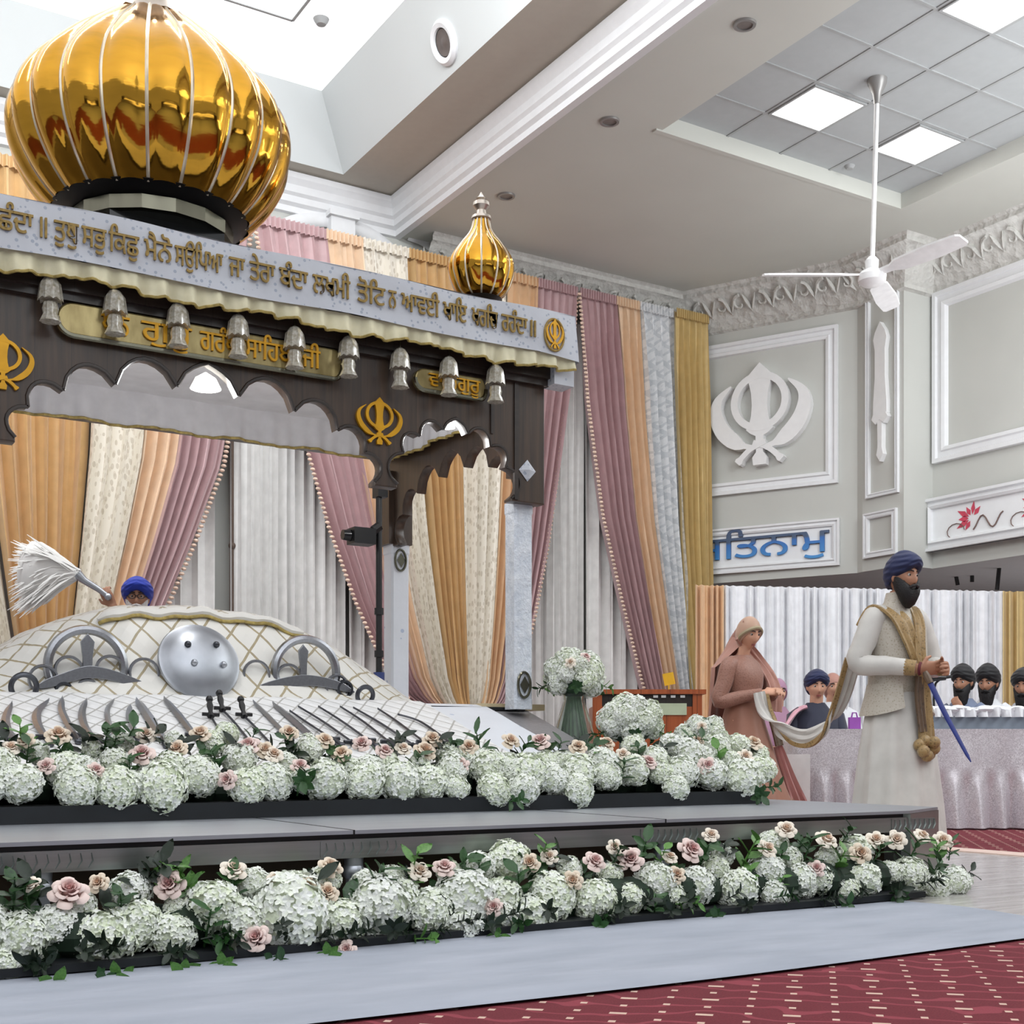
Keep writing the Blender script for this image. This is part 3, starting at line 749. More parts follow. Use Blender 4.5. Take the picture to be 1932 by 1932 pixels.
# ceiling fittings
labs = ['square lit ceiling panel nearest the white fan', 'square lit ceiling panel beside the fan rod towards the emblem wall', 'square lit ceiling panel cut by the top edge']
for (x0, x1, y0, y1), lb in zip(((9.86, 10.45, 8.45, 9.02), (8.47, 9.09, 8.45, 9.02), (8.47, 9.09, 6.44, 7.03)), ('square lit ceiling panel seen behind the fan rod', 'square lit ceiling panel between the fan mount and the plain ceiling', 'square lit ceiling panel cut off by the top edge')):
    a, b = room(x0, y0, 6.05), room(x1, y1, 6.05); z = a.z
    root = thing('ceiling_light', lb, 'ceiling light', ((a.x + b.x) / 2, (a.y + b.y) / 2, z), 'lit panels in the tiled ceiling')
    mb = MB(); mb.box((a.x, a.y, z - .016), (b.x, b.y, z - .010)); mb.build('diffuser', M['panel'], root, smooth=False)
    mb = MB()
    for q in (((a.x - .02, a.y - .02), (b.x + .02, a.y)), ((a.x - .02, b.y), (b.x + .02, b.y + .02)), ((a.x - .02, a.y), (a.x, b.y)), ((b.x, a.y), (b.x + .02, b.y))):
        mb.box((q[0][0], q[0][1], z - .02), (q[1][0], q[1][1], z))
    mb.build('frame', M['tbar'], root, smooth=False)
zc = H + K * 5.9
for (px, py, lb) in ((1405, 45, 'round recessed downlight in plain ceiling, nearest the top edge'), (1150, 228, 'round recessed downlight in plain ceiling, middle of the row'), (955, 369, 'round recessed downlight above the small gold dome')):
    c = at_z(px, py, zc)
    root = thing('recessed_downlight', lb, 'downlight', c, 'recessed downlights along the plain ceiling')
    mb = MB(); mb.lathe([(.06, -.004), (.06, -.016), (.082, -.016), (.086, -.002), (.086, 0), (.06, 0)], c, 28, caps=False); mb.build('trim_ring', M['greymetal'], root)
    mb = MB(); mb.lathe([(.001, -.002), (.03, -.003), (.06, -.006)], c, 24); mb.build('reflector', plain('downlight_reflector', (120, 112, 108), .4, var=.1), root)
# round fitting on the sloped skylight side
A, B_, C3 = room(5.8, 0, DS), room(5.47, 0, DT), room(5.8, 8, DS)
nrm = (B_ - A).cross(C3 - A).normalized(); nrm = -nrm if nrm.x > 0 else nrm
a_, b_ = ray(840); d = Vector((a_, b_, -(80 - CY) / FPX)); e = Vector((0, 0, H)); tt = (A - e).dot(nrm) / d.dot(nrm); c = e + d * tt
root = thing('round_wall_speaker', 'round white-rimmed fitting on the sloped side of the skylight', 'speaker', c)
rot = nrm.to_track_quat('Z', 'Y').to_matrix()
def lathe_dir(mb, prof, c, rot, n=28, m=0, caps=True):
    mb.rings([[c + rot @ Vector((r * math.cos(2 * PI * j / n), r * math.sin(2 * PI * j / n), z)) for j in range(n)] for r, z in prof], m, caps)
mb = MB(); lathe_dir(mb, [(.11, .0), (.175, .0), (.175, .02), (.15, .045), (.115, .035), (.11, .02)], c, rot, caps=False); mb.build('rim', M['trim'], root)
mb = MB(); lathe_dir(mb, [(.113, .005), (.1, .02), (.05, .012), (.03, .02), (.001, .025)], c, rot); mb.build('grille', plain('speaker_grille', (96, 86, 82), .5, var=.1), root)
c = at_z(1603, 313, H + K * 6.05); root = None
mb = MB(); mb.lathe([(.0, -.03), (.03, -.03), (.045, -.012), (.05, 0), (.0, 0)], c, 16); mb.build('smoke_detector', M['tbar'], label='small round detector on a ceiling tile beyond the fan', cat='smoke detector')
c = at_z(606, 36, H + K * DT); mb = MB(); mb.lathe([(.0, -.05), (.04, -.05), (.06, -.02), (.07, 0), (.0, 0)], c, 16); mb.build('sprinkler_head', M['tbar'], label='small grey sprinkler on the bright skylight ceiling', cat='sprinkler')

# ceiling fan
zt = H + K * 6.05; m0 = at_z(1655, 150, zt); hub = m0 + Vector((0, 0, 0)); Zf = SN * m0.x + CS * m0.y
hubc = at_depth(1645, 520, Zf)
root = thing('ceiling_fan', 'white three-bladed ceiling fan on a long rod', 'ceiling fan', (m0.x, m0.y, hubc.z))
mb = MB(); mb.lathe([(.0, -.2), (.025, -.2), (.035, -.12), (.075, -.04), (.08, 0), (0, 0)], m0, 20); mb.build('canopy', M['greymetal'], root)
mb = MB(); mb.tube([m0 + Vector((0, 0, -.1)), hubc], .02, 12); mb.build('rod', M['whiteplastic'], root)
mb = MB(); mb.lathe([(.0, -.085), (.07, -.08), (.11, -.05), (.115, .0), (.09, .03), (.05, .05), (.055, .12), (.03, .15), (0, .15)], hubc, 24); mb.build('motor_housing', M['whiteplastic'], root)
hx = Vector((CS, -SN, 0)); hz = Vector((SN, CS, 0))
for (dx, dz) in ((-1.0, .0), (.55, -.83), (.45, .89)):
    d = (hx * dx + hz * dz).normalized(); p = d.cross(ZU)
    mb = MB(); sec = []
    for tpos, wv in ((.08, .03), (.2, .035), (.28, .07), (.6, .085), (.85, .07), (.88, .05)):
        c = hubc + d * tpos * 1.0 + Vector((0, 0, .0))
        sec.append([c + p * wv + ZU * (.014 + wv * .28), c - p * wv + ZU * (.014 - wv * .28), c - p * wv + ZU * (-.002 - wv * .28), c + p * wv + ZU * (-.002 + wv * .28)])
    mb.rings(sec); mb.build('blade', M['whiteplastic'], root, smooth=False)
# ---------------------------------------------------------------- curtains on the back wall
WY = K * 12.8 - .02
def wxr(ratio): return ratio * WY
ZTOP = H + 5.02
def curtain(name, mat, ra, rb, cr, ftab, label, group, wy=WY, folds=7, amp=.055, zb=.02, seed=0, trim=None, tmat=None, ztop=ZTOP, header=True):
    """gathered hanging: ra, rb top ends and cr the tie, all as x/wall distance; ftab = (height above the eye, spread)"""
    rr = random.Random(seed); xa, xb, xc = wxr(ra), wxr(rb), wxr(cr)
    ph = [rr.uniform(0, 6.28) for _ in range(4)]
    z0, z1 = zb, ztop
    nu, nv = max(24, folds * 8), 30
    root = thing(name, label, 'curtain', (xc if ftab else (xa + xb) / 2, wy, 0), group)
    def x_at(u, z):
        x = xa + (xb - xa) * u
        return xc + (x - xc) * interp(ftab, z - H) if ftab else x
    def fn(u, v):
        z = z1 + (z0 - z1) * v
        f = interp(ftab, z - H) if ftab else 1
        fo = math.sin(2 * PI * folds * u + ph[0] + .5 * math.sin(3 * v + ph[1])) + .45 * math.sin(2 * PI * folds * 2.13 * u + ph[2] + v)
        a = amp * (.35 + .65 * min(1, v * 6)) * (.55 + .45 * f)
        return (x_at(u, z) + amp * .25 * math.cos(2 * PI * folds * u + ph[0]), wy - a * fo - (1 - f) * .18, z)
    mb = MB(); mb.grid(fn, nu, nv); mb.build('cloth', mat, root)
    if header:
        mb = MB(); mb.grid(lambda u, v: (xa + (xb - xa) * u, wy - .03 - .018 * math.sin(2 * PI * folds * 3 * u), z1 + .03 - .10 * v), folds * 18, 2); mb.build('heading', mat, root)
    if trim is not None:
        mb = MB(); n = 120
        for i in range(n):
            z = z1 - .05 + (z0 + .2 - z1) * i / n; p = fn(trim, (z1 - z) / (z1 - z0))
            mb.ball((p[0] + (-.02 if trim < .5 else .02), p[1] - .03, z), (.026, .02, .016), 6)
        mb.build('bead_trim', tmat or M['bead'], root, kind='stuff')
    return root
F_L = [(.2, .2), (.5, .35), (1.225, .54), (1.91, .70), (2.64, .85), (3.8, .96), (5.02, 1)]
F_M = [(.1, .10), (.36, .2), (.45, .28), (.69, .40), (1.44, .56), (2.14, .68), (3.05, .80), (4.4, .96), (5.02, 1)]
F_R = [(.0, .42), (.2, .47), (.79, .585), (1.66, .72), (2.585, .85), (3.82, .95), (5.02, 1)]
beh = 'swagged curtains gathered to one tie behind the columns'
for (nm, m, a, b, lb, tr, sd, fo) in (
    ('satin_curtain', 'mauve', .370, .434, 'mauve satin swag with beaded edge, behind the black tripod', 0.0, 3, 5),
    ('satin_curtain', 'peach', .434, .468, 'narrow peach swag between mauve and leafy print, above the white column', None, 4, 3),
    ('print_curtain', 'floral', .468, .512, 'leafy print swag beside the first white column', None, 5, 3),
    ('satin_curtain', 'goldcloth', .512, .565, 'tan gold swag at the middle of the gathered fan', None, 6, 5),
    ('print_curtain', 'floral', .565, .612, 'leafy print swag seen in the small wooden arch', None, 7, 3),
    ('satin_curtain', 'orangecloth', .612, .646, 'orange satin swag between leafy print and mauve', None, 8, 3),
    ('satin_curtain', 'mauve', .646, .691, 'mauve satin swag with beaded edge, behind the crinkle-wrapped column', 1.0, 9, 5)):
    curtain(nm, M[m], a, b, .568, F_M, lb, 'swags of the middle curtain set', folds=fo, seed=sd, trim=tr, amp=.075)
for (nm, m, a, b, lb, tr, sd, fo) in (
    ('satin_curtain', 'mauve', .693, .7356, 'mauve to rose swag with beaded edge above the wooden box', 0.0, 13, 5),
    ('satin_curtain', 'peach', .7356, .764, 'peach satin swag between mauve and white lace', None, 14, 3),
    ('lace_curtain', 'lace', .764, .807, 'white lace swag beside the mustard curtain', None, 15, 4)):
    curtain(nm, M[m], a, b, .856, F_R, lb, 'swags of the corner curtain set', folds=fo, seed=sd, trim=tr, amp=.075)
curtain('satin_curtain', M['mustard'], .806, .848, .856, [(.0, .62), (1.0, .72), (2.5, .9), (4.4, 1), (5.02, 1)], 'mustard gold curtain in the corner by the angled wall', None, folds=5, seed=16, wy=WY - .05)
for (nm, m, a, b, lb, tr, sd, fo) in (
    ('satin_curtain', 'goldcloth', .16, .245, 'tan gold pleated curtain seen in the big arch', None, 20, 6),
    ('print_curtain', 'floral', .245, .290, 'leafy print swag beside the tan curtain in the big arch', None, 21, 3),
    ('satin_curtain', 'peach', .290, .322, 'peach and orange striped swag above the blue turban', None, 22, 3),
    ('satin_curtain', 'mauve', .322, .366, 'mauve swag with beaded edge beside the white voile', 1.0, 23, 5),
    ('print_curtain', 'floral', .115, .16, 'leafy print swag at the picture edge behind the white whisk', None, 24, 3),
    ('satin_curtain', 'orangecloth', .06, .115, 'orange swag at the picture edge behind the gold dome', None, 25, 4)):
    curtain(nm, M[m], a, b, .205, F_L, lb, 'swags of the arch curtain set', folds=fo, seed=sd, trim=tr, amp=.075)
shl = ['white voile panel behind the steel weapons, beside the brown pole', 'white voile panel just beyond the brown pole', 'white voile panel next to the beaded rose swag', 'white voile panel behind the first white column',
       'white voile panel behind the small wooden arch', 'white voile panel behind the crinkle-wrapped column', 'white voile panel behind the round bouquet', 'white voile panel behind the wooden box']
eds = [.20, .3445, .356, .41, .47, .535, .60, .655, .72, .80]
pr = [(.26, .3445), (.3565, .405), (.405, .46), (.46, .53), (.53, .60), (.60, .66), (.66, .71), (.71, .80)]
for (a, b), lb, k in zip(pr, shl, range(8)):
    curtain('voile_curtain', M['sheer'], a, b, 0, None, lb, 'white voile panels behind the swags', wy=WY + .16, folds=6, amp=.05, seed=40 + k, header=False, ztop=ZTOP - .3)
c = at_y(437, 1000, WY + .2); mb = MB(); mb.tube([(c.x, c.y, 0), (c.x, c.y, ZTOP - .3)], .022, 8); mb.ball((c.x, c.y - .01, at_y(437, 1030, WY + .2).z), .035)
mb.build('drape_pole', plain('brown_pole', (92, 76, 66), .5), label='thin brown upright pole in the gap between voile panels', cat='pole')
mb = MB(); mb.tube([(wxr(.02), WY + .06, ZTOP + .0), (wxr(.849), WY + .06, ZTOP + .0)], .02, 8); mb.build('curtain_rail', M['whiteplastic'], label='thin white rail carrying the tall curtains', cat='curtain rail')

# free-standing drape under the balcony
Zd0, Zd1 = 12.0, 12.5
def drape(px0, px1, mat, label, folds, seed, top0, top1):
    rr = random.Random(seed); ph = rr.uniform(0, 6)
    zt0 = lambda u: H + (CY - (top0 + (top1 - top0) * u)) / FPX * (Zd0 + (Zd1 - Zd0) * u)
    def fn(u, v):
        px = px0 + (px1 - px0) * u; q = (px - 1318) / 600; Z = Zd0 + (Zd1 - Zd0) * q
        p = at_depth(px, CY, Z - .03 * math.sin(2 * PI * folds * u + ph + 2 * math.sin(u * 9)) - .02 * math.sin(2 * PI * folds * 1.37 * u))
        top = H + (CY - (1104 + 12 * q)) / FPX * Z
        return (p.x, p.y, top * (1 - v) + .02 * v)
    c = at_depth((px0 + px1) / 2, CY, Zd0); 
    mb = MB(); mb.grid(fn, folds * 8, 10); return mb.build('backdrop_drape', mat, label=label, cat='drape', group='pipe and drape under the balcony')
drape(1312, 1366, M['orangecloth'], 'orange free-standing drape behind the bride', 4, 1, 1104, 1105)
drape(1366, 1628, M['drapewhite'], 'bright white pleated drape between bride and groom', 16, 2, 1105, 1110)
drape(1628, 1892, M['drapewhite'], 'bright white pleated drape behind the turbaned musicians', 16, 3, 1110, 1116)
drape(1892, 1990, M['mustard'], 'dark gold drape at the picture edge', 6, 4, 1116, 1120)
for (px, y0, y1, dx, lb) in ((1804, 1088, 1104, 3, 'short thin dark hanger beneath the balcony, nearest the groom'), (1834, 1086, 1098, 0, 'shortest dark hanger beneath the balcony'), (1885, 1072, 1113, -4, 'long dark hanger beneath the balcony')):
    a = at_z(px, y0, H + K * DB); b = at_depth(px + dx, y1, SN * a.x + CS * a.y)
    mb = MB(); mb.tube([a, b], .022, 6); mb.build('hanging_hook', M['black'], label=lb, cat='hook', group='dark hangers beneath the balcony')
# ---------------------------------------------------------------- steel platform
PT = .333; FY = 3.68
root = thing('steel_platform', 'low steel platform with bright top and flower trough', 'platform', (1.5, 6, 0))
XE = 4.23
top = [(-3, FY), (XE, FY), (4.62, 3.86), (4.66, 9.6), (-3, 9.6)]
def slab(mb, pl, z0, z1, m=0):
    n = len(pl); mb.add([(x, y, z0) for x, y in pl] + [(x, y, z1) for x, y in pl], [tuple(reversed(range(n))), tuple(range(n, 2 * n))] + [(i, (i + 1) % n, n + (i + 1) % n, n + i) for i in range(n)], m)
mb = MB(); slab(mb, top, PT - .012, PT); mb.build('top_plate', M['steel'], root, smooth=False)
mb = MB(); mb.box((-3, FY + .012, .245), (XE, FY + .05, PT - .028)); mb.build('front_fascia', M['steelface'], root, smooth=False)
mb = MB(); mb.obox(((XE + 4.62) / 2, (FY + 3.86) / 2 + .02, .165), ((4.62 - XE) / 2, (3.86 - FY) / 2, 0), (-.008, .018, 0), (0, 0, .155)); mb.build('corner_panel', M['steelface'], root, smooth=False)
mb = MB(); mb.box((4.56, 3.9, 0), (4.62, 9.5, PT - .012)); mb.build('end_panel', M['steelface'], root, smooth=False)
mb = MB(); mb.box((-3, FY + .03, PT - .030), (XE, FY + .06, PT - .012)); mb.build('shadow_gap_strip', M['black'], root, smooth=False)  # black strip stands in for the shade in the gap
mb = MB(); mb.box((-3, FY + .2, 0), (4.3, FY + .24, PT - .012)); mb.build('kickboard', M['recess'], root, smooth=False)
for px in (80, 672, 1256, 1716):
    c = at_y(px, 1600, FY + .03)
    mb = MB(); mb.tube([(c.x, FY + .05, 0), (c.x, FY + .05, .08), (c.x, FY + .05, .26)], [.026, .018, .034], 10); mb.ball((c.x, FY + .05, .2), .036, 10); mb.build('leg', M['steel'], root)
    mb = MB(); cz_ = .292                                            # engraved leaf plate on the fascia beside each joint
    mb.box((c.x - .13, FY + .009, .252), (c.x + .13, FY + .0125, .300))
    for k in range(9):
        x = c.x - .12 + .03 * k; mb.tube([(x, FY + .008, .254), (x + .012, FY + .008, .274), (x + .008, FY + .008, .296)], [.003, .006, .003], 4, flat=.4, up=(0, -1, 0))
    mb.build('engraved_plate', M['steelface'], root)
for px in (668, 1256):
    a = at_y(px, 1585, FY); mb = MB(); mb.box((a.x - .003, FY - .001, PT - .012), (a.x + .003, 4.6, PT + .0012)); mb.build('joint_line', M['black'], root, smooth=False)

# white sheet on the floor
mb = MB()
def shf(u, v):
    x = -3 + 6.87 * u; y = 2.50 + 1.35 * v + (.02 * math.sin(x * 2.1) if v < .01 else 0)
    return (x, y, .008 + .006 * max(0, math.sin(x * 1.3 + y * 7)) * (1 if .05 < v < .95 else 0))
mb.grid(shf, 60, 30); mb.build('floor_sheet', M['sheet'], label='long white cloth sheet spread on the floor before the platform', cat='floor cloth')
mb = MB()

# ---------------------------------------------------------------- canopy base
YB, ZB = 6.19, .815
root = thing('raised_dais', 'raised dais under the canopy with grey sloped front', 'dais', (1.6, 7, PT))
mb = MB(); X0, X1 = -.9, 3.93
prof = [(4.98, PT), (4.98, .405), (YB, ZB), (9.5, ZB), (9.5, PT)]
n = len(prof); mb.add([(X0, y, z) for y, z in prof] + [(X1, y, z) for y, z in prof], [tuple(range(n)), tuple(reversed(range(n, 2 * n)))] + [(i, n + i, n + (i + 1) % n, (i + 1) % n) for i in range(n)])
mb.build('plinth', M['greyramp'], root, smooth=False)
mb = MB(); mb.box((3.62, YB - .02, ZB), (4.04, YB + .5, ZB + .035)); mb.build('stone_pad', M['tan'], root, smooth=False)
mb = MB(); mb.box((3.3, YB - .03, ZB - .002), (3.9, YB + .01, ZB + .015)); mb.build('edge_strip', M['black'], root, smooth=False)

# ---------------------------------------------------------------- wooden canopy (palki)
PY, PXC, HX = 6.0, 1.986, 1.914
xl, xr = PXC - HX, PXC + HX
root = thing('wooden_canopy', 'dark wooden canopy with scalloped arches on white columns', 'canopy', (PXC, 6.9, ZB))
def arch(x0, x1, zs, za, lobes):
    """scalloped opening from x0 to x1, springing at zs with its crown at za; returns points left to right"""
    c, a, b = (x0 + x1) / 2, (x1 - x0) / 2, za - zs
    cusp = []
    for i in range(lobes + 1):
        t = PI - PI * i / lobes
        cusp.append((c + a * math.cos(t), zs + b * .86 * max(0, math.sin(t)) ** .8))
    pts = []
    for i in range(lobes):
        (ax, az), (bx, bz) = cusp[i], cusp[i + 1]
        mx, mz = (ax + bx) / 2, (az + bz) / 2; dx, dz = bx - ax, bz - az; L = math.hypot(dx, dz)
        nx, nz = -dz / L, dx / L; ctr_lobe = i == lobes // 2
        h = L * (.42 if not ctr_lobe else .40)
        for k in range(9):
            t = k / 8; s = math.sin(PI * t)
            w_ = s ** .62 * h
            if ctr_lobe: w_ *= 1 + .10 * max(0, 1 - abs(t - .5) * 6)
            q = t
            pts.append((ax + dx * q + nx * w_, az + dz * q + nz * w_))
    return pts
ZS, ZA, ZT = 1.965, 2.36, 2.74
big = arch(1.112, 2.86, ZS, ZA, 9); sr_ = arch(2.99, 3.685, ZS, 2.345, 7); sl_ = arch(PXC * 2 - 3.685, PXC * 2 - 2.99, ZS, 2.345, 7)
outline = [(xl, ZT), (xl, 1.95)] + [(sl_[0][0], 1.95)] + sl_ + [(sl_[-1][0], 1.945), (1.112, 1.945)] + big + [(2.86, 1.945), (2.99, 1.945)] + sr_ + [(3.685, 1.95), (xr, 1.95), (xr, ZT)]
fmap = lambda v: Vector((v[0], PY - v[2], v[1]))
flat_shape('front_panel', [outline], .07, M['walnut'], fmap, .006, root, True)
def trim_line(name, pts, r, mat, yoff):
    mb = MB(); mb.tube([(x, PY - yoff, z) for x, z in pts], r, 6); return mb.build(name, mat, root)
trim_line('arch_edge_trim', big, .010, M['walnutdark'], .04); trim_line('arch_edge_trim', sr_, .009, M['walnutdark'], .04); trim_line('arch_edge_trim', sl_, .009, M['walnutdark'], .04)
mb = MB(); mb.box((xl - .02, PY - .075, 2.60), (xr + .01, PY - .03, 2.635)); mb.box((xl - .03, PY - .10, 2.635), (xr + .02, PY - .03, 2.70)); mb.build('cornice_moulding', M['walnutdark'], root, smooth=False)
mb = MB(); mb.box((3.70, PY - .05, 1.96), (3.725, PY - .03, 2.6)); mb.box((3.55, PY - .05, 2.30), (3.565, PY - .03, 2.6)); mb.build('upright_moulding', M['walnutdark'], root, smooth=False)
# side panels with their own arch
for sx, xx in ((1, xr - .04), (-1, xl + .04)):
    sp = arch(6.18, 7.62, ZS, 2.36, 7)
    o2 = [(6.05, ZT), (6.05, 1.95), (6.18, 1.95)] + sp + [(7.62, 1.95), (7.84, 1.95), (7.84, ZT)]
    flat_shape('side_panel', [o2], .06, M['walnut'], lambda v: Vector((xx + v[2], v[0], v[1])), .004, root, True)
mb = MB(); mb.box((xr - .11, 7.68, 1.965), (xr + .065, 7.85, 2.45)); mb.build('rear_corner_block', M['walnut'], root, smooth=False)
mb = MB(); mb.box((xl + .06, 7.68, 1.965), (xl + .22, 7.85, 2.45)); mb.build('rear_corner_block', M['walnut'], root, smooth=False)
mb = MB(); mb.box((xl, 7.8, 2.56), (xr, 7.9, ZT)); mb.build('rear_beam', M['walnut'], root, smooth=False)
mb = MB(); mb.box((xl, PY, ZT - .0), (xr, 7.9, ZT + .16)); mb.build('roof_slab', M['walnutdark'], root, smooth=False)
def column(x, y, mat, oval_z, w_=.060):
    mb = MB()
    rs = []
    for z, k in ((ZB, 1.0), (ZB + .05, 1.0), (ZB + .06, .97), (1.90, .97), (1.91, 1.04), (1.966, 1.04)):
        rs.append([(x + w_ * k * sx, y + w_ * k * sy, z) for sx, sy in ((-1, -.8), (-.8, -1), (.8, -1), (1, -.8), (1, .8), (.8, 1), (-.8, 1), (-1, .8))])
    mb.rings(rs); col = mb.build('column', mat, root, smooth=False)
    mb = MB(); n = 26
    mb.tube([(x - .005 + .040 * math.cos(2 * PI * i / n), y - w_ - .008, oval_z + .07 * math.sin(2 * PI * i / n)) for i in range(n)], .008, 6, closed=True)
    mb.add([(x, y - w_ - .006, oval_z + .05), (x - .03, y - w_ - .006, oval_z), (x, y - w_ - .006, oval_z - .05), (x + .03, y - w_ - .006, oval_z)], [(0, 1, 2, 3)])
    mb.build('oval_ornament', M['mirror'], col)
column(3.806, 6.08, M['crinkle'], .95); column(3.885, 7.76, M['speck'], 1.86, .068); column(xl + .13, 6.08, M['crinkle'], .95); column(xl + .09, 7.76, M['speck'], 1.86)
# gold emblems, brass plates and small white diamond on the wood
for px, py, hh in ((5, 683, 106), (715, 795, 90)):
    c = at_y(px, py, PY - .045); Z = SN * c.x + CS * c.y; s = hh / FPX * Z / 1.92
    oo_ = c - Vector((0, 0, .1 * s))
    mp = lambda v: oo_ + Vector((v[0] * s * 1.12, -v[2], v[1] * s))
    o = emblem('gold_emblem', mp, .022, M['goldpaint'], root, .62); o['label'] = 'gold crossed-swords emblem'
d = at_y(995, 888, PY - .045); mb = MB()
for k, (hw_, hh_) in enumerate(((.055, .06), (.04, .045))):
    mb.add([d + Vector((0, -.004 * k, hh_)), d + Vector((-hw_, -.004 * k, 0)), d + Vector((0, -.004 * k, -hh_)), d + Vector((hw_, -.004 * k, 0)), d + Vector((0, -.02 - .006 * k, 0))], [(0, 1, 4), (1, 2, 4), (2, 3, 4), (3, 0, 4)])
mb.build('white_diamond_ornament', M['banner'], root, smooth=False)
def plate(pxa, pya, pxb, pyb, hgt, txts):
    a, b = at_y(pxa, pya, PY - .05), at_y(pxb, pyb, PY - .05); z = (a.z + b.z) / 2; W = b.x - a.x; r = hgt / 2
    path = []
    for i in range(13): t = PI / 2 + PI * i / 12; path.append((a.x + r + r * math.cos(t), z + r * math.sin(t)))
    for i in range(13): t = -PI / 2 + PI * i / 12; path.append((b.x - r * .6 + r * .6 * math.cos(t), z + r * math.sin(t)))
    p = flat_shape('brass_plate', [path], .03, M['plate'], lambda v: Vector((v[0], PY - .055 - v[2], v[1])), .008, root, True)
    mb = MB(); mb.tube([(x, PY - .078, zz) for x, zz in path[6:20]], .012, 6); mb.build('plate_rim', M['mirror'], p)
    for tx, u0, u1 in txts:
        mb = MB(); text_mb(mb, tx, Vector((a.x + W * u0, PY - .078, z - hgt * .26)), (1, 0, 0), ZU, W * (u1 - u0), hgt * .56, (0, -1, 0), .008); mb.build('lettered_word', M['goldpaint'], p, smooth=False)
plate(105, 602, 642, 690, .15, (('ਧੰਨ', .14, .23), ('ਗੁਰੂ', .27, .44), ('ਗਰ੍ੰਥ'.replace('੍', ''), .47, .60), ('ਸਾਿਹਬ', .63, .80), ('ਜੀ', .84, .91)))
plate(779, 712, 912, 740, .115, (('ਵਾਿਹਗੁਰੂ', .18, .9),))
# small lamps in the crowns of the arches
for px, py, yy in ((388, 722, PY + .10), (845, 797, PY + .10)):
    c = at_y(px, py, yy)
    mb = MB(); mb.lathe([(.075 if px < 500 else .04, -.03), (.05 if px < 500 else .03, .02), (.004, .05)], c, 16); mb.build('arch_lamp', M['lampbulb'], root)
    pl = bpy.data.lights.new('arch_lamp_light', 'POINT'); pl.energy = 14 if px < 500 else 7; pl.shadow_soft_size = .06; po = bpy.data.objects.new('arch_lamp_light', pl); COL.objects.link(po); po.location = c + Vector((0, .12, -.10))
mb = MB(); mb.box((xr + .0, PY - .14, 2.60), (xr + .13, PY - .02, 2.715)); mb.build('wrapped_beam_end', M['banner'], root, smooth=False)
# white lining cloth under the roof
root = thing('canopy_lining', 'white cloth lining with gold fringe inside the canopy', 'cloth', (PXC, 7, 2.5))
mb = MB(); mb.box((xl + .1, PY + .14, 2.705), (xr - .1, 7.66, 2.712)); mb.build('ceiling_cloth', M['lining'], root, smooth=False)
def valance(p0, p1, label, k):
    p0, p1 = Vector(p0), Vector(p1); d = (p1 - p0); L = d.length; d.normalize(); nn = Vector((d.y, -d.x))
    def fn(u, v):
        p = p0 + d * (L * u); o = .012 * math.sin(u * L * 60) * v + .01 * math.sin(u * L * 23 + 1)
        return (p.x + nn.x * o, p.y + nn.y * o, 2.706 - .2 * v + .008 * v * math.sin(u * L * 13))
    mb = MB(); mb.grid(fn, int(L * 60), 4); va = mb.build('valance', M['lining'], root)
    mb = MB(); n = int(L * 40)
    mb.tube([Vector(fn(i / n, 1)) + Vector((nn.x * .006, nn.y * .006, -.004)) for i in range(n + 1)], .009, 5); mb.build('gold_fringe', M['fringe'], va)
valance((xl + .12, 7.62), (xr - .12, 7.62), '', 0); valance((xr - .12, 7.6), (xr - .12, PY + .2), '', 1); valance((xl + .12, PY + .2), (xl + .12, 7.6), '', 2)

# ---------------------------------------------------------------- lettered banner wrapped round the roof edge
BYY = PY - .2; bx0, bx1 = -.03, 4.0; z0, z1 = 2.735, 2.965
root = thing('banner_cloth', 'silvery banner with gold Punjabi lettering along the canopy edge', 'banner', (PXC, BYY, z0))
mb = MB()
def bn(u, v):
    x = bx0 + (bx1 - bx0) * u
    return (x + (.02 * (1 - v) if u > .99 else 0), BYY + .004 * math.sin(x * 9 + v * 3), z0 + (z1 - z0) * v + .006 * math.sin(x * 5.3) * (1 if v in (0, 1) else .5) - (.02 * (1 - v) * max(0, u - .94) / .06))
mb.grid(bn, 80, 6)
mb.grid(lambda u, v: (bx1 + .02 * (1 - v), BYY + 2.2 * u, z0 - .02 * (1 - v) * (1 - u) + (z1 - z0) * v), 20, 3)
mb.grid(lambda u, v: (bx0, BYY + 2.2 * u, z0 + (z1 - z0) * v), 20, 3)
mb.grid(lambda u, v: (bx0 + (bx1 - bx0) * u, BYY + .25 * v, z1 + .004 * math.sin(u * 20)), 40, 2)
mb.build('banner_face', M['banner'], root)
mb = MB()
def fr(u, v):
    x = bx0 + (bx1 - bx0) * u; f = math.sin(x * 44 + 2 * math.sin(x * 3)) + .5 * math.sin(x * 97)
    return (x, BYY + .02 + .016 * f * (.3 + v), z0 + .01 - (.085 + .012 * math.sin(x * 7.7) + .006 * math.sin(x * 31)) * v)
mb.grid(fr, 460, 4); fo = mb.build('frill', M['frill'], root)
mb = MB(); mb.tube([Vector(fr(i / 300, 1)) for i in range(301)], .007, 5); mb.build('frill_edge', M['fringe'], fo)
def word(tx, pa, pb, hh=.086):
    mb = MB()
    a, b = at_y(pa, 500, BYY - .008), at_y(pb, 500, BYY - .008)
    text_mb(mb, tx, (a.x, BYY - .006, z0 + .072), (1, 0, 0), ZU, b.x - a.x, hh, (0, -1, 0), .006); mb.build('lettered_word', M['goldtext'], root, smooth=False)
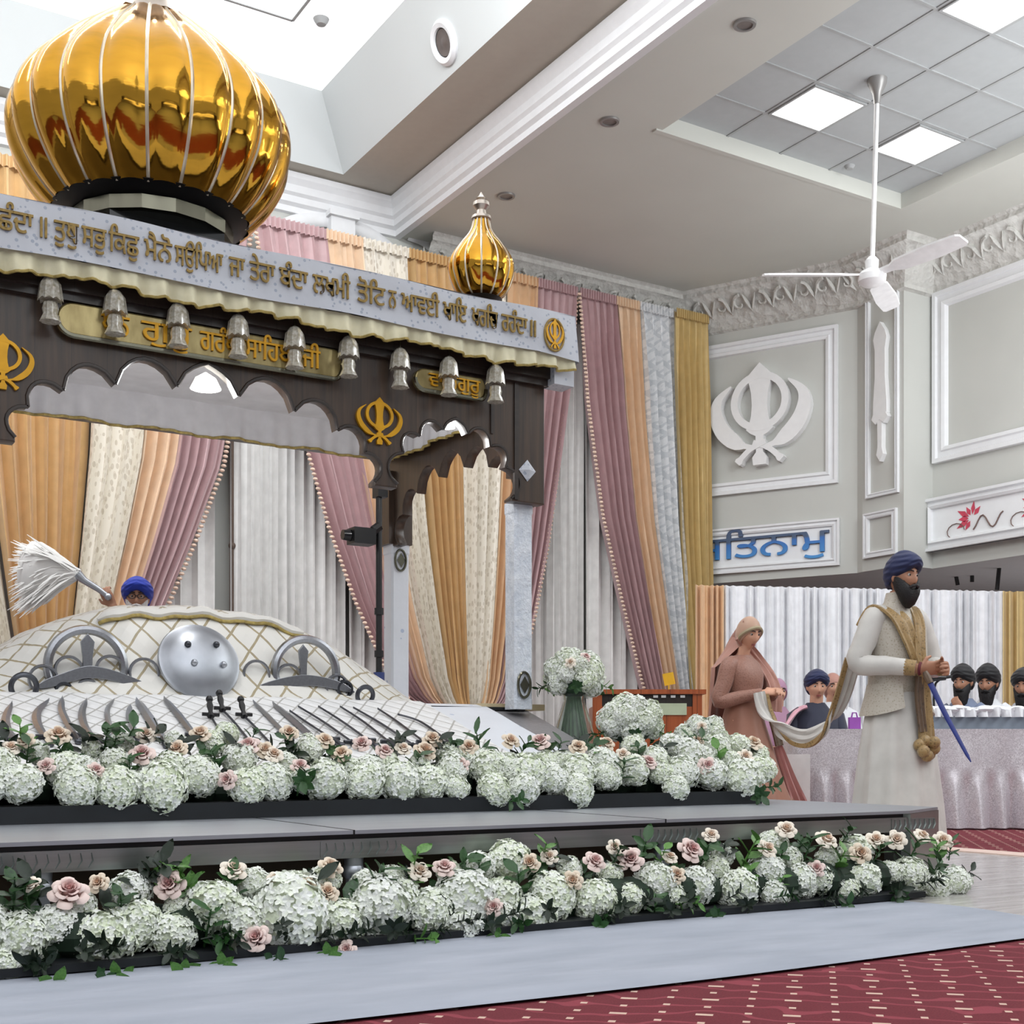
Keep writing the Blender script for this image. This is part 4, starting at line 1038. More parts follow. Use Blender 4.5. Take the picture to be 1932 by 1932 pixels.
for tx, a, b in (('ਮੁਹ', -60, -8), ('ਛੰਦਾ', -4, 62), ('॥', 76, 88), ('ਤੁਧੁ', 102, 148), ('ਸਭੁ', 154, 200), ('ਿਕਛੁ', 205, 262), ('ਮੈਨੋ', 272, 324), ('ਸਉਿਪਆ', 330, 420), ('ਜਾ', 432, 461), ('ਤੇਰਾ', 471, 518), ('ਬੰਦਾ', 527, 580),
    ('ਲਖਮੀ', 590, 660), ('ਤੋਿਟ', 674, 726), ('ਨ', 733, 747), ('ਆਵਈ', 757, 828), ('ਖਾਇ', 836, 880), ('ਖਰਿਚ', 890, 938), ('ਰਹੰਦਾ', 946, 994), ('॥', 1001, 1010)):
    word(tx, a, b)
c = at_y(1046, 632, BYY - .008); mb = MB(); n = 36
mb.tube([c + Vector((.062 * math.cos(2 * PI * i / n), 0, .085 * math.sin(2 * PI * i / n))) for i in range(n)], .007, 6, closed=True); eo = mb.build('emblem_ring', M['goldtext'], root)
emblem('emblem', lambda v: c + Vector((v[0] * .062, -v[2] - .003, v[1] * .085 - .004)), .008, M['goldpaint'], eo, .7)

# hanging clear ornaments
orn = ['clear beaded ornament hanging over the brass plate\'s rounded end, first of the row', 'clear beaded ornament over the brass plate, second of the row', 'clear beaded ornament over the brass plate, third of the row', 'clear beaded ornament over the brass plate, fourth of the row', 'clear beaded ornament at the brass plate\'s far end, fifth of the row',
       'clear beaded ornament between long plate and gold emblem, sixth of the row', 'clear beaded ornament above the gold emblem, seventh of the row', 'clear beaded ornament over the short brass plate, eighth of the row', 'clear beaded ornament nearest the canopy corner, last of the row']
for px, py, lb in zip((95, 217, 336, 449, 556, 658, 755, 847, 935), (515, 541, 566, 588, 611, 629, 652, 668, 683), orn):
    c = at_y(px, py, PY - .135); c.z += .02
    rt_ = thing('hanging_ornament', lb, 'ornament', c - Vector((0, 0, .24)), 'clear ornaments hanging along the canopy edge')
    mb = MB(); mb.tube([c, c + Vector((0, 0, -.04))], .004, 5); mb.build('hanger', M['mirror'], rt_)
    mb = MB(); n = 10; rs = []
    for r, z in ((.006, -.03), (.024, -.042), (.040, -.07), (.047, -.115), (.049, -.135)):
        rs.append([c + Vector((r * (1 + .14 * (j % 2)) * math.cos(2 * PI * j / 20), r * (1 + .14 * (j % 2)) * math.sin(2 * PI * j / 20), z - (.012 if j % 2 and r > .04 else 0))) for j in range(20)])
    mb.rings(rs); mb.build('upper_bell', M['clear'], rt_)
    mb = MB(); rs = []
    for r, z in ((.011, -.142), (.026, -.152), (.031, -.178), (.027, -.20), (.041, -.235)):
        rs.append([c + Vector((r * (1 + .14 * (j % 2)) * math.cos(2 * PI * j / 20), r * (1 + .14 * (j % 2)) * math.sin(2 * PI * j / 20), z)) for j in range(20)])
    mb.rings(rs); mb.build('lower_bell', M['clear'], rt_)

# ---------------------------------------------------------------- gold domes
def dome(root, c, prof, ng, bulge, rib_r, mat_r):
    """fluted bulb: prof = (radius, height); ng gores"""
    mb = MB(); sub = 5; n = ng * sub; rs = []
    P = spline(prof, 44)
    for r, z in P:
        ring = []
        for j in range(n):
            f = (j % sub) / sub; k = 1 - bulge + bulge * math.sin(PI * f) ** .8
            ring.append(Vector(c) + Vector((r * k * math.cos(2 * PI * j / n), r * k * math.sin(2 * PI * j / n), z)))
        rs.append(ring)
    mb.rings(rs, caps=False); mb.build('gold_bulb', M['gold'], root, angle=70)
    base = MB(); base.tube([(r * (1 - bulge) + rib_r * .2, 0, z) for r, z in P], rib_r, 6)
    me = base.mesh('rib', mat_r)
    for j in range(ng):
        o = bpy.data.objects.new('rib', me); COL.objects.link(o); o.parent = root; o.location = Vector(c) - wloc(root); o.rotation_euler = (0, 0, 2 * PI * j / ng)
dc = Vector((PXC, 6.9, 0))
root = thing('gold_dome', 'huge fluted gold onion dome on the canopy roof', 'dome', dc + Vector((0, 0, 2.9)))
dome(root, dc, [(.52, 3.445), (.57, 3.49), (.645, 3.58), (.715, 3.71), (.742, 3.84), (.73, 3.96), (.66, 4.10), (.50, 4.27), (.345, 4.40), (.225, 4.50), (.15, 4.58), (.12, 4.64)], 20, .065, .010, M['rib'])
mb = MB(); rs = []; n = 40
for r, z in ((.262, 4.47), (.222, 4.52), (.165, 4.59), (.125, 4.68), (.10, 4.82), (.16, 4.9), (.10, 5.0), (.03, 5.2)):
    rs.append([dc + Vector((r * (1 + .03 * (j % 2)) * math.cos(2 * PI * j / n), r * (1 + .03 * (j % 2)) * math.sin(2 * PI * j / n), z - (.02 * abs(math.sin(PI * j / 5)) if z < 4.49 else 0))) for j in range(n)])
mb.rings(rs); mb.build('silver_cap', M['silvercap'], root)
mb = MB(); mb.lathe([(.40, 3.33), (.43, 3.335), (.43, 3.405), (.41, 3.41)], dc, 16); mb.build('mirrored_ring', M['mirror'], root, smooth=False)
mb = MB(); mb.lathe([(.40, 3.40), (.515, 3.45), (.46, 3.50), (.30, 3.53), (.0, 3.53)], dc, 20); mb.build('underside', M['black'], root)
mb = MB()
for z0_, z1_, hw_ in ((2.9, 3.35, .30), (2.9, 3.0, .34)):
    mb.box((dc.x - hw_, dc.y - hw_, z0_), (dc.x + hw_, dc.y + hw_, z1_))
mb.build('pedestal', M['blackglossy'], root, smooth=False)
sc_ = at_y(908, 510, 6.31); s0 = sc_.z
root = thing('small_gold_dome', 'small fluted gold dome with finial at the canopy corner', 'dome', (sc_.x, sc_.y, 2.9))
cc = Vector((sc_.x, sc_.y, 0))
dome(root, cc, [(.10, s0 - .165), (.145, s0 - .13), (.18, s0 - .06), (.192, s0), (.18, s0 + .06), (.135, s0 + .13), (.085, s0 + .19), (.055, s0 + .24), (.042, s0 + .30)], 12, .06, .006, M['rib'])
mb = MB(); mb.lathe([(.05, s0 + .285), (.058, s0 + .29), (.055, s0 + .305), (.03, s0 + .31), (.026, s0 + .34), (.048, s0 + .365), (.046, s0 + .385), (.02, s0 + .40), (.03, s0 + .408), (.016, s0 + .42), (.003, s0 + .445)], cc, 20); mb.build('finial', M['silvercap'], root)
mb = MB(); mb.lathe([(.11, 2.9), (.11, 2.95), (.07, 2.97), (.07, s0 - .2), (.12, s0 - .17)], cc, 20); mb.build('pedestal', M['walnutdark'], root)
# ---------------------------------------------------------------- cloths on the base
SL = (.83 - .45) / 1.2                                             # slope of the cloth under the swords
def slope_z(y): return .45 + SL * (y - 5.0)
def on_slope(px, py, off=.0):
    b = ray(px)[1]; q = (py - CY) / FPX
    Z = (H - .45 + 5 * SL - off) / (SL * b + q); return at_depth(px, py, Z)
NS = Vector((0, -SL, 1)).normalized()
def slope_cloth(name, x0, x1, off, mat, label, wav):
    def fn(u, v):
        x = x0 + (x1 - x0) * u; y = 4.99 + 1.24 * v
        z = min(slope_z(y), .835) + off + wav * math.sin(x * 11 + y * 4) * math.sin(y * 9 + x) * .5
        if u in (0, 1): z -= off
        return (x, y - (.03 if v == 0 else 0), z if v > 0 else z - .03)
    mb = MB(); mb.grid(fn, 70, 26, uv=lambda u, v: ((x1 - x0) * u, 1.3 * v)); return mb.build(name, mat, label=label, cat='cloth')
slope_cloth('plain_cloth', 2.9, 3.66, .010, M['speck'], 'plain white cloth with blue specks beside the quilted cloth', .006)
slope_cloth('quilted_cloth', -.6, 3.32, .022, M['quilt2'], 'white quilted cloth on the slope beneath the row of swords', .008)
# mound of quilted coverlets
HXC = 2.12
HT = [(0, 1.355), (.35, 1.335), (.6, 1.265), (.8, 1.175), (.95, 1.085), (1.1, .985), (1.25, .875), (1.33, .835)]
HP = spline([(6.2, 0), (6.27, .12), (6.36, .42), (6.47, .74), (6.58, .93), (6.72, 1.0), (7.05, 1.02), (7.28, .85), (7.45, .35), (7.52, 0)], 40)
def mound(x, k):
    y, q = HP[k]; zt_ = interp(HT, abs(x - HXC)); e = max(0, 1 - (abs(x - HXC) / 1.33) ** 4)
    yy = 6.2 + (y - 6.2) * (.35 + .65 * e) + .25 * (1 - e)
    return Vector((x, yy, .838 + (zt_ - .838) * q + .006 * math.sin(x * 17 + k) * math.sin(k * .9)))
root = thing('quilted_mound', 'white mound of gold-quilted coverlets under the canopy', 'coverlet', (HXC, 6.8, .83))
acc = [0]
for k in range(40): acc.append(acc[-1] + math.hypot(HP[k + 1][0] - HP[k][0], .5 * (HP[k + 1][1] - HP[k][1])))
mb = MB(); mb.grid(lambda u, v: mound(HXC - 1.33 + 2.66 * u, min(40, int(round(v * 40)))), 90, 40, uv=lambda u, v: (2.66 * u, acc[min(40, int(round(v * 40)))]))
mb.build('coverlet', M['quilt'], root)
mb = MB(); pth = []
for i in range(31):
    px = 175 + (560 - 175) * i / 30; x = at_y(px, 1180, 6.62).x
    p = mound(x, 16); pth.append(p + Vector((0, -.01, .012 + .006 * math.sin(i * 1.3))))
mb.tube(pth, [.008] + [.026 + .006 * math.sin(i) for i in range(29)] + [.008], 8); mb.build('rolled_edge', M['quilt'], root)
mb = MB(); mb.tube([p + Vector((0, -.022, -.022)) for p in pth], .009, 6); mb.build('gold_cord', M['fringe'], root)

# shield
SY = 6.30
c = at_y(376, 1249, SY); Zs = SN * c.x + CS * c.y; r = 77 / FPX * Zs
tilt = Vector((.0, -.93, .36)).normalized(); rot = tilt.to_track_quat('Z', 'Y').to_matrix()
root = thing('round_shield', 'round polished steel shield with four bosses leaning on the mound', 'shield', c)
mb = MB(); lathe_dir(mb, [(r, -.015), (r * 1.02, -.005), (r, .006), (r * .93, .012), (r * .8, .034), (r * .55, .058), (r * .28, .070), (.002, .074)], c, rot, 48); mb.build('dish', M['shield'], root)
for px, py, bm in ((350, 1222, 'dblade'), (404, 1222, 'dblade'), (357, 1264, 'shield'), (413, 1266, 'shield')):
    p = at_y(px, py, SY); o = (p - c); o = o - tilt * o.dot(tilt); dd = o.length / r
    mb = MB(); lathe_dir(mb, [(.016, .0), (.017, .012), (.010, .022), (.002, .026)], c + o + tilt * (.072 - .06 * dd ** 2), rot, 14); mb.build('boss', M[bm], root)

# steel emblem stands: ring, upright blade, curved sword
def stand(label, ring_c, ring_r, blade, sword, smalls, yy):
    root = thing('steel_emblem_stand', label, 'emblem', at_y(ring_c[0], 1318, yy), 'steel emblem stands beside the shield')
    P = lambda px, py, o=0: at_y(px, py, yy - o)
    Z = lambda p: SN * p.x + CS * p.y
    c = P(*ring_c); rr = ring_r / FPX * Z(c); n = 44
    mb = MB(); mb.tube([c + Vector((rr * math.cos(2 * PI * i / n), 0, rr * math.sin(2 * PI * i / n))) for i in range(n)], .023, 8, closed=True, flat=1.2); mb.build('ring', M['blade'], root)
    (bx, b0, b1, bw) = blade; a, b = P(bx, b0, .02), P(bx, b1, .02); hw = bw / FPX * Z(a) / 2
    mp = lambda v: Vector((a.x + v[0], a.y - v[2], v[1]))
    flat_shape('upright_blade', [[(-hw * .62, b.z), (-hw * .7, (a.z + b.z) / 2), (-hw, a.z - hw * .6), (0, a.z + hw * .6), (hw, a.z - hw * .6), (hw * .7, (a.z + b.z) / 2), (hw * .62, b.z)]], .012, M['blade'], mp, .002, root)
    pts = [P(px, py, .035) for px, py in sword]
    pp = spline([(p.x, p.z) for p in pts], 26); wd = [interp([(0, .010), (.12, .022), (.5, .03), (.85, .022), (1, .004)], i / 26) for i in range(27)]
    flat_shape('curved_sword', [blade2d(pp, wd)], .012, M['blade'], lambda v: Vector((v[0], pts[0].y - v[2], v[1])), .002, root)
    for k, (px, py, rad, dk) in enumerate(smalls):
        c2 = P(px, py, .01 + .004 * k); r2 = rad / FPX * Z(c2)
        mb = MB(); mb.tube([c2 + Vector((r2 * math.cos(2 * PI * i / 26), 0, r2 * math.sin(2 * PI * i / 26))) for i in range(26)], .008 if not dk else .012, 6, closed=True, flat=1.3); mb.build('small_ring', M['dblade'] if dk else M['blade'], root)
    return root
stand('steel ring-and-blade emblem between the whisk and the shield', (163, 1258), 70, (165, 1203, 1278, 26), [(72, 1296), (120, 1280), (170, 1268), (230, 1280), (308, 1312)],
      [(130, 1264, 25, 0), (208, 1264, 26, 0), (272, 1270, 27, 0), (82, 1282, 26, 0), (165, 1305, 22, 0), (120, 1303, 14, 1)], 6.33)
stand('steel ring-and-blade emblem between the shield and the black tripod', (577, 1268), 62, (572, 1222, 1282, 20), [(462, 1316), (505, 1296), (570, 1284), (625, 1290), (668, 1306)],
      [(484, 1272, 25, 0), (545, 1278, 24, 0), (604, 1308, 20, 0), (560, 1310, 16, 0), (636, 1296, 22, 0), (650, 1300, 14, 1)], 6.33)
for px, py, rad, lb in ((45, 1296, 23, 'small dark steel ring near the picture edge under the whisk'), (689, 1312, 16, 'small dark steel ring at the mound\'s end beside the tripod')):
    c = at_y(px, py, 6.22); r2 = rad / FPX * (SN * c.x + CS * c.y)
    mb = MB(); mb.tube([c + Vector((r2 * math.cos(2 * PI * i / 30), -.01 * math.sin(2 * PI * i / 30), r2 * math.sin(2 * PI * i / 30))) for i in range(30)], .013, 8, closed=True); mb.build('steel_ring', M['dblade'], label=lb, cat='ring', group='small dark steel rings by the mound')

# swords laid on the slope: pixel path from tip to hilt, blade half-width (px), tone, hilt
ordn = ['first', 'second', 'third', 'fourth', 'fifth', 'sixth', 'seventh', 'eighth', 'ninth', 'tenth', 'eleventh', 'twelfth', 'thirteenth', 'fourteenth', 'fifteenth', 'sixteenth', 'seventeenth', 'eighteenth', 'nineteenth', 'twentieth']
SW = [([(23, 1324), (11, 1353), (14, 1376), (30, 1396)], 8, 0, 1), ([(93, 1319), (71, 1342), (71, 1365), (86, 1390)], 8, 0, 1), ([(118, 1314), (116, 1337), (128, 1365), (140, 1386)], 7, 0, 1),
      ([(164, 1318), (155, 1342), (159, 1367), (180, 1398)], 7, 0, 1), ([(216, 1319), (203, 1337), (205, 1362), (219, 1390)], 5, 0, 1), ([(246, 1329), (244, 1353), (258, 1388)], 6, 0, 1),
      ([(257, 1317), (281, 1353), (306, 1394)], 10, 0, 0), ([(309, 1315), (335, 1346), (366, 1386)], 8, 0, 0), ([(398, 1352), (408, 1368), (422, 1392)], 2.5, 1, 2), ([(420, 1340), (438, 1358), (466, 1392)], 3, 1, 2),
      ([(461, 1352), (478, 1368), (506, 1398)], 3, 1, 2), ([(477, 1322), (503, 1348), (538, 1384)], 6, 0, 0), ([(514, 1325), (550, 1356), (596, 1396)], 9, 0, 0), ([(546, 1341), (580, 1364), (626, 1394)], 3.2, 1, 0),
      ([(562, 1333), (610, 1362), (664, 1400)], 3.4, 1, 0), ([(600, 1333), (645, 1361), (694, 1396)], 3.4, 1, 0), ([(641, 1333), (686, 1362), (733, 1399)], 3.2, 1, 0), ([(666, 1335), (720, 1366), (780, 1406)], 3.6, 1, 0),
      ([(712, 1337), (750, 1362), (800, 1400)], 3.2, 1, 0), ([(750, 1348), (795, 1363), (850, 1402)], 3.6, 1, 0)]
kind_txt = {0: 'straight steel sword', 1: 'short curved steel dagger', 2: 'thin dark-hilted blade'}
for k, (path, hw, dk, hl) in enumerate(SW):
    P = [on_slope(px, py, .034) for px, py in path]
    root = thing('sword', '%s on the slope, %s of the row from the picture edge' % (kind_txt[hl], ordn[k]), 'sword', P[-1], 'swords laid in a row on the quilted slope')
    S_ = [Vector(p) for p in spline([tuple(p) for p in P], 18)]
    Zm = SN * P[0].x + CS * P[0].y; w_ = hw / FPX * Zm
    vs = []
    for i, p in enumerate(S_):
        t = (S_[min(i + 1, 18)] - S_[max(i - 1, 0)]).normalized(); side = NS.cross(t).normalized(); f = interp([(0, .05), (.18, .8), (.5, 1), (1, .85)], i / 18)
        if hl == 2: f = 1 if i > 1 else .6
        vs.append([p + side * w_ * f, p + NS * .007, p - side * w_ * f, p - NS * .004])
    mb = MB(); mb.rings(vs); mb.build('blade', M['dblade'] if dk else M['blade'], root, smooth=False)
    t = (S_[-1] - S_[-3]).normalized(); side = NS.cross(t).normalized(); e = S_[-1]
    e = Vector(S_[-1])
    if hl == 2:                                                    # hilt at the upper end
        a = S_[0]; u = (S_[0] - S_[2]).normalized(); up = (u + NS * .8).normalized()
        mb = MB(); mb.tube([a, a + up * .03, a + up * .06, a + up * .085], [.018, .010, .016, .012], 8); mb.ball(a + up * .10, .018, 8)
        mb.tube([a + side * -.04 + up * .012, a + side * .04 + up * .012], .009, 6); mb.build('hilt', M['black'], root)
    else:
        mb = MB(); mb.tube([e - t * .01, e + t * .05, e + t * .09], [.012, .014, .010], 8); mb.tube([e - side * .04, e + side * .04], .010, 6); mb.ball(e + t * .1, .016, 8); mb.build('hilt', M['dblade'], root)

# camera on its black stand
TY_ = 6.95
b = at_y(715, 1345, TY_); tpt = at_y(717, 905, TY_)
root = thing('camera_stand', 'thin black pole stand with a small video camera before the mauve swag', 'camera stand', (b.x, TY_, ZB))
mb = MB(); mb.tube([(b.x, TY_, ZB + .02), (b.x, TY_, tpt.z)], .019, 10)
for z in (at_y(715, 1160, TY_).z, at_y(715, 1240, TY_).z): mb.tube([(b.x, TY_, z), (b.x, TY_, z + .04)], .028, 10)
mb.build('pole', M['black'], root)
for an in (0.3, 2.4, 4.5): mb = MB(); mb.tube([(b.x, TY_, ZB + .14), (b.x + .2 * math.cos(an), TY_ + .16 * math.sin(an), ZB + .012)], .011, 6); mb.build('leg', M['black'], root)
cz = at_y(690, 1013, TY_); mb = MB(); mb.box((cz.x - .10, TY_ - .06, cz.z - .05), (cz.x + .04, TY_ + .05, cz.z + .045)); mb.tube([(cz.x + .05, TY_, cz.z + .04), (cz.x + .09, TY_, cz.z + .07)], .03, 8); ca = mb.build('camera_body', M['black'], root, smooth=False)
mb = MB(); mb.tube([(cz.x - .10, TY_, cz.z), (cz.x - .15, TY_, cz.z)], [.036, .03], 12); mb.build('lens', M['blackglossy'], ca)
hd = at_y(718, 922, TY_); mb = MB(); mb.box((hd.x - .035, TY_ - .04, hd.z - .055), (hd.x + .03, TY_ + .04, hd.z + .05)); mb.build('stand_head', M['black'], root, smooth=False)
cz = at_y(712, 1278, TY_); mb = MB(); mb.tube([(b.x, TY_, cz.z - .025), (b.x, TY_, cz.z + .03)], .034, 10); mb.build('blue_clamp', plain('blue_clamp_plastic', (52, 66, 120), .4), root)

# wooden box behind the flowers
def cam_box(mb, c, w_, d_, z0, z1, m=0):                         # box square to the line of sight
    hx_, hz_ = Vector((CS, -SN, 0)), Vector((SN, CS, 0)); mb.obox(Vector((c.x, c.y, (z0 + z1) / 2)), hx_ * w_ / 2, hz_ * d_ / 2, ZU * (z1 - z0) / 2, m)
Zb = 8.3; W = (1318 - 1112) / FPX * Zb; ztop = at_depth(1217, 1301, Zb).z; c = at_depth(1215, 1400, Zb + .2); hxv, hzv = Vector((CS, -SN, 0)), Vector((SN, CS, 0))
root = thing('wooden_box', 'orange wooden offering box with a pale window behind the flowers', 'box', (c.x, c.y, 0))
mb = MB(); cam_box(mb, c, W, .40, 0, ztop - .11); mb.build('body', M['oak'], root, smooth=False)
mb = MB(); cam_box(mb, c, W + .05, .46, ztop - .03, ztop); mb.build('lid', M['oak'], root, smooth=False)
mb = MB(); cam_box(mb, c - hzv * .17, W - .06, .05, ztop - .11, ztop - .03); pn = mb.build('dark_band', M['walnutdark'], root, smooth=False)
for s in (-1, 1): mb = MB(); cam_box(mb, c + hxv * s * (W / 2 - .03) - hzv * .20, .06, .03, .0, ztop - .03); mb.build('corner_post', M['oak'], root, smooth=False)
mb = MB(); cam_box(mb, c - hzv * .205, W * .72, .012, at_depth(1217, 1349, Zb).z, at_depth(1217, 1327, Zb).z); mb.build('window_panel', M['windowpale'], root, smooth=False)
y1 = at_depth(1240, 1314, Zb)
mb = MB()
for px in (1237, 1252, 1270, 1288): p = at_depth(px, 1314, Zb - .012); mb.obox(p, hxv * .015, hzv * .002, ZU * .008)
mb.build('white_marks', M['whiteplastic'], pn, smooth=False)
p = at_depth(1262, 1281, Zb + .15); mb = MB(); mb.obox(Vector((p.x, p.y, p.z)), (hxv + ZU * .2).normalized() * .036, hzv * .004, (ZU - hxv * .2).normalized() * .04); mb.obox(Vector((p.x, p.y, (p.z + ztop) / 2)), hxv * .004, hzv * .003, ZU * max(.01, (p.z - ztop) / 2 + .002)); mb.build('yellow_card', M['yellow'], label='small yellow card standing on the wooden box lid', cat='card')
# ---------------------------------------------------------------- flowers
def hyd_mesh(seed):
    rr = random.Random(seed); mb = MB(); N = 250
    mb.ball((0, 0, 0), (.84, .84, .80), 16, 1)
    for i in range(N):
        z = 1 - 2 * (i + .5) / N
        if z < -.72: continue
        r = math.sqrt(1 - z * z); an = i * 2.39996 + rr.uniform(-.15, .15)
        n = Vector((r * math.cos(an), r * math.sin(an), z))
        lump = 1 + .09 * math.sin(3.1 * n.x + seed) * math.sin(4 * n.y + 2 * seed) + .05 * math.sin(7 * n.x + 5 * n.z + seed) + rr.uniform(-.04, .05); c = n * (.88 * lump); w0 = rr.uniform(0, 1.57); s = rr.uniform(.125, .175)
        tl = n + Vector((rr.uniform(-.4, .4), rr.uniform(-.4, .4), rr.uniform(-.4, .4))); tl.normalize(); a = tl.orthogonal().normalized(); b = tl.cross(a)
        for k in range(4):
            w_ = w0 + k * PI / 2; d = a * math.cos(w_) + b * math.sin(w_); e = tl.cross(d)
            mb.add([c, c + d * s * .42 + e * s * .40 + tl * s * .20, c + d * s * .85 + e * s * .30 + tl * s * .22, c + d * s * 1.02 + tl * s * .12, c + d * s * .85 - e * s * .30 + tl * s * .22, c + d * s * .42 - e * s * .40 + tl * s * .20, c + d * s * .6 + tl * s * .02],
                   [(0, 6, 1), (1, 6, 2), (2, 6, 3), (3, 6, 4), (4, 6, 5), (5, 6, 0)])
    return mb.mesh('hydrangea', [M['hyd'], M['hydcore']], smooth=False)
HYD = [hyd_mesh(k) for k in range(4)]
def rose_mesh(mat, seed):
    rr = random.Random(seed); mb = MB()
    for ring, (n, r0, r1, h0, h1) in enumerate(((3, .08, .15, .30, .70), (4, .16, .29, .15, .76), (4, .24, .44, -.05, .74), (5, .30, .62, -.25, .66), (6, .34, .86, -.40, .50))):
        for k in range(n):
            a0 = 2 * PI * k / n + ring * .7 + rr.uniform(-.25, .25); tz = rr.uniform(-.08, .08); wd = 2 * PI / n * (.80 if ring < 2 else .66)
            def fn(u, v, a0=a0, wd=wd, r0=r0, r1=r1, h0=h0, h1=h1, ring=ring, tz=tz):
                t = u * 2 - 1; an = a0 + t * wd * (1 - .25 * v * v); rad = r0 + (r1 - r0) * v ** 1.5 + (.06 * v ** 4 * ring / 2) - .04 * t * t - .13 * t ** 4 * v * min(ring, 3) / 2
                return (rad * math.cos(an), rad * math.sin(an), h0 + (h1 + tz - h0) * math.sin(v * 1.45) - .10 * t * t * v - (.20 * v ** 6 * (ring - 1) / 2 if ring > 1 else 0))
            mb.grid(fn, 5, 5)
    mb.ball((0, 0, .3), (.11, .11, .3), 8)
    return mb.mesh('rose', mat, angle=80)
ROSE = {'p': rose_mesh(M['rosep'], 1), 'c': rose_mesh(M['rosec'], 2), 't': rose_mesh(M['roset'], 3)}
def sprig_mesh(mat, n, seed, wide=.21):
    rr = random.Random(seed); mb = MB()
    mb.tube([(0, 0, 0), (.02, 0, .5), (0, .02, .9)], [.03, .022, .012], 5)
    for k in range(n):
        h = .15 + .8 * k / n; an = k * 2.4; out = Vector((math.cos(an), math.sin(an), rr.uniform(.35, .9))).normalized(); sd = out.cross(ZU).normalized(); up = sd.cross(out); L = rr.uniform(.42, .62); b0 = Vector((0, 0, h))
        pts = [(0, .02), (.3, wide * .8), (.6, wide * .8), (.85, wide * .4), (1, .005)]; rw = []
        for t, w_ in pts: c = b0 + out * L * t - ZU * (.16 * t * t * L); rw.append((c - sd * w_ * L * 1.4 + up * .03, c, c + sd * w_ * L * 1.4 + up * .03))
        for i in range(4):
            mb.add(list(rw[i]) + list(rw[i + 1]), [(0, 1, 4, 3), (1, 2, 5, 4)])
    return mb.mesh('leaf_sprig', mat, angle=70)
SPR = [sprig_mesh(M['leaf'], 8, 1), sprig_mesh(M['leafb'], 7, 2), sprig_mesh(M['leaf'], 10, 3, .12), sprig_mesh(M['leafd'], 9, 4, .18)]
def place(name, me, parent, p, s, aim=None, spin=None, squash=(1, 1, 1)):
    o = bpy.data.objects.new(name, me); COL.objects.link(o); o.parent = parent; o.location = Vector(p) - wloc(parent)
    q = (Vector(aim) if aim is not None else Vector((R.uniform(-.3, .3), -.6, .8))).to_track_quat('Z', 'Y')
    o.rotation_mode = 'QUATERNION'; o.rotation_quaternion = q @ Vector((0, 0, 1)).rotation_difference(Vector((0, 0, 1))) @ Matrix.Rotation(R.uniform(0, 6.28) if spin is None else spin, 4, 'Z').to_quaternion()
    o.scale = (s * squash[0], s * squash[1], s * squash[2]); return o
def depth_of(p): return SN * p.x + CS * p.y

def garland(label, hyd, roses, sprigs, tray, y_front, y_back, base_line, top_line, loc, seed):
    root = thing('flower_garland', label, 'flower garland', loc)
    rel = lambda px, py: min(1, max(0, (base_line(px) - py) / (base_line(px) - top_line(px))))
    for px, py, d in hyd:
        y = y_front + (y_back - y_front) * rel(px, py) ** 1.2; p = at_y(px, py, y); s = d / FPX * depth_of(p) / 2 * 1.12
        place('hydrangea', R.choice(HYD), root, p, s, (R.uniform(-.5, .1), -.8, .3 + .7 * rel(px, py)), None, (R.uniform(.92, 1.05), R.uniform(.92, 1.05), R.uniform(.85, 1)))
    for px, py, d, k in roses:
        y = y_front + (y_back - y_front) * rel(px, py) ** 1.2 - .055; p = at_y(px, py, y); s = d / FPX * depth_of(p) / 2 * 1.05
        aim = Vector((-.35 + R.uniform(-.35, .35), -.8, .25 + .5 * rel(px, py) + R.uniform(-.2, .3)))
        place('rose', ROSE[k], root, p, s, aim)
    for px, py, s, k in sprigs:
        y = y_front + (y_back - y_front) * rel(px, py) - .03; p = at_y(px, py, y)
        up = rel(px, py) > .3
        place('leaf_sprig', SPR[k], root, p - Vector((0, 0, s * .5 if up else -s * .0)), s, (R.uniform(-.6, .6), -.4, 1.0) if up else (R.uniform(-.8, .8), -1, .12))
    rr = random.Random(seed + 20)
    for k in range(34):
        px = (-20 + 1830 * (k + rr.random()) / 34) if seed == 1 else (-20 + 1470 * (k + rr.random()) / 34); f = rr.uniform(.35, .95)
        py = base_line(px) + (top_line(px) - base_line(px)) * f; p = at_y(px, py, y_back - .01)
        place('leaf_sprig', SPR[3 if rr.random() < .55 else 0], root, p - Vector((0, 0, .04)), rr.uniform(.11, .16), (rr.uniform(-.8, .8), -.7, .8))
    return root
# lower garland on the floor before the platform
LH = [(40, 1770, 105), (8, 1826, 75), (-30, 1750, 100), (105, 1745, 82), (195, 1772, 110), (150, 1712, 62), (255, 1745, 95), (325, 1765, 90), (245, 1682, 72), (400, 1715, 110), (450, 1738, 92), (545, 1728, 155), (640, 1742, 92), (478, 1668, 62), (612, 1662, 62),
      (715, 1712, 118), (752, 1694, 80), (808, 1720, 90), (875, 1694, 112), (876, 1752, 78), (945, 1692, 80), (950, 1735, 72), (1008, 1728, 86), (1038, 1690, 92), (1122, 1703, 90), (1183, 1698, 66), (962, 1626, 82), (905, 1634, 60), (1238, 1664, 74), (1314, 1670, 70), (1270, 1690, 50), (1390, 1678, 74), (1446, 1644, 68), (1461, 1688, 54), (1511, 1662, 66), (1545, 1658, 52), (1458, 1592, 58), (1628, 1662, 68), (1600, 1680, 46), (1613, 1606, 62), (1719, 1650, 64), (1765, 1672, 58), (1803, 1662, 58), (1681, 1645, 44), (1363, 1614, 44), (1075, 1640, 50), (1150, 1650, 48), (1350, 1640, 52), (690, 1665, 50), (330, 1715, 46), (850, 1650, 50), (1490, 1620, 48), (1560, 1620, 44), (740, 1655, 46), (560, 1672, 60)]
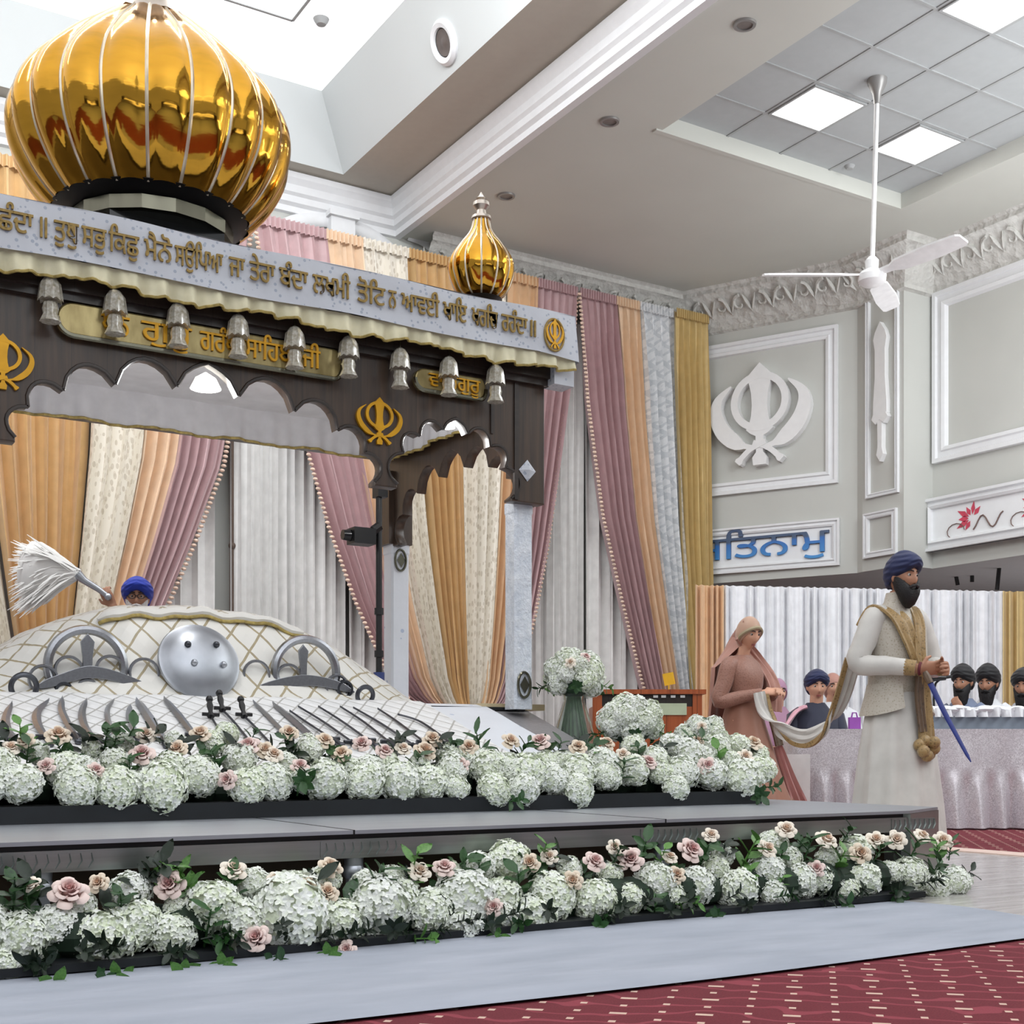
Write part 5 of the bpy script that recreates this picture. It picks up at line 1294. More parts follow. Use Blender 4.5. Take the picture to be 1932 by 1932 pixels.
LR = [(130, 1690, 78, 'p'), (187, 1668, 42, 't'), (322, 1672, 62, 'p'), (440, 1645, 54, 'c'), (485, 1772, 58, 'p'), (580, 1674, 40, 't'), (617, 1686, 46, 't'), (622, 1640, 50, 't'), (655, 1793, 40, 'p'), (790, 1648, 48, 'c'), (838, 1640, 46, 'p'), (932, 1713, 38, 'p'), (1000, 1630, 42, 't'), (1037, 1618, 36, 'c'), (1120, 1628, 46, 'p'), (1190, 1624, 52, 'p'), (1080, 1663, 42, 't'), (1275, 1652, 38, 't'), (1300, 1607, 54, 'p'), (1340, 1578, 34, 'c'), (1482, 1568, 42, 'c'), (1445, 1605, 42, 'c'), (1557, 1588, 46, 'c'), (1622, 1612, 44, 't'), (1652, 1588, 42, 'c'), (1690, 1587, 42, 'c'), (1738, 1580, 36, 'c'), (1778, 1588, 40, 'c'), (1540, 1640, 36, 'p'), (1262, 1620, 34, 'c'), (60, 1672, 40, 'c'), (1160, 1600, 34, 'c'), (520, 1660, 34, 'c')]
LS = [(20, 1690, .16, 0), (62, 1700, .15, 0), (228, 1708, .13, 0), (368, 1655, .15, 1), (448, 1668, .12, 0), (385, 1742, .13, 0), (760, 1636, .16, 1), (680, 1665, .16, 2), (902, 1645, .13, 0), (985, 1664, .14, 0), (1012, 1612, .12, 1), (1140, 1620, .13, 0), (1235, 1620, .12, 1), (1392, 1606, .17, 1), (1512, 1606, .15, 2), (1562, 1625, .15, 1), (1585, 1572, .10, 0), (1742, 1640, .14, 0), (1708, 1606, .15, 2), (1770, 1602, .12, 1), (1232, 1705, .12, 0), (1272, 1706, .10, 1), (1462, 1668, .09, 1), (1640, 1615, .13, 2), (1420, 1650, .11, 1), (300, 1655, .12, 1),
      (90, 1856, .11, 1), (240, 1842, .11, 1), (350, 1834, .11, 1), (420, 1822, .10, 1), (620, 1802, .10, 1), (770, 1772, .10, 1), (930, 1768, .08, 1), (170, 1846, .09, 0), (500, 1812, .10, 0), (1130, 1745, .09, 0), (1340, 1726, .09, 0), (1580, 1705, .10, 0), (1690, 1690, .1, 0), (1790, 1600, .1, 2)]
g = garland('long white hydrangea and rose garland on the white floor sheet', LH, LR, LS, None, 3.43, 3.62, lambda x: 1865 - .0917 * x, lambda x: 1648 - .042 * x, (2.1, 3.5, .02), 1)
mb = MB(); mb.box((-.6, 3.40, .012), (4.0, 3.62, .035)); mb.build('tray', M['tray'], g, smooth=False)
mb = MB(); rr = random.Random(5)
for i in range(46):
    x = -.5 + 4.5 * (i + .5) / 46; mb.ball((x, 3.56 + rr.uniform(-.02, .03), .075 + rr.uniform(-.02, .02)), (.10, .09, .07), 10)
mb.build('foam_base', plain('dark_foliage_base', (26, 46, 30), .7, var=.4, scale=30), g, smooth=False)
rr = random.Random(31)
for k in range(40):
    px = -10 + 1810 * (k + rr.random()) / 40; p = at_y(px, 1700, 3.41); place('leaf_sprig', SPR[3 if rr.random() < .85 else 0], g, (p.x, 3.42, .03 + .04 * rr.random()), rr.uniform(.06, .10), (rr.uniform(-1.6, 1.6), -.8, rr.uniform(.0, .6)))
# upper garland on the platform
UH = [(39, 1477, 78), (2, 1443, 66), (-25, 1480, 70), (124, 1451, 74), (145, 1485, 82), (160, 1452, 54), (217, 1436, 54), (220, 1487, 82), (254, 1480, 54), (305, 1485, 96), (323, 1449, 62), (375, 1464, 82), (452, 1433, 62), (466, 1485, 72), (497, 1472, 62), (173, 1415, 38), (230, 1402, 44), (427, 1387, 48), (400, 1404, 52), (330, 1398, 40), (516, 1477, 74), (583, 1415, 56), (612, 1472, 80), (570, 1470, 56), (687, 1475, 74), (697, 1448, 52), (754, 1475, 78), (811, 1475, 68), (853, 1454, 62), (860, 1486, 48), (847, 1425, 48), (920, 1447, 72), (932, 1490, 62), (959, 1451, 64), (995, 1460, 80), (987, 1490, 62), (1040, 1468, 62), (1091, 1458, 68), (1089, 1490, 60), (1135, 1439, 66), (1146, 1465, 54), (1192, 1454, 62), (1234, 1439, 62), (1247, 1458, 52), (1285, 1458, 66), (1275, 1487, 48), (1298, 1421, 62), (1342, 1460, 66), (1399, 1470, 78), (1435, 1452, 56), (1394, 1410, 52), (1197, 1410, 48), (1270, 1407, 52), (1355, 1413, 52), (1030, 1440, 48), (890, 1430, 46), (730, 1440, 44), (540, 1440, 46), (70, 1420, 46), (1375, 1440, 48), (1430, 1425, 44), (1330, 1430, 46), (660, 1452, 44), (790, 1445, 46), (1060, 1435, 42), (280, 1452, 44)]
UR = [(110, 1392, 52, 't'), (50, 1400, 38, 't'), (88, 1447, 36, 'p'), (180, 1455, 36, 'p'), (268, 1427, 52, 'p'), (275, 1390, 42, 'c'), (335, 1416, 42, 't'), (378, 1387, 42, 't'), (470, 1410, 46, 'p'), (500, 1417, 38, 't'), (515, 1427, 40, 'c'), (430, 1472, 40, 'p'), (545, 1385, 38, 't'), (612, 1400, 38, 't'), (565, 1448, 38, 'p'), (645, 1425, 40, 't'), (683, 1405, 38, 'p'), (725, 1420, 38, 'p'), (800, 1420, 46, 't'), (815, 1397, 40, 't'), (870, 1445, 34, 'p'), (885, 1412, 38, 't'), (962, 1401, 38, 't'), (1020, 1402, 42, 'p'), (1090, 1412, 36, 't'), (1143, 1405, 34, 't'), (1222, 1440, 36, 'p'), (1316, 1400, 26, 't'), (1335, 1447, 40, 'p'), (1420, 1406, 40, 't'), (1405, 1430, 34, 'c'), (20, 1415, 40, 'c'), (760, 1415, 34, 'c'), (1175, 1425, 30, 'c')]
US = [(42, 1388, .13, 1), (50, 1425, .12, 0), (128, 1415, .12, 0), (193, 1398, .15, 0), (212, 1408, .12, 0), (245, 1447, .11, 0), (415, 1432, .12, 0), (465, 1390, .10, 0), (555, 1405, .11, 0), (560, 1472, .12, 2), (580, 1478, .12, 0), (775, 1442, .13, 0), (832, 1414, .12, 0), (912, 1402, .17, 2), (970, 1414, .13, 2), (1046, 1414, .12, 0), (1168, 1454, .13, 2), (1206, 1420, .12, 0), (1360, 1428, .17, 1), (1425, 1505, .12, 0), (700, 1420, .1, 0), (960, 1512, .10, 0), (1130, 1430, .10, 1), (1290, 1400, .1, 0), (640, 1448, .1, 0), (1440, 1486, .1, 0)]
g = garland('long white hydrangea and rose garland on the steel platform', UH, UR, US, None, 4.55, 4.82, lambda x: 1520 - .012 * x, lambda x: 1388 + .01 * x, (2, 4.7, PT), 2)
mb = MB(); mb.box((-.8, 4.56, PT), (4.22, 4.92, PT + .06)); mb.build('tray', M['tray'], g, smooth=False)
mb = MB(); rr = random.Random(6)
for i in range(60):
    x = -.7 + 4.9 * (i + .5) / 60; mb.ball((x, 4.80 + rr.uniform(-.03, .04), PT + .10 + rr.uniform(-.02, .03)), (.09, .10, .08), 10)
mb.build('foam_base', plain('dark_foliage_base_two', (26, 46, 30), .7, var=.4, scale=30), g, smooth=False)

def bouquet(label, px, py, r_px, Z, heads, pinks, seed, squash=.85):
    rr = random.Random(seed); c = at_depth(px, py, Z); rad = r_px / FPX * Z
    root = thing('round_bouquet', label, 'bouquet', c - Vector((0, 0, rad)))
    mb = MB(); mb.ball(c, rad * .72, 14); mb.build('foliage_base', plain('bouquet_greens_%d' % seed, (40, 66, 44), .7, var=.4, scale=40), root, smooth=False)
    for i in range(heads):
        z = 1 - 1.6 * (i + .5) / heads; rr_ = math.sqrt(max(0, 1 - z * z)); an = i * 2.39996 + seed
        n = Vector((rr_ * math.cos(an), rr_ * math.sin(an), z * squash))
        place('hydrangea', HYD[i % 4], root, c + n * rad * .68, rad * rr.uniform(.36, .44), n)
    for i in range(pinks):
        an = -1.2 + i * 1.1; n = Vector((math.sin(an) * .7, -.75, .35 + .2 * (i % 2))); place('rose', ROSE['cpt'[i % 3]], root, c + n * rad * .98, rad * .20, n)
    for i in range(5):
        an = i * 1.3 + .3; n = Vector((math.cos(an), math.sin(an), -.35)); place('leaf_sprig', SPR[i % 3], root, c + n * rad * .75, rad * .6, n)
    return root, c, rad
def vase(label, c, rad, z0, prof):
    root = thing('glass_vase', label, 'vase', (c.x, c.y, z0))
    h = c.z - rad * .55 - z0
    mb = MB(); outer = [(r, z * h) for r, z in prof]; inner = [(max(.004, r - .006), max(z * h, .012)) for r, z in reversed(prof)]
    mb.lathe([(.001, 0)] + outer + inner + [(.001, .012)], (c.x, c.y, z0), 28); mb.build('glass_body', M['glass'], root)
    mb = MB()
    for i in range(34):
        an = i * 2.4; k = .8 if i % 2 else .45
        mb.tube([(c.x + .03 * math.cos(an), c.y + .03 * math.sin(an), z0 + h * .98), (c.x + prof[0][0] * k * math.cos(an + .5), c.y + prof[0][0] * k * math.sin(an + .5), z0 + .03)], .008, 5)
    mb.build('flower_stems', M['stem'], root)
_, c, rad = bouquet('round white hydrangea bouquet on the tall vase beside the crinkle-wrapped column', 1083, 1275, 58, 7.25, 16, 2, 1)
vase('flared clear vase of green stems beneath the round bouquet', c, rad, PT, [(.165, 0), (.16, .2), (.14, .45), (.09, .75), (.06, .92), (.07, 1.0)])
_, c, rad = bouquet('low white hydrangea bouquet before the wooden box', 1190, 1362, 62, 6.8, 15, 0, 2, .72)
vase('short clear vase under the low bouquet before the wooden box', c, rad, PT, [(.07, 0), (.07, .6), (.06, 1.0)])
_, c, rad = bouquet('small white hydrangea bouquet between the wooden box and the bride', 1325, 1390, 52, 6.7, 13, 1, 3, .7)
vase('short clear vase under the small bouquet near the bride', c, rad, PT, [(.06, 0), (.06, .6), (.05, 1.0)])
# ---------------------------------------------------------------- people
class Fig:
    """local axes: l = the person's own left, f = forward, u = up; origin on the floor"""
    def __init__(s, base, fwd, label, cat='person'):
        s.o = Vector(base); s.f = Vector((fwd[0], fwd[1], 0)).normalized(); s.l = ZU.cross(s.f); s.root = thing('person', label, cat, base)
    def P(s, l, f, u): return s.o + s.l * l + s.f * f + ZU * u
    def D(s, l, f, u): return s.l * l + s.f * f + ZU * u
def ell(c, ax, ay, rx, ry, n=28, wob=0, k=12, ph=0, p=1.0):
    out = []
    for j in range(n):
        a = 2 * PI * j / n; m_ = 1 + wob * math.sin(k * a + ph)
        ca, sa = math.cos(a), math.sin(a)
        if p != 1: ca, sa = math.copysign(abs(ca) ** p, ca), math.copysign(abs(sa) ** p, sa)
        out.append(c + ax * (rx * m_ * ca) + ay * (ry * m_ * sa))
    return out
def yaw_dir(fig, deg, pitch=0):
    a = math.radians(deg); d = fig.f * math.cos(a) + fig.l * math.sin(a); p = math.radians(pitch)
    return (d * math.cos(p) + ZU * math.sin(p)).normalized()
def head_geo(mb, c, fw, s=1.0):
    """head with brow, eye hollows, nose, lips and chin; c = centre, fw = facing"""
    right = fw.cross(ZU).normalized(); up = right.cross(fw).normalized(); n, k = 44, 34; rs = []
    g = lambda x, w_: math.exp(-(x / w_) ** 2)
    for i in range(k + 1):
        ph = -PI / 2 + PI * min(max(i / k, .01), .99); ring = []
        for j in range(n):
            th = 2 * PI * j / n; x = .074 * math.cos(ph) * math.cos(th); y = .093 * math.cos(ph) * math.sin(th); z = .116 * math.sin(ph)
            if z < 0: x *= 1 - .30 * (-z / .116) ** 1.4; y *= 1 - .12 * (-z / .116)
            front = max(0, math.sin(th)) ** .5 if math.sin(th) > 0 else 0
            if front:
                y += front * (.024 * g(x, .013) * (interp([(-.05, 0), (-.036, 1), (-.02, .8), (.02, .15), (.03, 0)], z)) - .013 * g(abs(x) - .031, .016) * g(z - .012, .013) + .005 * g(z - .036, .010) * g(x, .05)
                              + .007 * g(x, .022) * (g(z + .060, .007) + g(z + .074, .007)) + .010 * g(x, .022) * g(z + .098, .016) - .003 * g(z + .085, .006) + .005 * g(abs(x) - .045, .02) * g(z + .02, .022))
            ring.append(c + (right * x + fw * y + up * z) * s)
        rs.append(ring)
    mb.rings(rs)
    for sd in (-1, 1): mb.ball(c + (right * sd * .073 - fw * .008 + up * -.005) * s, (.012 * s, .02 * s, .03 * s), 10)
    return right, up
def face_parts(root, c, fw, s=1.0, brow=True, lips=True, hair=None):
    right = fw.cross(ZU).normalized(); up = right.cross(fw).normalized()
    for sd in (-1, 1):
        e = c + (right * sd * .031 + fw * .0735 + up * .011) * s
        mb = MB(); mb.ball(e, (.0105 * s,) * 3, 10); mb.ball(e + fw * .0055 * s, .0070 * s, 8, 1); mb.build('eye', [M['eyew'], M['hair']], root)
        if brow:
            mb = MB(); mb.tube([c + (right * sd * x + fw * y + up * z) * s for x, y, z in ((.012, .0925, .034), (.030, .089, .039), (.050, .074, .033))], [.0035 * s, .004 * s, .0025 * s], 6); mb.build('eyebrow', hair or M['hair'], root)
    if lips:
        mb = MB()
        for dz in (-.062, -.071): mb.tube([c + (right * x + fw * (y + .004) + up * (dz + z)) * s for x, y, z in ((-.019, .074, 0), (0, .084, .001), (.019, .074, 0))], [.0025 * s, .0045 * s, .0025 * s], 6)
        mb.build('lips', M['lips'], root)
def hand_geo(mb, wr, d, n, side, s=1.0, curl=.5, spread=1.0, relax=0):
    """wr = wrist, d = along the hand, n = out of the back of the hand, side = direction of the thumb"""
    d, n = Vector(d).normalized(), Vector(n).normalized(); sd = Vector(side); sd = (sd - d * sd.dot(d)).normalized(); n = (n - d * n.dot(d) - sd * n.dot(sd)).normalized()
    rs = []
    for t, w_, h_ in ((-.02, .026, .020), (.0, .028, .018), (.03, .036, .017), (.065, .042, .015), (.09, .040, .012)):
        rs.append(ell(wr + d * t * s, sd, n, w_ * s, h_ * s, 14))
    mb.rings(rs)
    for i, (o, L) in enumerate(((.030, .070), (.011, .080), (-.010, .075), (-.030, .058))):
        p = wr + (d * .082 + sd * o * spread) * s; dd = (d + sd * o * 1.2 * spread).normalized(); pts = [p - d * .02 * s, p]; a = curl * .5
        for seg in (.45, .32, .23):
            v = dd * math.cos(a) - n * math.sin(a); p = p + v * L * seg * s; pts.append(p); a += curl
        mb.tube(pts, [.0095 * s, .0095 * s, .009 * s, .0082 * s, .0065 * s], 8); mb.ball(pts[-1], .0066 * s, 8)
    p = wr + (d * .022 + sd * .026) * s; v1 = (d * .55 + sd * .75 - n * .25).normalized(); v2 = (d * .9 + sd * .25 - n * .35).normalized()
    mb.tube([wr + d * .012 * s, p, p + v1 * .036 * s, p + v1 * .036 * s + v2 * .032 * s], [.014 * s, .013 * s, .0105 * s, .008 * s], 8); mb.ball(p + v1 * .036 * s + v2 * .032 * s, .0082 * s, 8)
def loft(mb, secs, ax, ay, n=30, **k):
    mb.rings([ell(Vector(c), ax, ay, rx, ry, n, **k) for c, rx, ry in secs])
def turban(root, c, fw, mat, s=1.0, tall=1.0, front=.0, n_layers=5, rnd=1.12):
    """wrapped turban: overlapping slanting bands that meet above the forehead"""
    right = fw.cross(ZU).normalized(); up = right.cross(fw).normalized(); mb = MB(); n, k = 48, 26; rs = []
    for i in range(k + 1):
        v = i / k; ring = []
        for j in range(n):
            th = 2 * PI * j / n; cx_, sy_ = math.cos(th), math.sin(th)
            low = .028 + (.024 * max(0, sy_) ** 2) - .095 * max(0, -sy_) - .030 * abs(cx_)       # lower edge: high on the forehead, low over the ears and nape
            z = low + (.150 * tall - low) * v; bulge = math.sin(PI * min(1, .18 + v * .82)) ** .55
            rx = (.086 * rnd) * bulge * (1 - .10 * v); ry = (.102 * rnd) * bulge * (1 - .06 * v)
            band = .0045 * abs(math.sin(PI * n_layers * (v + .20 * abs(cx_) * (1 if sy_ > 0 else .3)))) * (1 - v ** 4)
            ring.append(c + (right * (rx + band) * cx_ + fw * ((ry + band) * sy_ - .008) + up * z) * s)
        rs.append(ring)
    mb.rings(rs); return mb.build('turban', mat, root)
def beard(root, c, fw, mat, s=1.0, length=.12, wide=1.0, name='beard'):
    right = fw.cross(ZU).normalized(); up = right.cross(fw).normalized(); mb = MB(); n = 26; rs = []
    for t, z, rx, ry, yo in ((0, -.030, .073, .060, .020), (.1, -.05, .074, .068, .026), (.3, -.078, .068, .066, .036), (.5, -.10, .062, .058, .044), (.7, -.10 - length * .35, .052, .046, .05), (.88, -.10 - length * .7, .036, .032, .052), (1, -.10 - length, .010, .012, .05)):
        ring = []
        for j in range(n):
            th = 2 * PI * j / n; rr_ = 1 + .05 * math.sin(7 * th + t * 9)
            x, y = rx * wide * rr_ * math.cos(th), ry * rr_ * math.sin(th)
            zz = z
            if t <= .1: zz += (.028 * abs(math.cos(th)) ** 2 - .030 * max(0, math.sin(th)) ** 3)
            ring.append(c + (right * x + fw * (y + yo) + up * zz) * s)
        rs.append(ring)
    mb.rings(rs)
    mb.tube([c + (right * x + fw * y + up * z) * s for x, y, z in ((-.042, .072, -.075), (-.022, .096, -.055), (0, .103, -.049), (.022, .096, -.055), (.042, .072, -.075))], [.006 * s, .010 * s, .009 * s, .010 * s, .006 * s], 8)
    return mb.build(name, mat, root)
def ribbon(mb, pts, sides, width, thick=.006, n=40, ripple=.0):
    P = [Vector(p) for p in spline(pts, n)]; S_ = [Vector(p).normalized() for p in spline([tuple(Vector(q)) for q in sides], n)]; rs = []
    for i, p in enumerate(P):
        t = (P[min(i + 1, n)] - P[max(i - 1, 0)]).normalized(); sd = (S_[i] - t * S_[i].dot(t)).normalized(); nn = t.cross(sd); w_ = width if not isinstance(width, list) else interp(width, i / n)
        top, bot = [], []
        for k in range(9):
            q = (k / 8 - .5) * 2; o = nn * (ripple * math.sin(q * 7 + i * .12))
            top.append(p + sd * q * w_ / 2 + nn * thick / 2 + o); bot.append(p + sd * q * w_ / 2 - nn * thick / 2 + o)
        rs.append(top + bot[::-1])
    mb.rings(rs)

# ---- groom
gb = at_depth(1692, 1418, 8.06); gb.z = 0
G = Fig(gb, (-.06, -.998), 'person in ivory coat and navy turban holding a blue scabbard, walking past the platform')
hc = G.P(-.005, .06, 1.668); hf = yaw_dir(G, 2, -5); root = G.root
mb = MB(); head_geo(mb, hc, hf, 1.02)
mb.tube([G.P(0, -.02, 1.42), G.P(0, .0, 1.50), G.P(0, .02, 1.58)], [.075, .058, .056], 16)
loft(mb, [(G.P(0, 0, .90), .15, .10), (G.P(0, 0, 1.1), .15, .105), (G.P(0, .0, 1.3), .17, .11), (G.P(0, -.01, 1.42), .16, .09), (G.P(0, -.015, 1.47), .08, .06)], G.l, G.f)
for s in (-1, 1): mb.tube([G.P(.09 * s, 0, .95), G.P(.10 * s, .02 - .03 * s, .5), G.P(.10 * s, .02 - .05 * s, .09)], [.085, .06, .045], 12); mb.obox(G.P(.10 * s, .05 - .05 * s, .045), G.l * .045, G.f * .12, ZU * .04)
rw, lw = G.P(-.075, .26, 1.085), G.P(.10, .27, 1.09)
mb.tube([G.P(-.18, -.01, 1.40), G.P(-.29, -.03, 1.13), rw], [.055, .045, .03], 12); mb.tube([G.P(.18, -.01, 1.40), G.P(.29, .02, 1.13), lw], [.055, .045, .03], 12)
hand_geo(mb, rw, G.D(.92, .28, .04), G.D(.1, .55, .8), G.D(.2, .3, .9), 1.12, .55)
hand_geo(mb, lw, G.D(-.35, .75, -.05), G.D(.8, .4, .4), G.D(-.2, .2, .9), 1.12, .75)
put('body', solid_mesh('body', mb, M['skin'], .006, 3, gb), root)
face_parts(root, hc, hf, 1.02, True, False); turban(root, hc, hf, M['tnavy'], 1.08, 1.05, rnd=1.16); beard(root, hc, hf, M['hair'], 1.05, .085, 1.18)
mb = MB()
secs = [(G.P(0, 0, .93), .172, .132), (G.P(0, .005, 1.0), .192, .154), (G.P(0, .005, 1.08), .190, .152), (G.P(0, .01, 1.22), .195, .145), (G.P(0, .0, 1.36), .205, .135), (G.P(0, -.01, 1.43), .185, .11), (G.P(0, -.012, 1.475), .11, .085), (G.P(0, -.005, 1.52), .074, .072), (G.P(0, .006, 1.575), .068, .068)]
loft(mb, secs, G.l, G.f, 34, p=.9); coat = mb.build('coat', M['ivory'], root)
for a0, a1 in ((118, 250), (-70, 62)):
    mb = MB(); rs = []
    for i in range(19):
        a_ = math.radians(a0 + (a1 - a0) * i / 18); fr_ = abs(i / 18 - .5) * 2; ring = []
        for off in (0, -.012):
            for z, rx, ry in ((1.0, .200, .162), (.92, .216, .182), (.80 + .05 * fr_ ** 2 * (1 if i < 9 else .5), .246, .212)):
                ring.append(G.P((rx + off) * math.cos(a_), (ry + off) * math.sin(a_), z))
        rs.append(ring[:3] + ring[:2:-1])
    mb.rings(rs); mb.build('coat_flap', M['ivory'], coat)
mb = MB(); mb.rings([ell(G.P(0, 0, z), G.l, G.f, rx, ry, 64, wob=w_, k=11, ph=z) for z, rx, ry, w_ in ((.035, .30, .27, .07), (.25, .285, .25, .065), (.55, .25, .215, .05), (.78, .218, .178, .03), (.95, .18, .14, .01))]); mb.build('long_skirt', M['ivoryplain'], root)
for s, w_, el in ((-1, rw, G.P(-.29, -.03, 1.13)), (1, lw, G.P(.29, .02, 1.13))):
    sh = G.P(.175 * s, -.01, 1.405); d2 = (w_ - el).normalized()
    mb = MB(); pts = [G.P(.12 * s, -.01, 1.42), sh, (sh + el) / 2 + G.D(.015 * s, 0, 0), el, (el + w_) / 2, w_ - d2 * .03]
    mb.tube(spline([tuple(p) for p in pts], 22), [interp([(0, .075), (.2, .082), (.4, .072), (.62, .070), (.8, .058), (1, .045)], i / 22) * (1 + .03 * math.sin(i * 2.3)) for i in range(23)], 16); sl = mb.build('sleeve', M['ivoryplain'], root)
    mb = MB(); mb.tube([w_ - d2 * .085, w_ - d2 * .02], [.052, .047], 16); mb.build('gold_cuff', M['goldbroc'], sl)
    if s < 0: mb = MB(); n = 20; a = d2.orthogonal().normalized(); b_ = d2.cross(a); mb.tube([w_ + d2 * .004 + a * .034 * math.cos(2 * PI * i / n) + b_ * .034 * math.sin(2 * PI * i / n) for i in range(n)], .009, 6, closed=True); mb.build('red_thread_bracelet', plain('maroon_thread', (96, 30, 40), .7), sl)
mb = MB()
ribbon(mb, [G.P(-.17, -.11, 1.36), G.P(-.135, -.02, 1.478), G.P(-.10, .11, 1.41), G.P(-.05, .165, 1.26), G.P(.0, .185, 1.12), G.P(.03, .20, .98), G.P(.03, .215, .80), G.P(.02, .235, .62)], [G.l + ZU * .1, G.l, G.l, G.l, G.l, G.l, G.l, G.l], [(0, .16), (.3, .15), (.55, .11), (.7, .09), (1, .12)], .016, 50, .008)
ribbon(mb, [G.P(.10, -.10, 1.44), G.P(.09, .02, 1.487), G.P(.06, .12, 1.40), G.P(.02, .17, 1.26), G.P(.01, .19, 1.13)], [G.l] * 5, [(0, .08), (.5, .08), (1, .1)], .014, 30, .006)
st_ = mb.build('gold_stole', M['goldbroc'], root)
mb = MB(); kc = G.P(.01, .245, .60)
for k in range(7): an = k * .9; mb.ball(kc + G.D(.055 * math.cos(an), .02 * math.sin(an * 2), .045 * math.sin(an)), (.045, .035, .04), 10)
mb.build('gold_knot', M['goldbroc'], st_)
mb = MB(); ribbon(mb, [G.P(-.01, .20, 1.04), G.P(-.03, .215, .9), G.P(-.02, .235, .7)], [G.l] * 3, .06, .014, 16, .004); mb.build('bronze_sash', M['darkbroc'], st_)
# blue scabbard in his hands
a = at_depth(1753, 1284, 7.74); b = at_depth(1832, 1438, 7.55); m1 = at_depth(1784, 1348, 7.66)
root2 = thing('sword', 'blue sheathed sword slanting down from the groom\'s hands', 'sword', b)
mb = MB(); S_ = [Vector(p) for p in spline([tuple(a), tuple(m1), tuple(b)], 20)]
mb.tube(S_, [interp([(0, .019), (.5, .017), (.9, .011), (1, .003)], i / 20) for i in range(21)], 10, flat=.5, up=tuple(hxv)); mb.build('scabbard', M['bluesheath'], root2)
d = (a - m1).normalized(); mb = MB(); mb.tube([a - d * .02, a + d * .03, a + d * .06], [.020, .022, .016], 8); mb.build('hilt', M['darkbroc'], root2)

# ---- bride
bb = at_depth(1402, 1418, 9.0); bb.z = 0
B = Fig(bb, (.16, -.987), 'person in dusty pink embroidered dress and pale headscarf, walking behind the groom'); root = B.root
hc = B.P(.0, .05, 1.402); hf = yaw_dir(B, -14, -16)
mb = MB(); head_geo(mb, hc, hf, .94)
mb.tube([B.P(0, -.03, 1.20), B.P(0, .0, 1.26), B.P(0, .02, 1.33)], [.065, .045, .045], 14)
loft(mb, [(B.P(0, 0, .75), .14, .11), (B.P(0, 0, .95), .115, .09), (B.P(0, .01, 1.1), .13, .10), (B.P(0, -.01, 1.2), .13, .075), (B.P(0, -.015, 1.235), .07, .05)], B.l, B.f)
for s in (-1, 1): mb.tube([B.P(.08 * s, 0, .8), B.P(.09 * s, .02, .45), B.P(.09 * s, .02, .08)], [.08, .055, .04], 10); mb.obox(B.P(.09 * s, .05, .035), B.l * .038, B.f * .10, ZU * .032)
rw, lw = B.P(-.03, .21, .985), B.P(.10, .20, .99)
mb.tube([B.P(-.145, -.01, 1.17), B.P(-.225, -.03, .93), rw], [.045, .037, .025], 10); mb.tube([B.P(.145, -.01, 1.17), B.P(.225, .02, .94), lw], [.045, .037, .025], 10)
hand_geo(mb, rw, B.D(.8, .5, .12), B.D(-.1, .3, .9), B.D(.3, -.5, .5), .98, .35)
hand_geo(mb, lw, B.D(-.45, .75, .05), B.D(.3, .3, .9), B.D(-.7, -.2, .4), .98, .45)
put('body', solid_mesh('body', mb, M['skinl'], .006, 3, bb), root)
face_parts(root, hc, hf, .94)
mb = MB(); loft(mb, [(B.P(0, 0, .84), .135, .115), (B.P(0, 0, .93), .122, .105), (B.P(0, .012, 1.05), .138, .118), (B.P(0, .014, 1.12), .145, .118), (B.P(0, 0, 1.2), .142, .09), (B.P(0, -.01, 1.235), .095, .07), (B.P(0, -.005, 1.255), .062, .058)], B.l, B.f, 32, p=.92); mb.build('bodice', M['dusty'], root)
mb = MB(); mb.rings([ell(B.P(x_, y_, z), B.l, B.f, rx, ry, 64, wob=w_, k=10, ph=z * 2) for z, rx, ry, w_, x_, y_ in ((.03, .40, .36, .07, .08, .02), (.15, .36, .33, .06, .06, .02), (.32, .29, .28, .055, .03, .01), (.55, .225, .225, .04, .0, .0), (.78, .16, .15, .02, 0, 0), (.92, .128, .112, .0, 0, 0))]); sk = mb.build('flared_skirt', M['dustyskirt'], root)
mb = MB(); pts = [B.P(.13, .20, .62), B.P(.2, .24, .4), B.P(.30, .25, .22), B.P(.40, .22, .09)]
ribbon(mb, pts, [B.l + B.f * .3] * 4, [(0, .05), (.5, .10), (1, .16)], .02, 24, .012); mb.build('rose_dress_panel', M['rose'], sk)
for s, w_, el in ((-1, rw, B.P(-.225, -.03, .93)), (1, lw, B.P(.225, .02, .94))):
    sh = B.P(.14 * s, -.01, 1.175); d2 = (w_ - el).normalized(); mb = MB()
    mb.tube(spline([tuple(p) for p in (B.P(.08 * s, -.01, 1.19), sh, (sh + el) / 2, el, (el + w_) / 2, w_ - d2 * .015)], 20), [interp([(0, .058), (.25, .062), (.5, .055), (.7, .05), (1, .034)], i / 20) for i in range(21)], 14); mb.build('sleeve', M['dusty'], root)
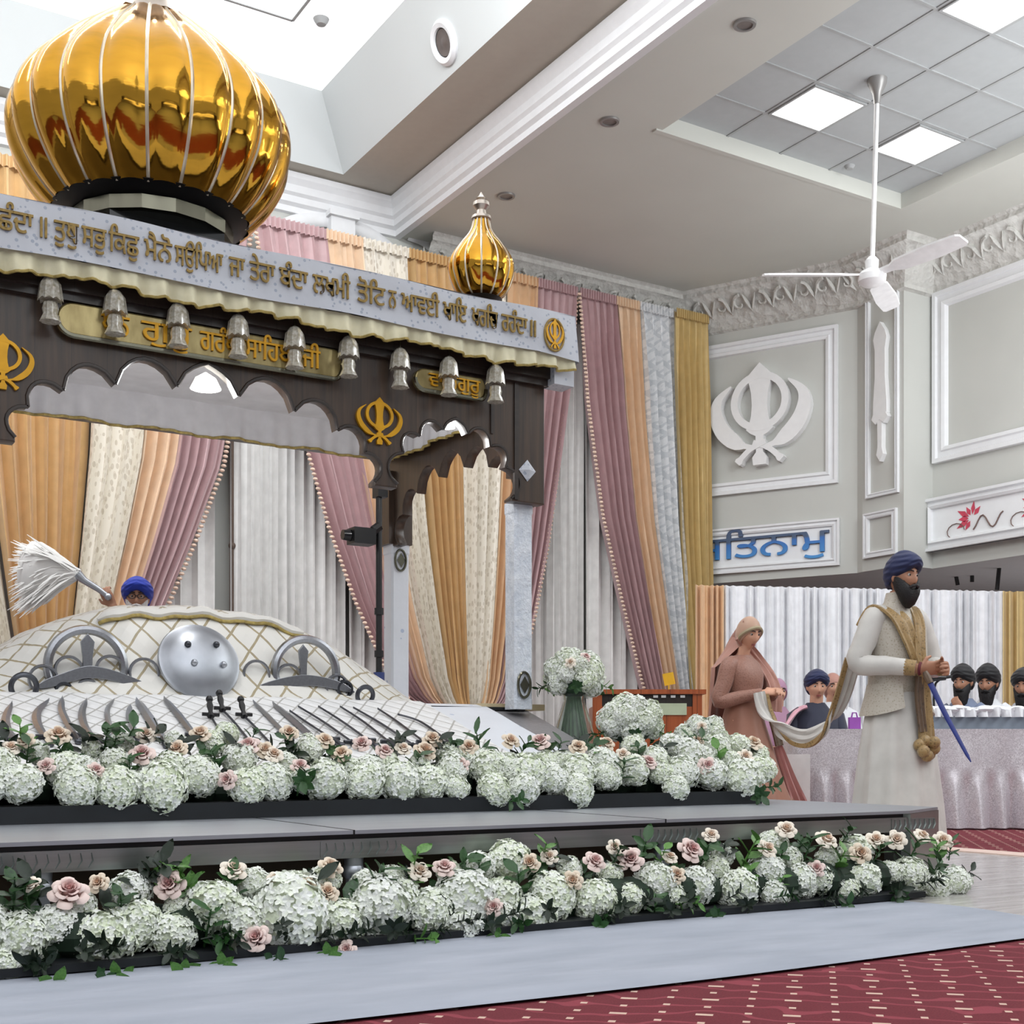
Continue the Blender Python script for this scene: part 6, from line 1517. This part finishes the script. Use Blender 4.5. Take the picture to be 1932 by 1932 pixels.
# headscarf: cap, pale front band and a long fall of chiffon
right = hf.cross(ZU).normalized(); up = right.cross(hf).normalized(); mb = MB(); rs = []
for i in range(19):
    v = i / 18; ring = []
    for j in range(36):
        th = 2 * PI * j / 36; sy = math.sin(th); low = -.10 + .148 * max(0, sy) ** .8; z = low + (.1275 - low) * (1 - (1 - v) ** 1.6); q = math.sqrt(max(.0005, 1 - (z / .1285) ** 2))
        ring.append(hc + (right * .086 * q * math.cos(th) + hf * (.104 * q * sy - .006) + up * z) * .96)
    rs.append(ring)
mb.rings(rs); cap = mb.build('headscarf', M['palegold'], root)
mb = MB(); mb.tube([hc + (right * .0865 * q_ * math.cos(a_) + hf * (.104 * q_ * math.sin(a_) - .004) + up * z_) * .97 for a_, z_, q_ in [(PI * i / 16, -.04 + .105 * math.sin(PI * i / 16) ** .8, math.sqrt(1 - ((-.04 + .105 * math.sin(PI * i / 16) ** .8) / .1285) ** 2)) for i in range(17)]], .014, 6, flat=.8); mb.build('headband', plain('olive_headband', (164, 150, 122), .6), cap)
def veil(u, v):
    a_ = PI * (1.03 + .94 * u); top = hc + right * .066 * math.cos(a_) + hf * (.052 * math.sin(a_) + .012) + up * (.112 - .022 * abs(math.cos(a_)))
    low = B.P(.04 - .21 * math.cos(PI * u) * 1.0, -.16 - .05 * math.sin(PI * u), .80)
    sh_ = B.P(-.19 * math.cos(PI * u), -.10 - .09 * math.sin(PI * u), 1.17)
    p = top.lerp(sh_, min(1, v / .42)) if v < .42 else sh_.lerp(low, (v - .42) / .58)
    bl_ = math.sin(PI * min(1, v / .42)) ** .7
    return p - hf * (.075 * bl_ * abs(math.sin(a_))) + right * (.040 * bl_ * math.cos(a_)) + B.f * (.010 * math.sin(u * 34 + v * 3)) * min(1, v * 2)
mb = MB(); mb.grid(veil, 44, 26); mb.build('chiffon_veil', M['dustychiffon'], cap)
mb = MB(); ribbon(mb, [hc - right * -.085 - hf * .0 - up * .02, B.P(.11, .03, 1.24), B.P(.16, .10, 1.12), B.P(.17, .15, 1.0), B.P(.16, .16, .86)], [B.l + B.f * .2] * 5, [(0, .06), (.4, .10), (1, .12)], .012, 30, .008); mb.build('chiffon_fall', M['dustychiffon'], cap)
mb = MB(); ribbon(mb, [B.P(.05, .14, .93), B.P(.08, .19, .80), B.P(.10, .235, .62)], [B.l] * 3, [(0, .06), (1, .09)], .014, 20, .006); mb.build('bronze_sash', M['darkbroc'], root)

# ---- scarf from her hands to his waist
root = thing('wedding_scarf', 'long white scarf with gold border sagging between bride and groom', 'scarf', at_depth(1525, 1398, 8.5))
tops = [at_depth(px, py, Z) for px, py, Z in ((1432, 1306, 8.74), (1442, 1340, 8.72), (1468, 1372, 8.66), (1500, 1389, 8.6), (1530, 1389, 8.52), (1562, 1366, 8.44), (1592, 1312, 8.36), (1614, 1240, 8.26))]
mb = MB(); sd = [hxv * -1 + ZU * .25, hxv * -.9 + ZU * .4, hxv * -.5 + ZU * .85, ZU, ZU + hxv * .1, ZU * .85 + hxv * .5, hxv * .95 + ZU * .3, hxv + ZU * .1]
ribbon(mb, tops, sd, [(0, .075), (.3, .11), (.6, .11), (1, .085)], .014, 50, .006); s1 = mb.build('scarf_cloth', M['ivoryplain'], root)
mb = MB(); S2 = []
for p, s in zip(tops, sd): s = Vector(s).normalized(); S2.append(p - s * .055 - hzv * .01)
ribbon(mb, S2, sd, [(0, .02), (.3, .022), (.6, .035), (1, .03)], .018, 50); mb.build('gold_border', M['goldbroc'], s1)

# ---- person behind the mound, waving the white whisk
pb = at_depth(260, 1418, 9.0); pb.z = ZB
W_ = Fig(pb, (-.42, -.9), 'person in royal blue turban seated behind the mound waving a white whisk'); root = W_.root
hc = at_depth(259, 1130, 9.0); hf = (Vector((0, 0, H)) - hc); hf.z = -.15; hf = (hf.normalized() + W_.l * -.05).normalized()
mb = MB(); head_geo(mb, hc, hf, 1.0)
zl = lambda u: hc.z - ZB + u
mb.tube([W_.P(0, 0, zl(-.24)), W_.P(0, 0, zl(-.15)), hc - ZU * .08], [.07, .055, .055], 12)
loft(mb, [(W_.P(0, 0, .02), .26, .24), (W_.P(0, 0, .15), .22, .18), (W_.P(0, 0, .35), .17, .12), (W_.P(0, 0, zl(-.30)), .18, .11), (W_.P(0, 0, zl(-.24)), .10, .08)], W_.l, W_.f)
wr = at_depth(212, 1142, 8.82); el = at_depth(236, 1215, 8.85)
sh = W_.P(-.17, 0, zl(-.29)); mb.tube([sh, el, wr], [.055, .045, .03], 12)
hd_ = (at_depth(190, 1118, 8.8) - wr).normalized()
hand_geo(mb, wr, hd_ + ZU * .5, hzv * -1 + hxv * .2, hxv * -1 + ZU * .3, 1.1, .9)
mb.tube([W_.P(.17, 0, zl(-.29)), W_.P(.24, .1, zl(-.55)), W_.P(.1, .28, zl(-.6))], [.055, .045, .03], 12); hand_geo(mb, W_.P(.1, .28, zl(-.6)), W_.D(-.5, .8, 0), ZU, W_.D(-.8, 0, .2), 1.0, .4)
put('body', solid_mesh('body', mb, M['skin'], .007, 3, pb), root)
face_parts(root, hc, hf, 1.0, True, False); turban(root, hc, hf, M['tblue'], 1.08, 1.0, rnd=1.2); beard(root, hc, hf, M['greybeard'], 1.02, .12)
mb = MB(); rgt = hf.cross(ZU).normalized(); up = rgt.cross(hf).normalized()
for s in (-1, 1):
    e = hc + rgt * .031 * s + hf * .098 + up * .010; mb.tube([e + rgt * .024 * math.cos(a) + up * .017 * math.sin(a) for a in [2 * PI * i / 16 for i in range(16)]], .003, 5, closed=True)
    mb.tube([e + rgt * .024 * s, e + rgt * .048 * s - hf * .10], .003, 5)
mb.tube([hc - rgt * .008 + hf * .104 + up * .012, hc + rgt * .008 + hf * .104 + up * .012], .003, 5); mb.build('glasses', M['black'], root)
mb = MB(); loft(mb, [(W_.P(0, 0, .0), .29, .27), (W_.P(0, 0, .15), .25, .2), (W_.P(0, 0, .35), .195, .14), (W_.P(0, 0, zl(-.32)), .205, .135), (W_.P(0, 0, zl(-.25)), .12, .10), (W_.P(0, 0, zl(-.2)), .075, .075)], W_.l, W_.f); mb.build('white_tunic', M['whitecotton'], root)
mb = MB(); mb.tube([sh, (sh + el) / 2, el, el.lerp(wr, .35)], [.07, .066, .06, .05], 12); mb.build('sleeve', M['whitecotton'], root)
# whisk
h0, h1, h2 = at_depth(186, 1112, 8.78), at_depth(160, 1096, 8.76), at_depth(146, 1084, 8.75)
root = thing('fly_whisk', 'white feathery whisk with silver handle held up beside the blue turban', 'whisk', h1)
mb = MB(); mb.tube([at_depth(202, 1124, 8.79), h0, h1, h2], [.018, .02, .024, .036], 12); mb.ball(at_depth(204, 1126, 8.79), .026, 10); mb.build('silver_handle', M['shield'], root)
rr = random.Random(9); mb = MB(); tipc = at_depth(48, 1084, 8.75); ax_ = (tipc - h2)
mb.rings([[h2 + ax_ * t + ZU * (rz * math.sin(2 * PI * j / 22) * (1 + .08 * math.sin(j * 5.1)) + .03 * math.sin(t * 3)) + hzv * (ry_ * math.cos(2 * PI * j / 22)) for j in range(22)] for t, rz, ry_ in ((0, .03, .03), (.2, .075, .05), (.45, .14, .085), (.7, .195, .11), (.9, .215, .12), (1.02, .17, .10), (1.10, .09, .06), (1.13, .01, .01))])
for i in range(620):
    a = rr.uniform(-1, 1); ln = rr.uniform(.65, 1.08); tx = 30 + 55 * (a + 1) / 2 * 0; e_ = at_depth(40 + rr.uniform(-22, 26), 1084 + a * 72 + rr.uniform(-6, 6), 8.75 + rr.uniform(-.14, .14)); s0_ = h2 + Vector((rr.uniform(-.02, .02), rr.uniform(-.02, .02), rr.uniform(-.03, .03)))
    e_ = s0_.lerp(e_, ln); mid = s0_.lerp(e_, .5) + ZU * .05 * (1 - abs(a))
    pts = spline([tuple(s0_), tuple(mid), tuple(e_ - ZU * .02)], 5); mb.tube(pts, [.005, .009, .010, .009, .007, .002], 3)
mb.build('white_hair', plain('white_yak_hair', (240, 239, 236), .7, var=.06, scale=5), root)

# ---- table and the people behind it
Zt = 9.55
def cb(px, Z, z=0): p = at_depth(px, CY, Z); return Vector((p.x, p.y, z))
L0, L1 = cb(1503, Zt), cb(2080, Zt); W = (L1 - L0).length; mid = (L0 + L1) / 2
root = thing('table', 'long table under a sequinned cloth behind the groom', 'table', mid + hzv * .35)
mb = MB(); mb.obox(mid + hzv * .29 + ZU * .722, hxv * W / 2, hzv * .27, ZU * .018); mb.build('tabletop', M['whiteplastic'], root, smooth=False)
for s in (-.95, .95):
    for t in (.08, .50): mb = MB(); p = mid + hxv * s * W / 2 + hzv * t; mb.tube([p, p + ZU * .71], .018, 8); mb.build('leg', M['greymetal'], root)
rr = random.Random(11)
def tc(u, v):
    s = u * (W + 1.4) ; q = (s - .7)                                     # round both ends
    f = max(0, v - .05) / .95
    f2 = max(0, v - .45) / .55
    fold = .012 * f * math.sin(s * 30) + .055 * f2 ** .6 * math.sin(s * 38 + math.sin(s * 5)) * (1 if f2 > 0 else 0) + .02 * f * math.sin(s * 13 + 1)
    if s < .7: base = L0 + hzv * (.70 - s) * .8; n_ = -hxv
    elif s < .7 + W: base = L0 + hxv * (s - .7); n_ = -hzv
    else: base = L1 + hzv * (s - .7 - W) * .8; n_ = hxv
    return base + n_ * (.02 + .05 * f + fold) + ZU * (.748 - .735 * v)
mb = MB(); mb.grid(tc, 420, 16); mb.obox(mid + hzv * .29 + ZU * .745, hxv * (W / 2 + .02), hzv * .29, ZU * .004); mb.build('table_cover', M['sequin'], label='silver sequinned cloth falling in folds from the long table', cat='tablecloth')
def lace_gather(mb, p0, p1, z, h, amp=.03):
    n = 160
    def fn(u, v): p = p0.lerp(p1, u); o = amp * math.sin(u * 90) * (.4 + v) + .012 * math.sin(u * 231); return p - hzv * (.02 + o * .6) + ZU * (z - h * v + .012 * math.sin(u * 55) * (1 - v))
    mb.grid(fn, n * 2, 3)
p0, p1 = cb(1762, Zt + .12), cb(2080, Zt + .12)
root = thing('raised_desk', 'low grey desk with white ruffled cloth standing on the sequinned table', 'desk', p0.lerp(p1, .5) + ZU * .75)
mb = MB(); m_ = p0.lerp(p1, .5); mb.obox(m_ + hzv * .17 + ZU * .80, hxv * (p1 - p0).length / 2, hzv * .15, ZU * .05); mb.build('grey_front', M['greypanel'], root, smooth=False)
mb = MB(); lace_gather(mb, p0, p1, .905, .065, .05); mb.obox(m_ + hzv * .17 + ZU * .88, hxv * (p1 - p0).length / 2, hzv * .16, ZU * .018)
for i in range(44): mb.ball(p0.lerp(p1, (i + .5) / 44) + hzv * rr.uniform(0, .2) + ZU * (.90 + rr.uniform(-.01, .012)), (.07, .06, .025), 8)
mb.build('white_ruffle', M['whitecotton'], root)
p = cb(1501, 9.2); mb = MB(); mb.obox(p + ZU * .28, hxv * .085, hzv * .085, ZU * .28); mb.build('white_stool', M['whiteplastic'], smooth=False, label='plain white block stool between the bride and the sequinned table', cat='stool')
p = cb(1484, 10.0); mb = MB(); mb.obox(p + ZU * .02, hxv * .02, hzv * .02, ZU * .02)

def sitter(label, px, py, Z, s, face_px, tmat, smat, bmat=None, tall=1.0, hood=None, extra=None, skin='skin', lean=0, bl=.12):
    hc = at_depth(px, py, Z); base = Vector((hc.x, hc.y, 0)) + hzv * .02
    tgt = at_depth(face_px, CY, Z - 1.6); fw = Vector((tgt.x - hc.x, tgt.y - hc.y, 0)).normalized(); fw = (fw - ZU * .12).normalized()
    F_ = Fig(base, (fw.x, fw.y), label); root = F_.root; z = hc.z
    F_.root['group'] = 'people seated behind the sequinned table'
    mb = MB(); head_geo(mb, hc, fw, s); mb.tube([F_.P(0, -.02, z - .25), F_.P(0, 0, z - .14), hc - ZU * .07], [.07 * s, .055 * s, .055 * s], 12)
    loft(mb, [(F_.P(0, .0, .40), .17, .13), (F_.P(0, -.02, z - .42), .15, .10), (F_.P(0, -.03, z - .23), .17, .10), (F_.P(0, -.03, z - .175), .09, .07)], F_.l, F_.f)
    hands = []
    for sd in (-1, 1):
        el = F_.P(.23 * sd, .07, z - .52); w_ = F_.P(.09 * sd, .26, z - .50)
        if extra == 'face' and sd > 0: w_ = hc + fw * .135 + F_.l * .05 - ZU * .215; el = F_.P(.2, .14, z - .50)
        mb.tube([F_.P(.165 * sd, -.03, z - .235), el, w_], [.052, .042, .028], 10)
        if extra == 'face' and sd > 0: hand_geo(mb, w_, ZU * .8 - F_.l * .6, fw, F_.l * -1, .95, .45)
        else: hand_geo(mb, w_, F_.D(-.4 * sd, .9, 0), ZU, F_.D(-1 * sd, 0, .2), 1.0, .4)
        hands.append((el, w_))
    put('body', solid_mesh('body', mb, M[skin], .008, 3, base), root)
    face_parts(root, hc, fw, s, True, bmat is None)
    if tmat: turban(root, hc, fw, M[tmat], 1.06 * s, tall, rnd=1.16)
    if hood:
        rg = fw.cross(ZU).normalized(); uu = rg.cross(fw).normalized(); mb = MB(); rs = []
        for i in range(13):
            v = i / 12; ring = []
            for j in range(28):
                th = 2 * PI * j / 28; sy = math.sin(th); low = -.11 + .16 * max(0, sy) ** .7; zz = low + (.1275 - low) * (1 - (1 - v) ** 1.6); q = math.sqrt(max(.0005, 1 - (zz / .1285) ** 2))
                ring.append(hc + (rg * .087 * q * math.cos(th) + fw * (.105 * q * sy - .006) + uu * zz) * s)
            rs.append(ring)
        mb.rings(rs); mb.build('headscarf', M[hood], root)
    if bmat: beard(root, hc, fw, M[bmat], 1.03 * s, bl)
    mb = MB(); loft(mb, [(F_.P(0, .0, .005), .22, .19), (F_.P(0, .0, .30), .21, .18), (F_.P(0, .0, z - .45), .20, .16), (F_.P(0, -.03, z - .255), .205, .135), (F_.P(0, -.03, z - .185), .12, .10), (F_.P(0, -.02, z - .13), .074, .074)], F_.l, F_.f); mb.build('robe', M[smat], root)
    for (el, w_), sd in zip(hands, (-1, 1)):
        mb = MB(); mb.tube([F_.P(.12 * sd, -.03, z - .215), F_.P(.175 * sd, -.02, z - .245), el, el.lerp(w_, .8)], [.06, .066, .056, .04], 12); mb.build('sleeve', M[smat], root)
    return F_, hc, fw
F1, hc1, fw1 = sitter('person in navy turban and pink clothes seated beside the sagging scarf', 1541, 1296, 10.6, 1.0, 1640, 'tnavy', 'navycloth', None, .95, skin='skinl')
mb = MB(); ribbon(mb, [F1.P(-.10, .05, hc1.z - .165), F1.P(-.20, .05, hc1.z - .225), F1.P(-.29, .08, hc1.z - .42), F1.P(-.33, .14, hc1.z - .70), F1.P(-.35, .18, hc1.z - .95)], [F1.f, F1.f, F1.f + F1.l * -.3, F1.f + F1.l * -.5, F1.f + F1.l * -.5], [(0, .16), (.3, .24), (.6, .32), (1, .36)], .02, 26, .008)
mb.build('pink_shawl', M['pinkcloth'], F1.root)
sitter('person in pale pink headscarf seated just behind the navy turban', 1571, 1296, 11.0, .95, 1700, None, 'whitecotton', None, hood='dustychiffon', skin='skinl')
sitter('person in mauve clothes half hidden behind the bride\'s arm', 1468, 1305, 11.15, .92, 1600, None, 'mauvecotton', None, hood='mauvecotton', skin='skinl')
sitter('person in black turban touching a long dark beard, beside the microphone', 1817, 1288, 10.55, .93, 1560, 'tblack', 'bluegrey', 'hair', 1.1, extra='face', bl=.2)
sitter('person in black turban facing the hall between two others at the table', 1864, 1290, 11.1, 1.0, 1700, 'tblack', 'whitecotton', 'hair', 1.15, bl=.16)
sitter('person in black turban and white shirt cut off by the picture edge', 1932, 1296, 10.45, .98, 1800, 'tblack', 'whitecotton', 'hair', 1.05, bl=.14)
# microphone and small things on the table
c = cb(1764, 10.0, .75); tp = at_depth(1772, 1279, 9.95); root = thing('microphone', 'black microphone on a curved stand beside the groom\'s hands', 'microphone', c)
mb = MB(); mb.lathe([(.06, 0), (.06, .012), (.012, .02)], c, 16); mb.build('base', M['black'], root)
mb = MB(); mb.tube(spline([tuple(c + ZU * .01), tuple(c + ZU * .35), tuple(tp + hxv * .10 + ZU * .01), tuple(tp)], 14), .009, 6); mb.build('stand', M['black'], root)
mb = MB(); mb.tube([tp + hxv * .05, tp - hxv * .03], [.018, .026], 10); mb.ball(tp - hxv * .045, .03, 10); mb.build('microphone_head', M['black'], root)
p = cb(1612, 9.75, .75); mb = MB(); mb.obox(p + ZU * .045, hxv * .042, hzv * .025, ZU * .045); mb.tube([p + ZU * .09 - hxv * .022, p + ZU * .125 - hxv * .014, p + ZU * .125 + hxv * .014, p + ZU * .09 + hxv * .022], .006, 6); mb.build('handbag', M['purple'], smooth=False, label='small purple bag on the table beside the groom\'s elbow', cat='bag')
p = cb(1789, 9.95, .90)
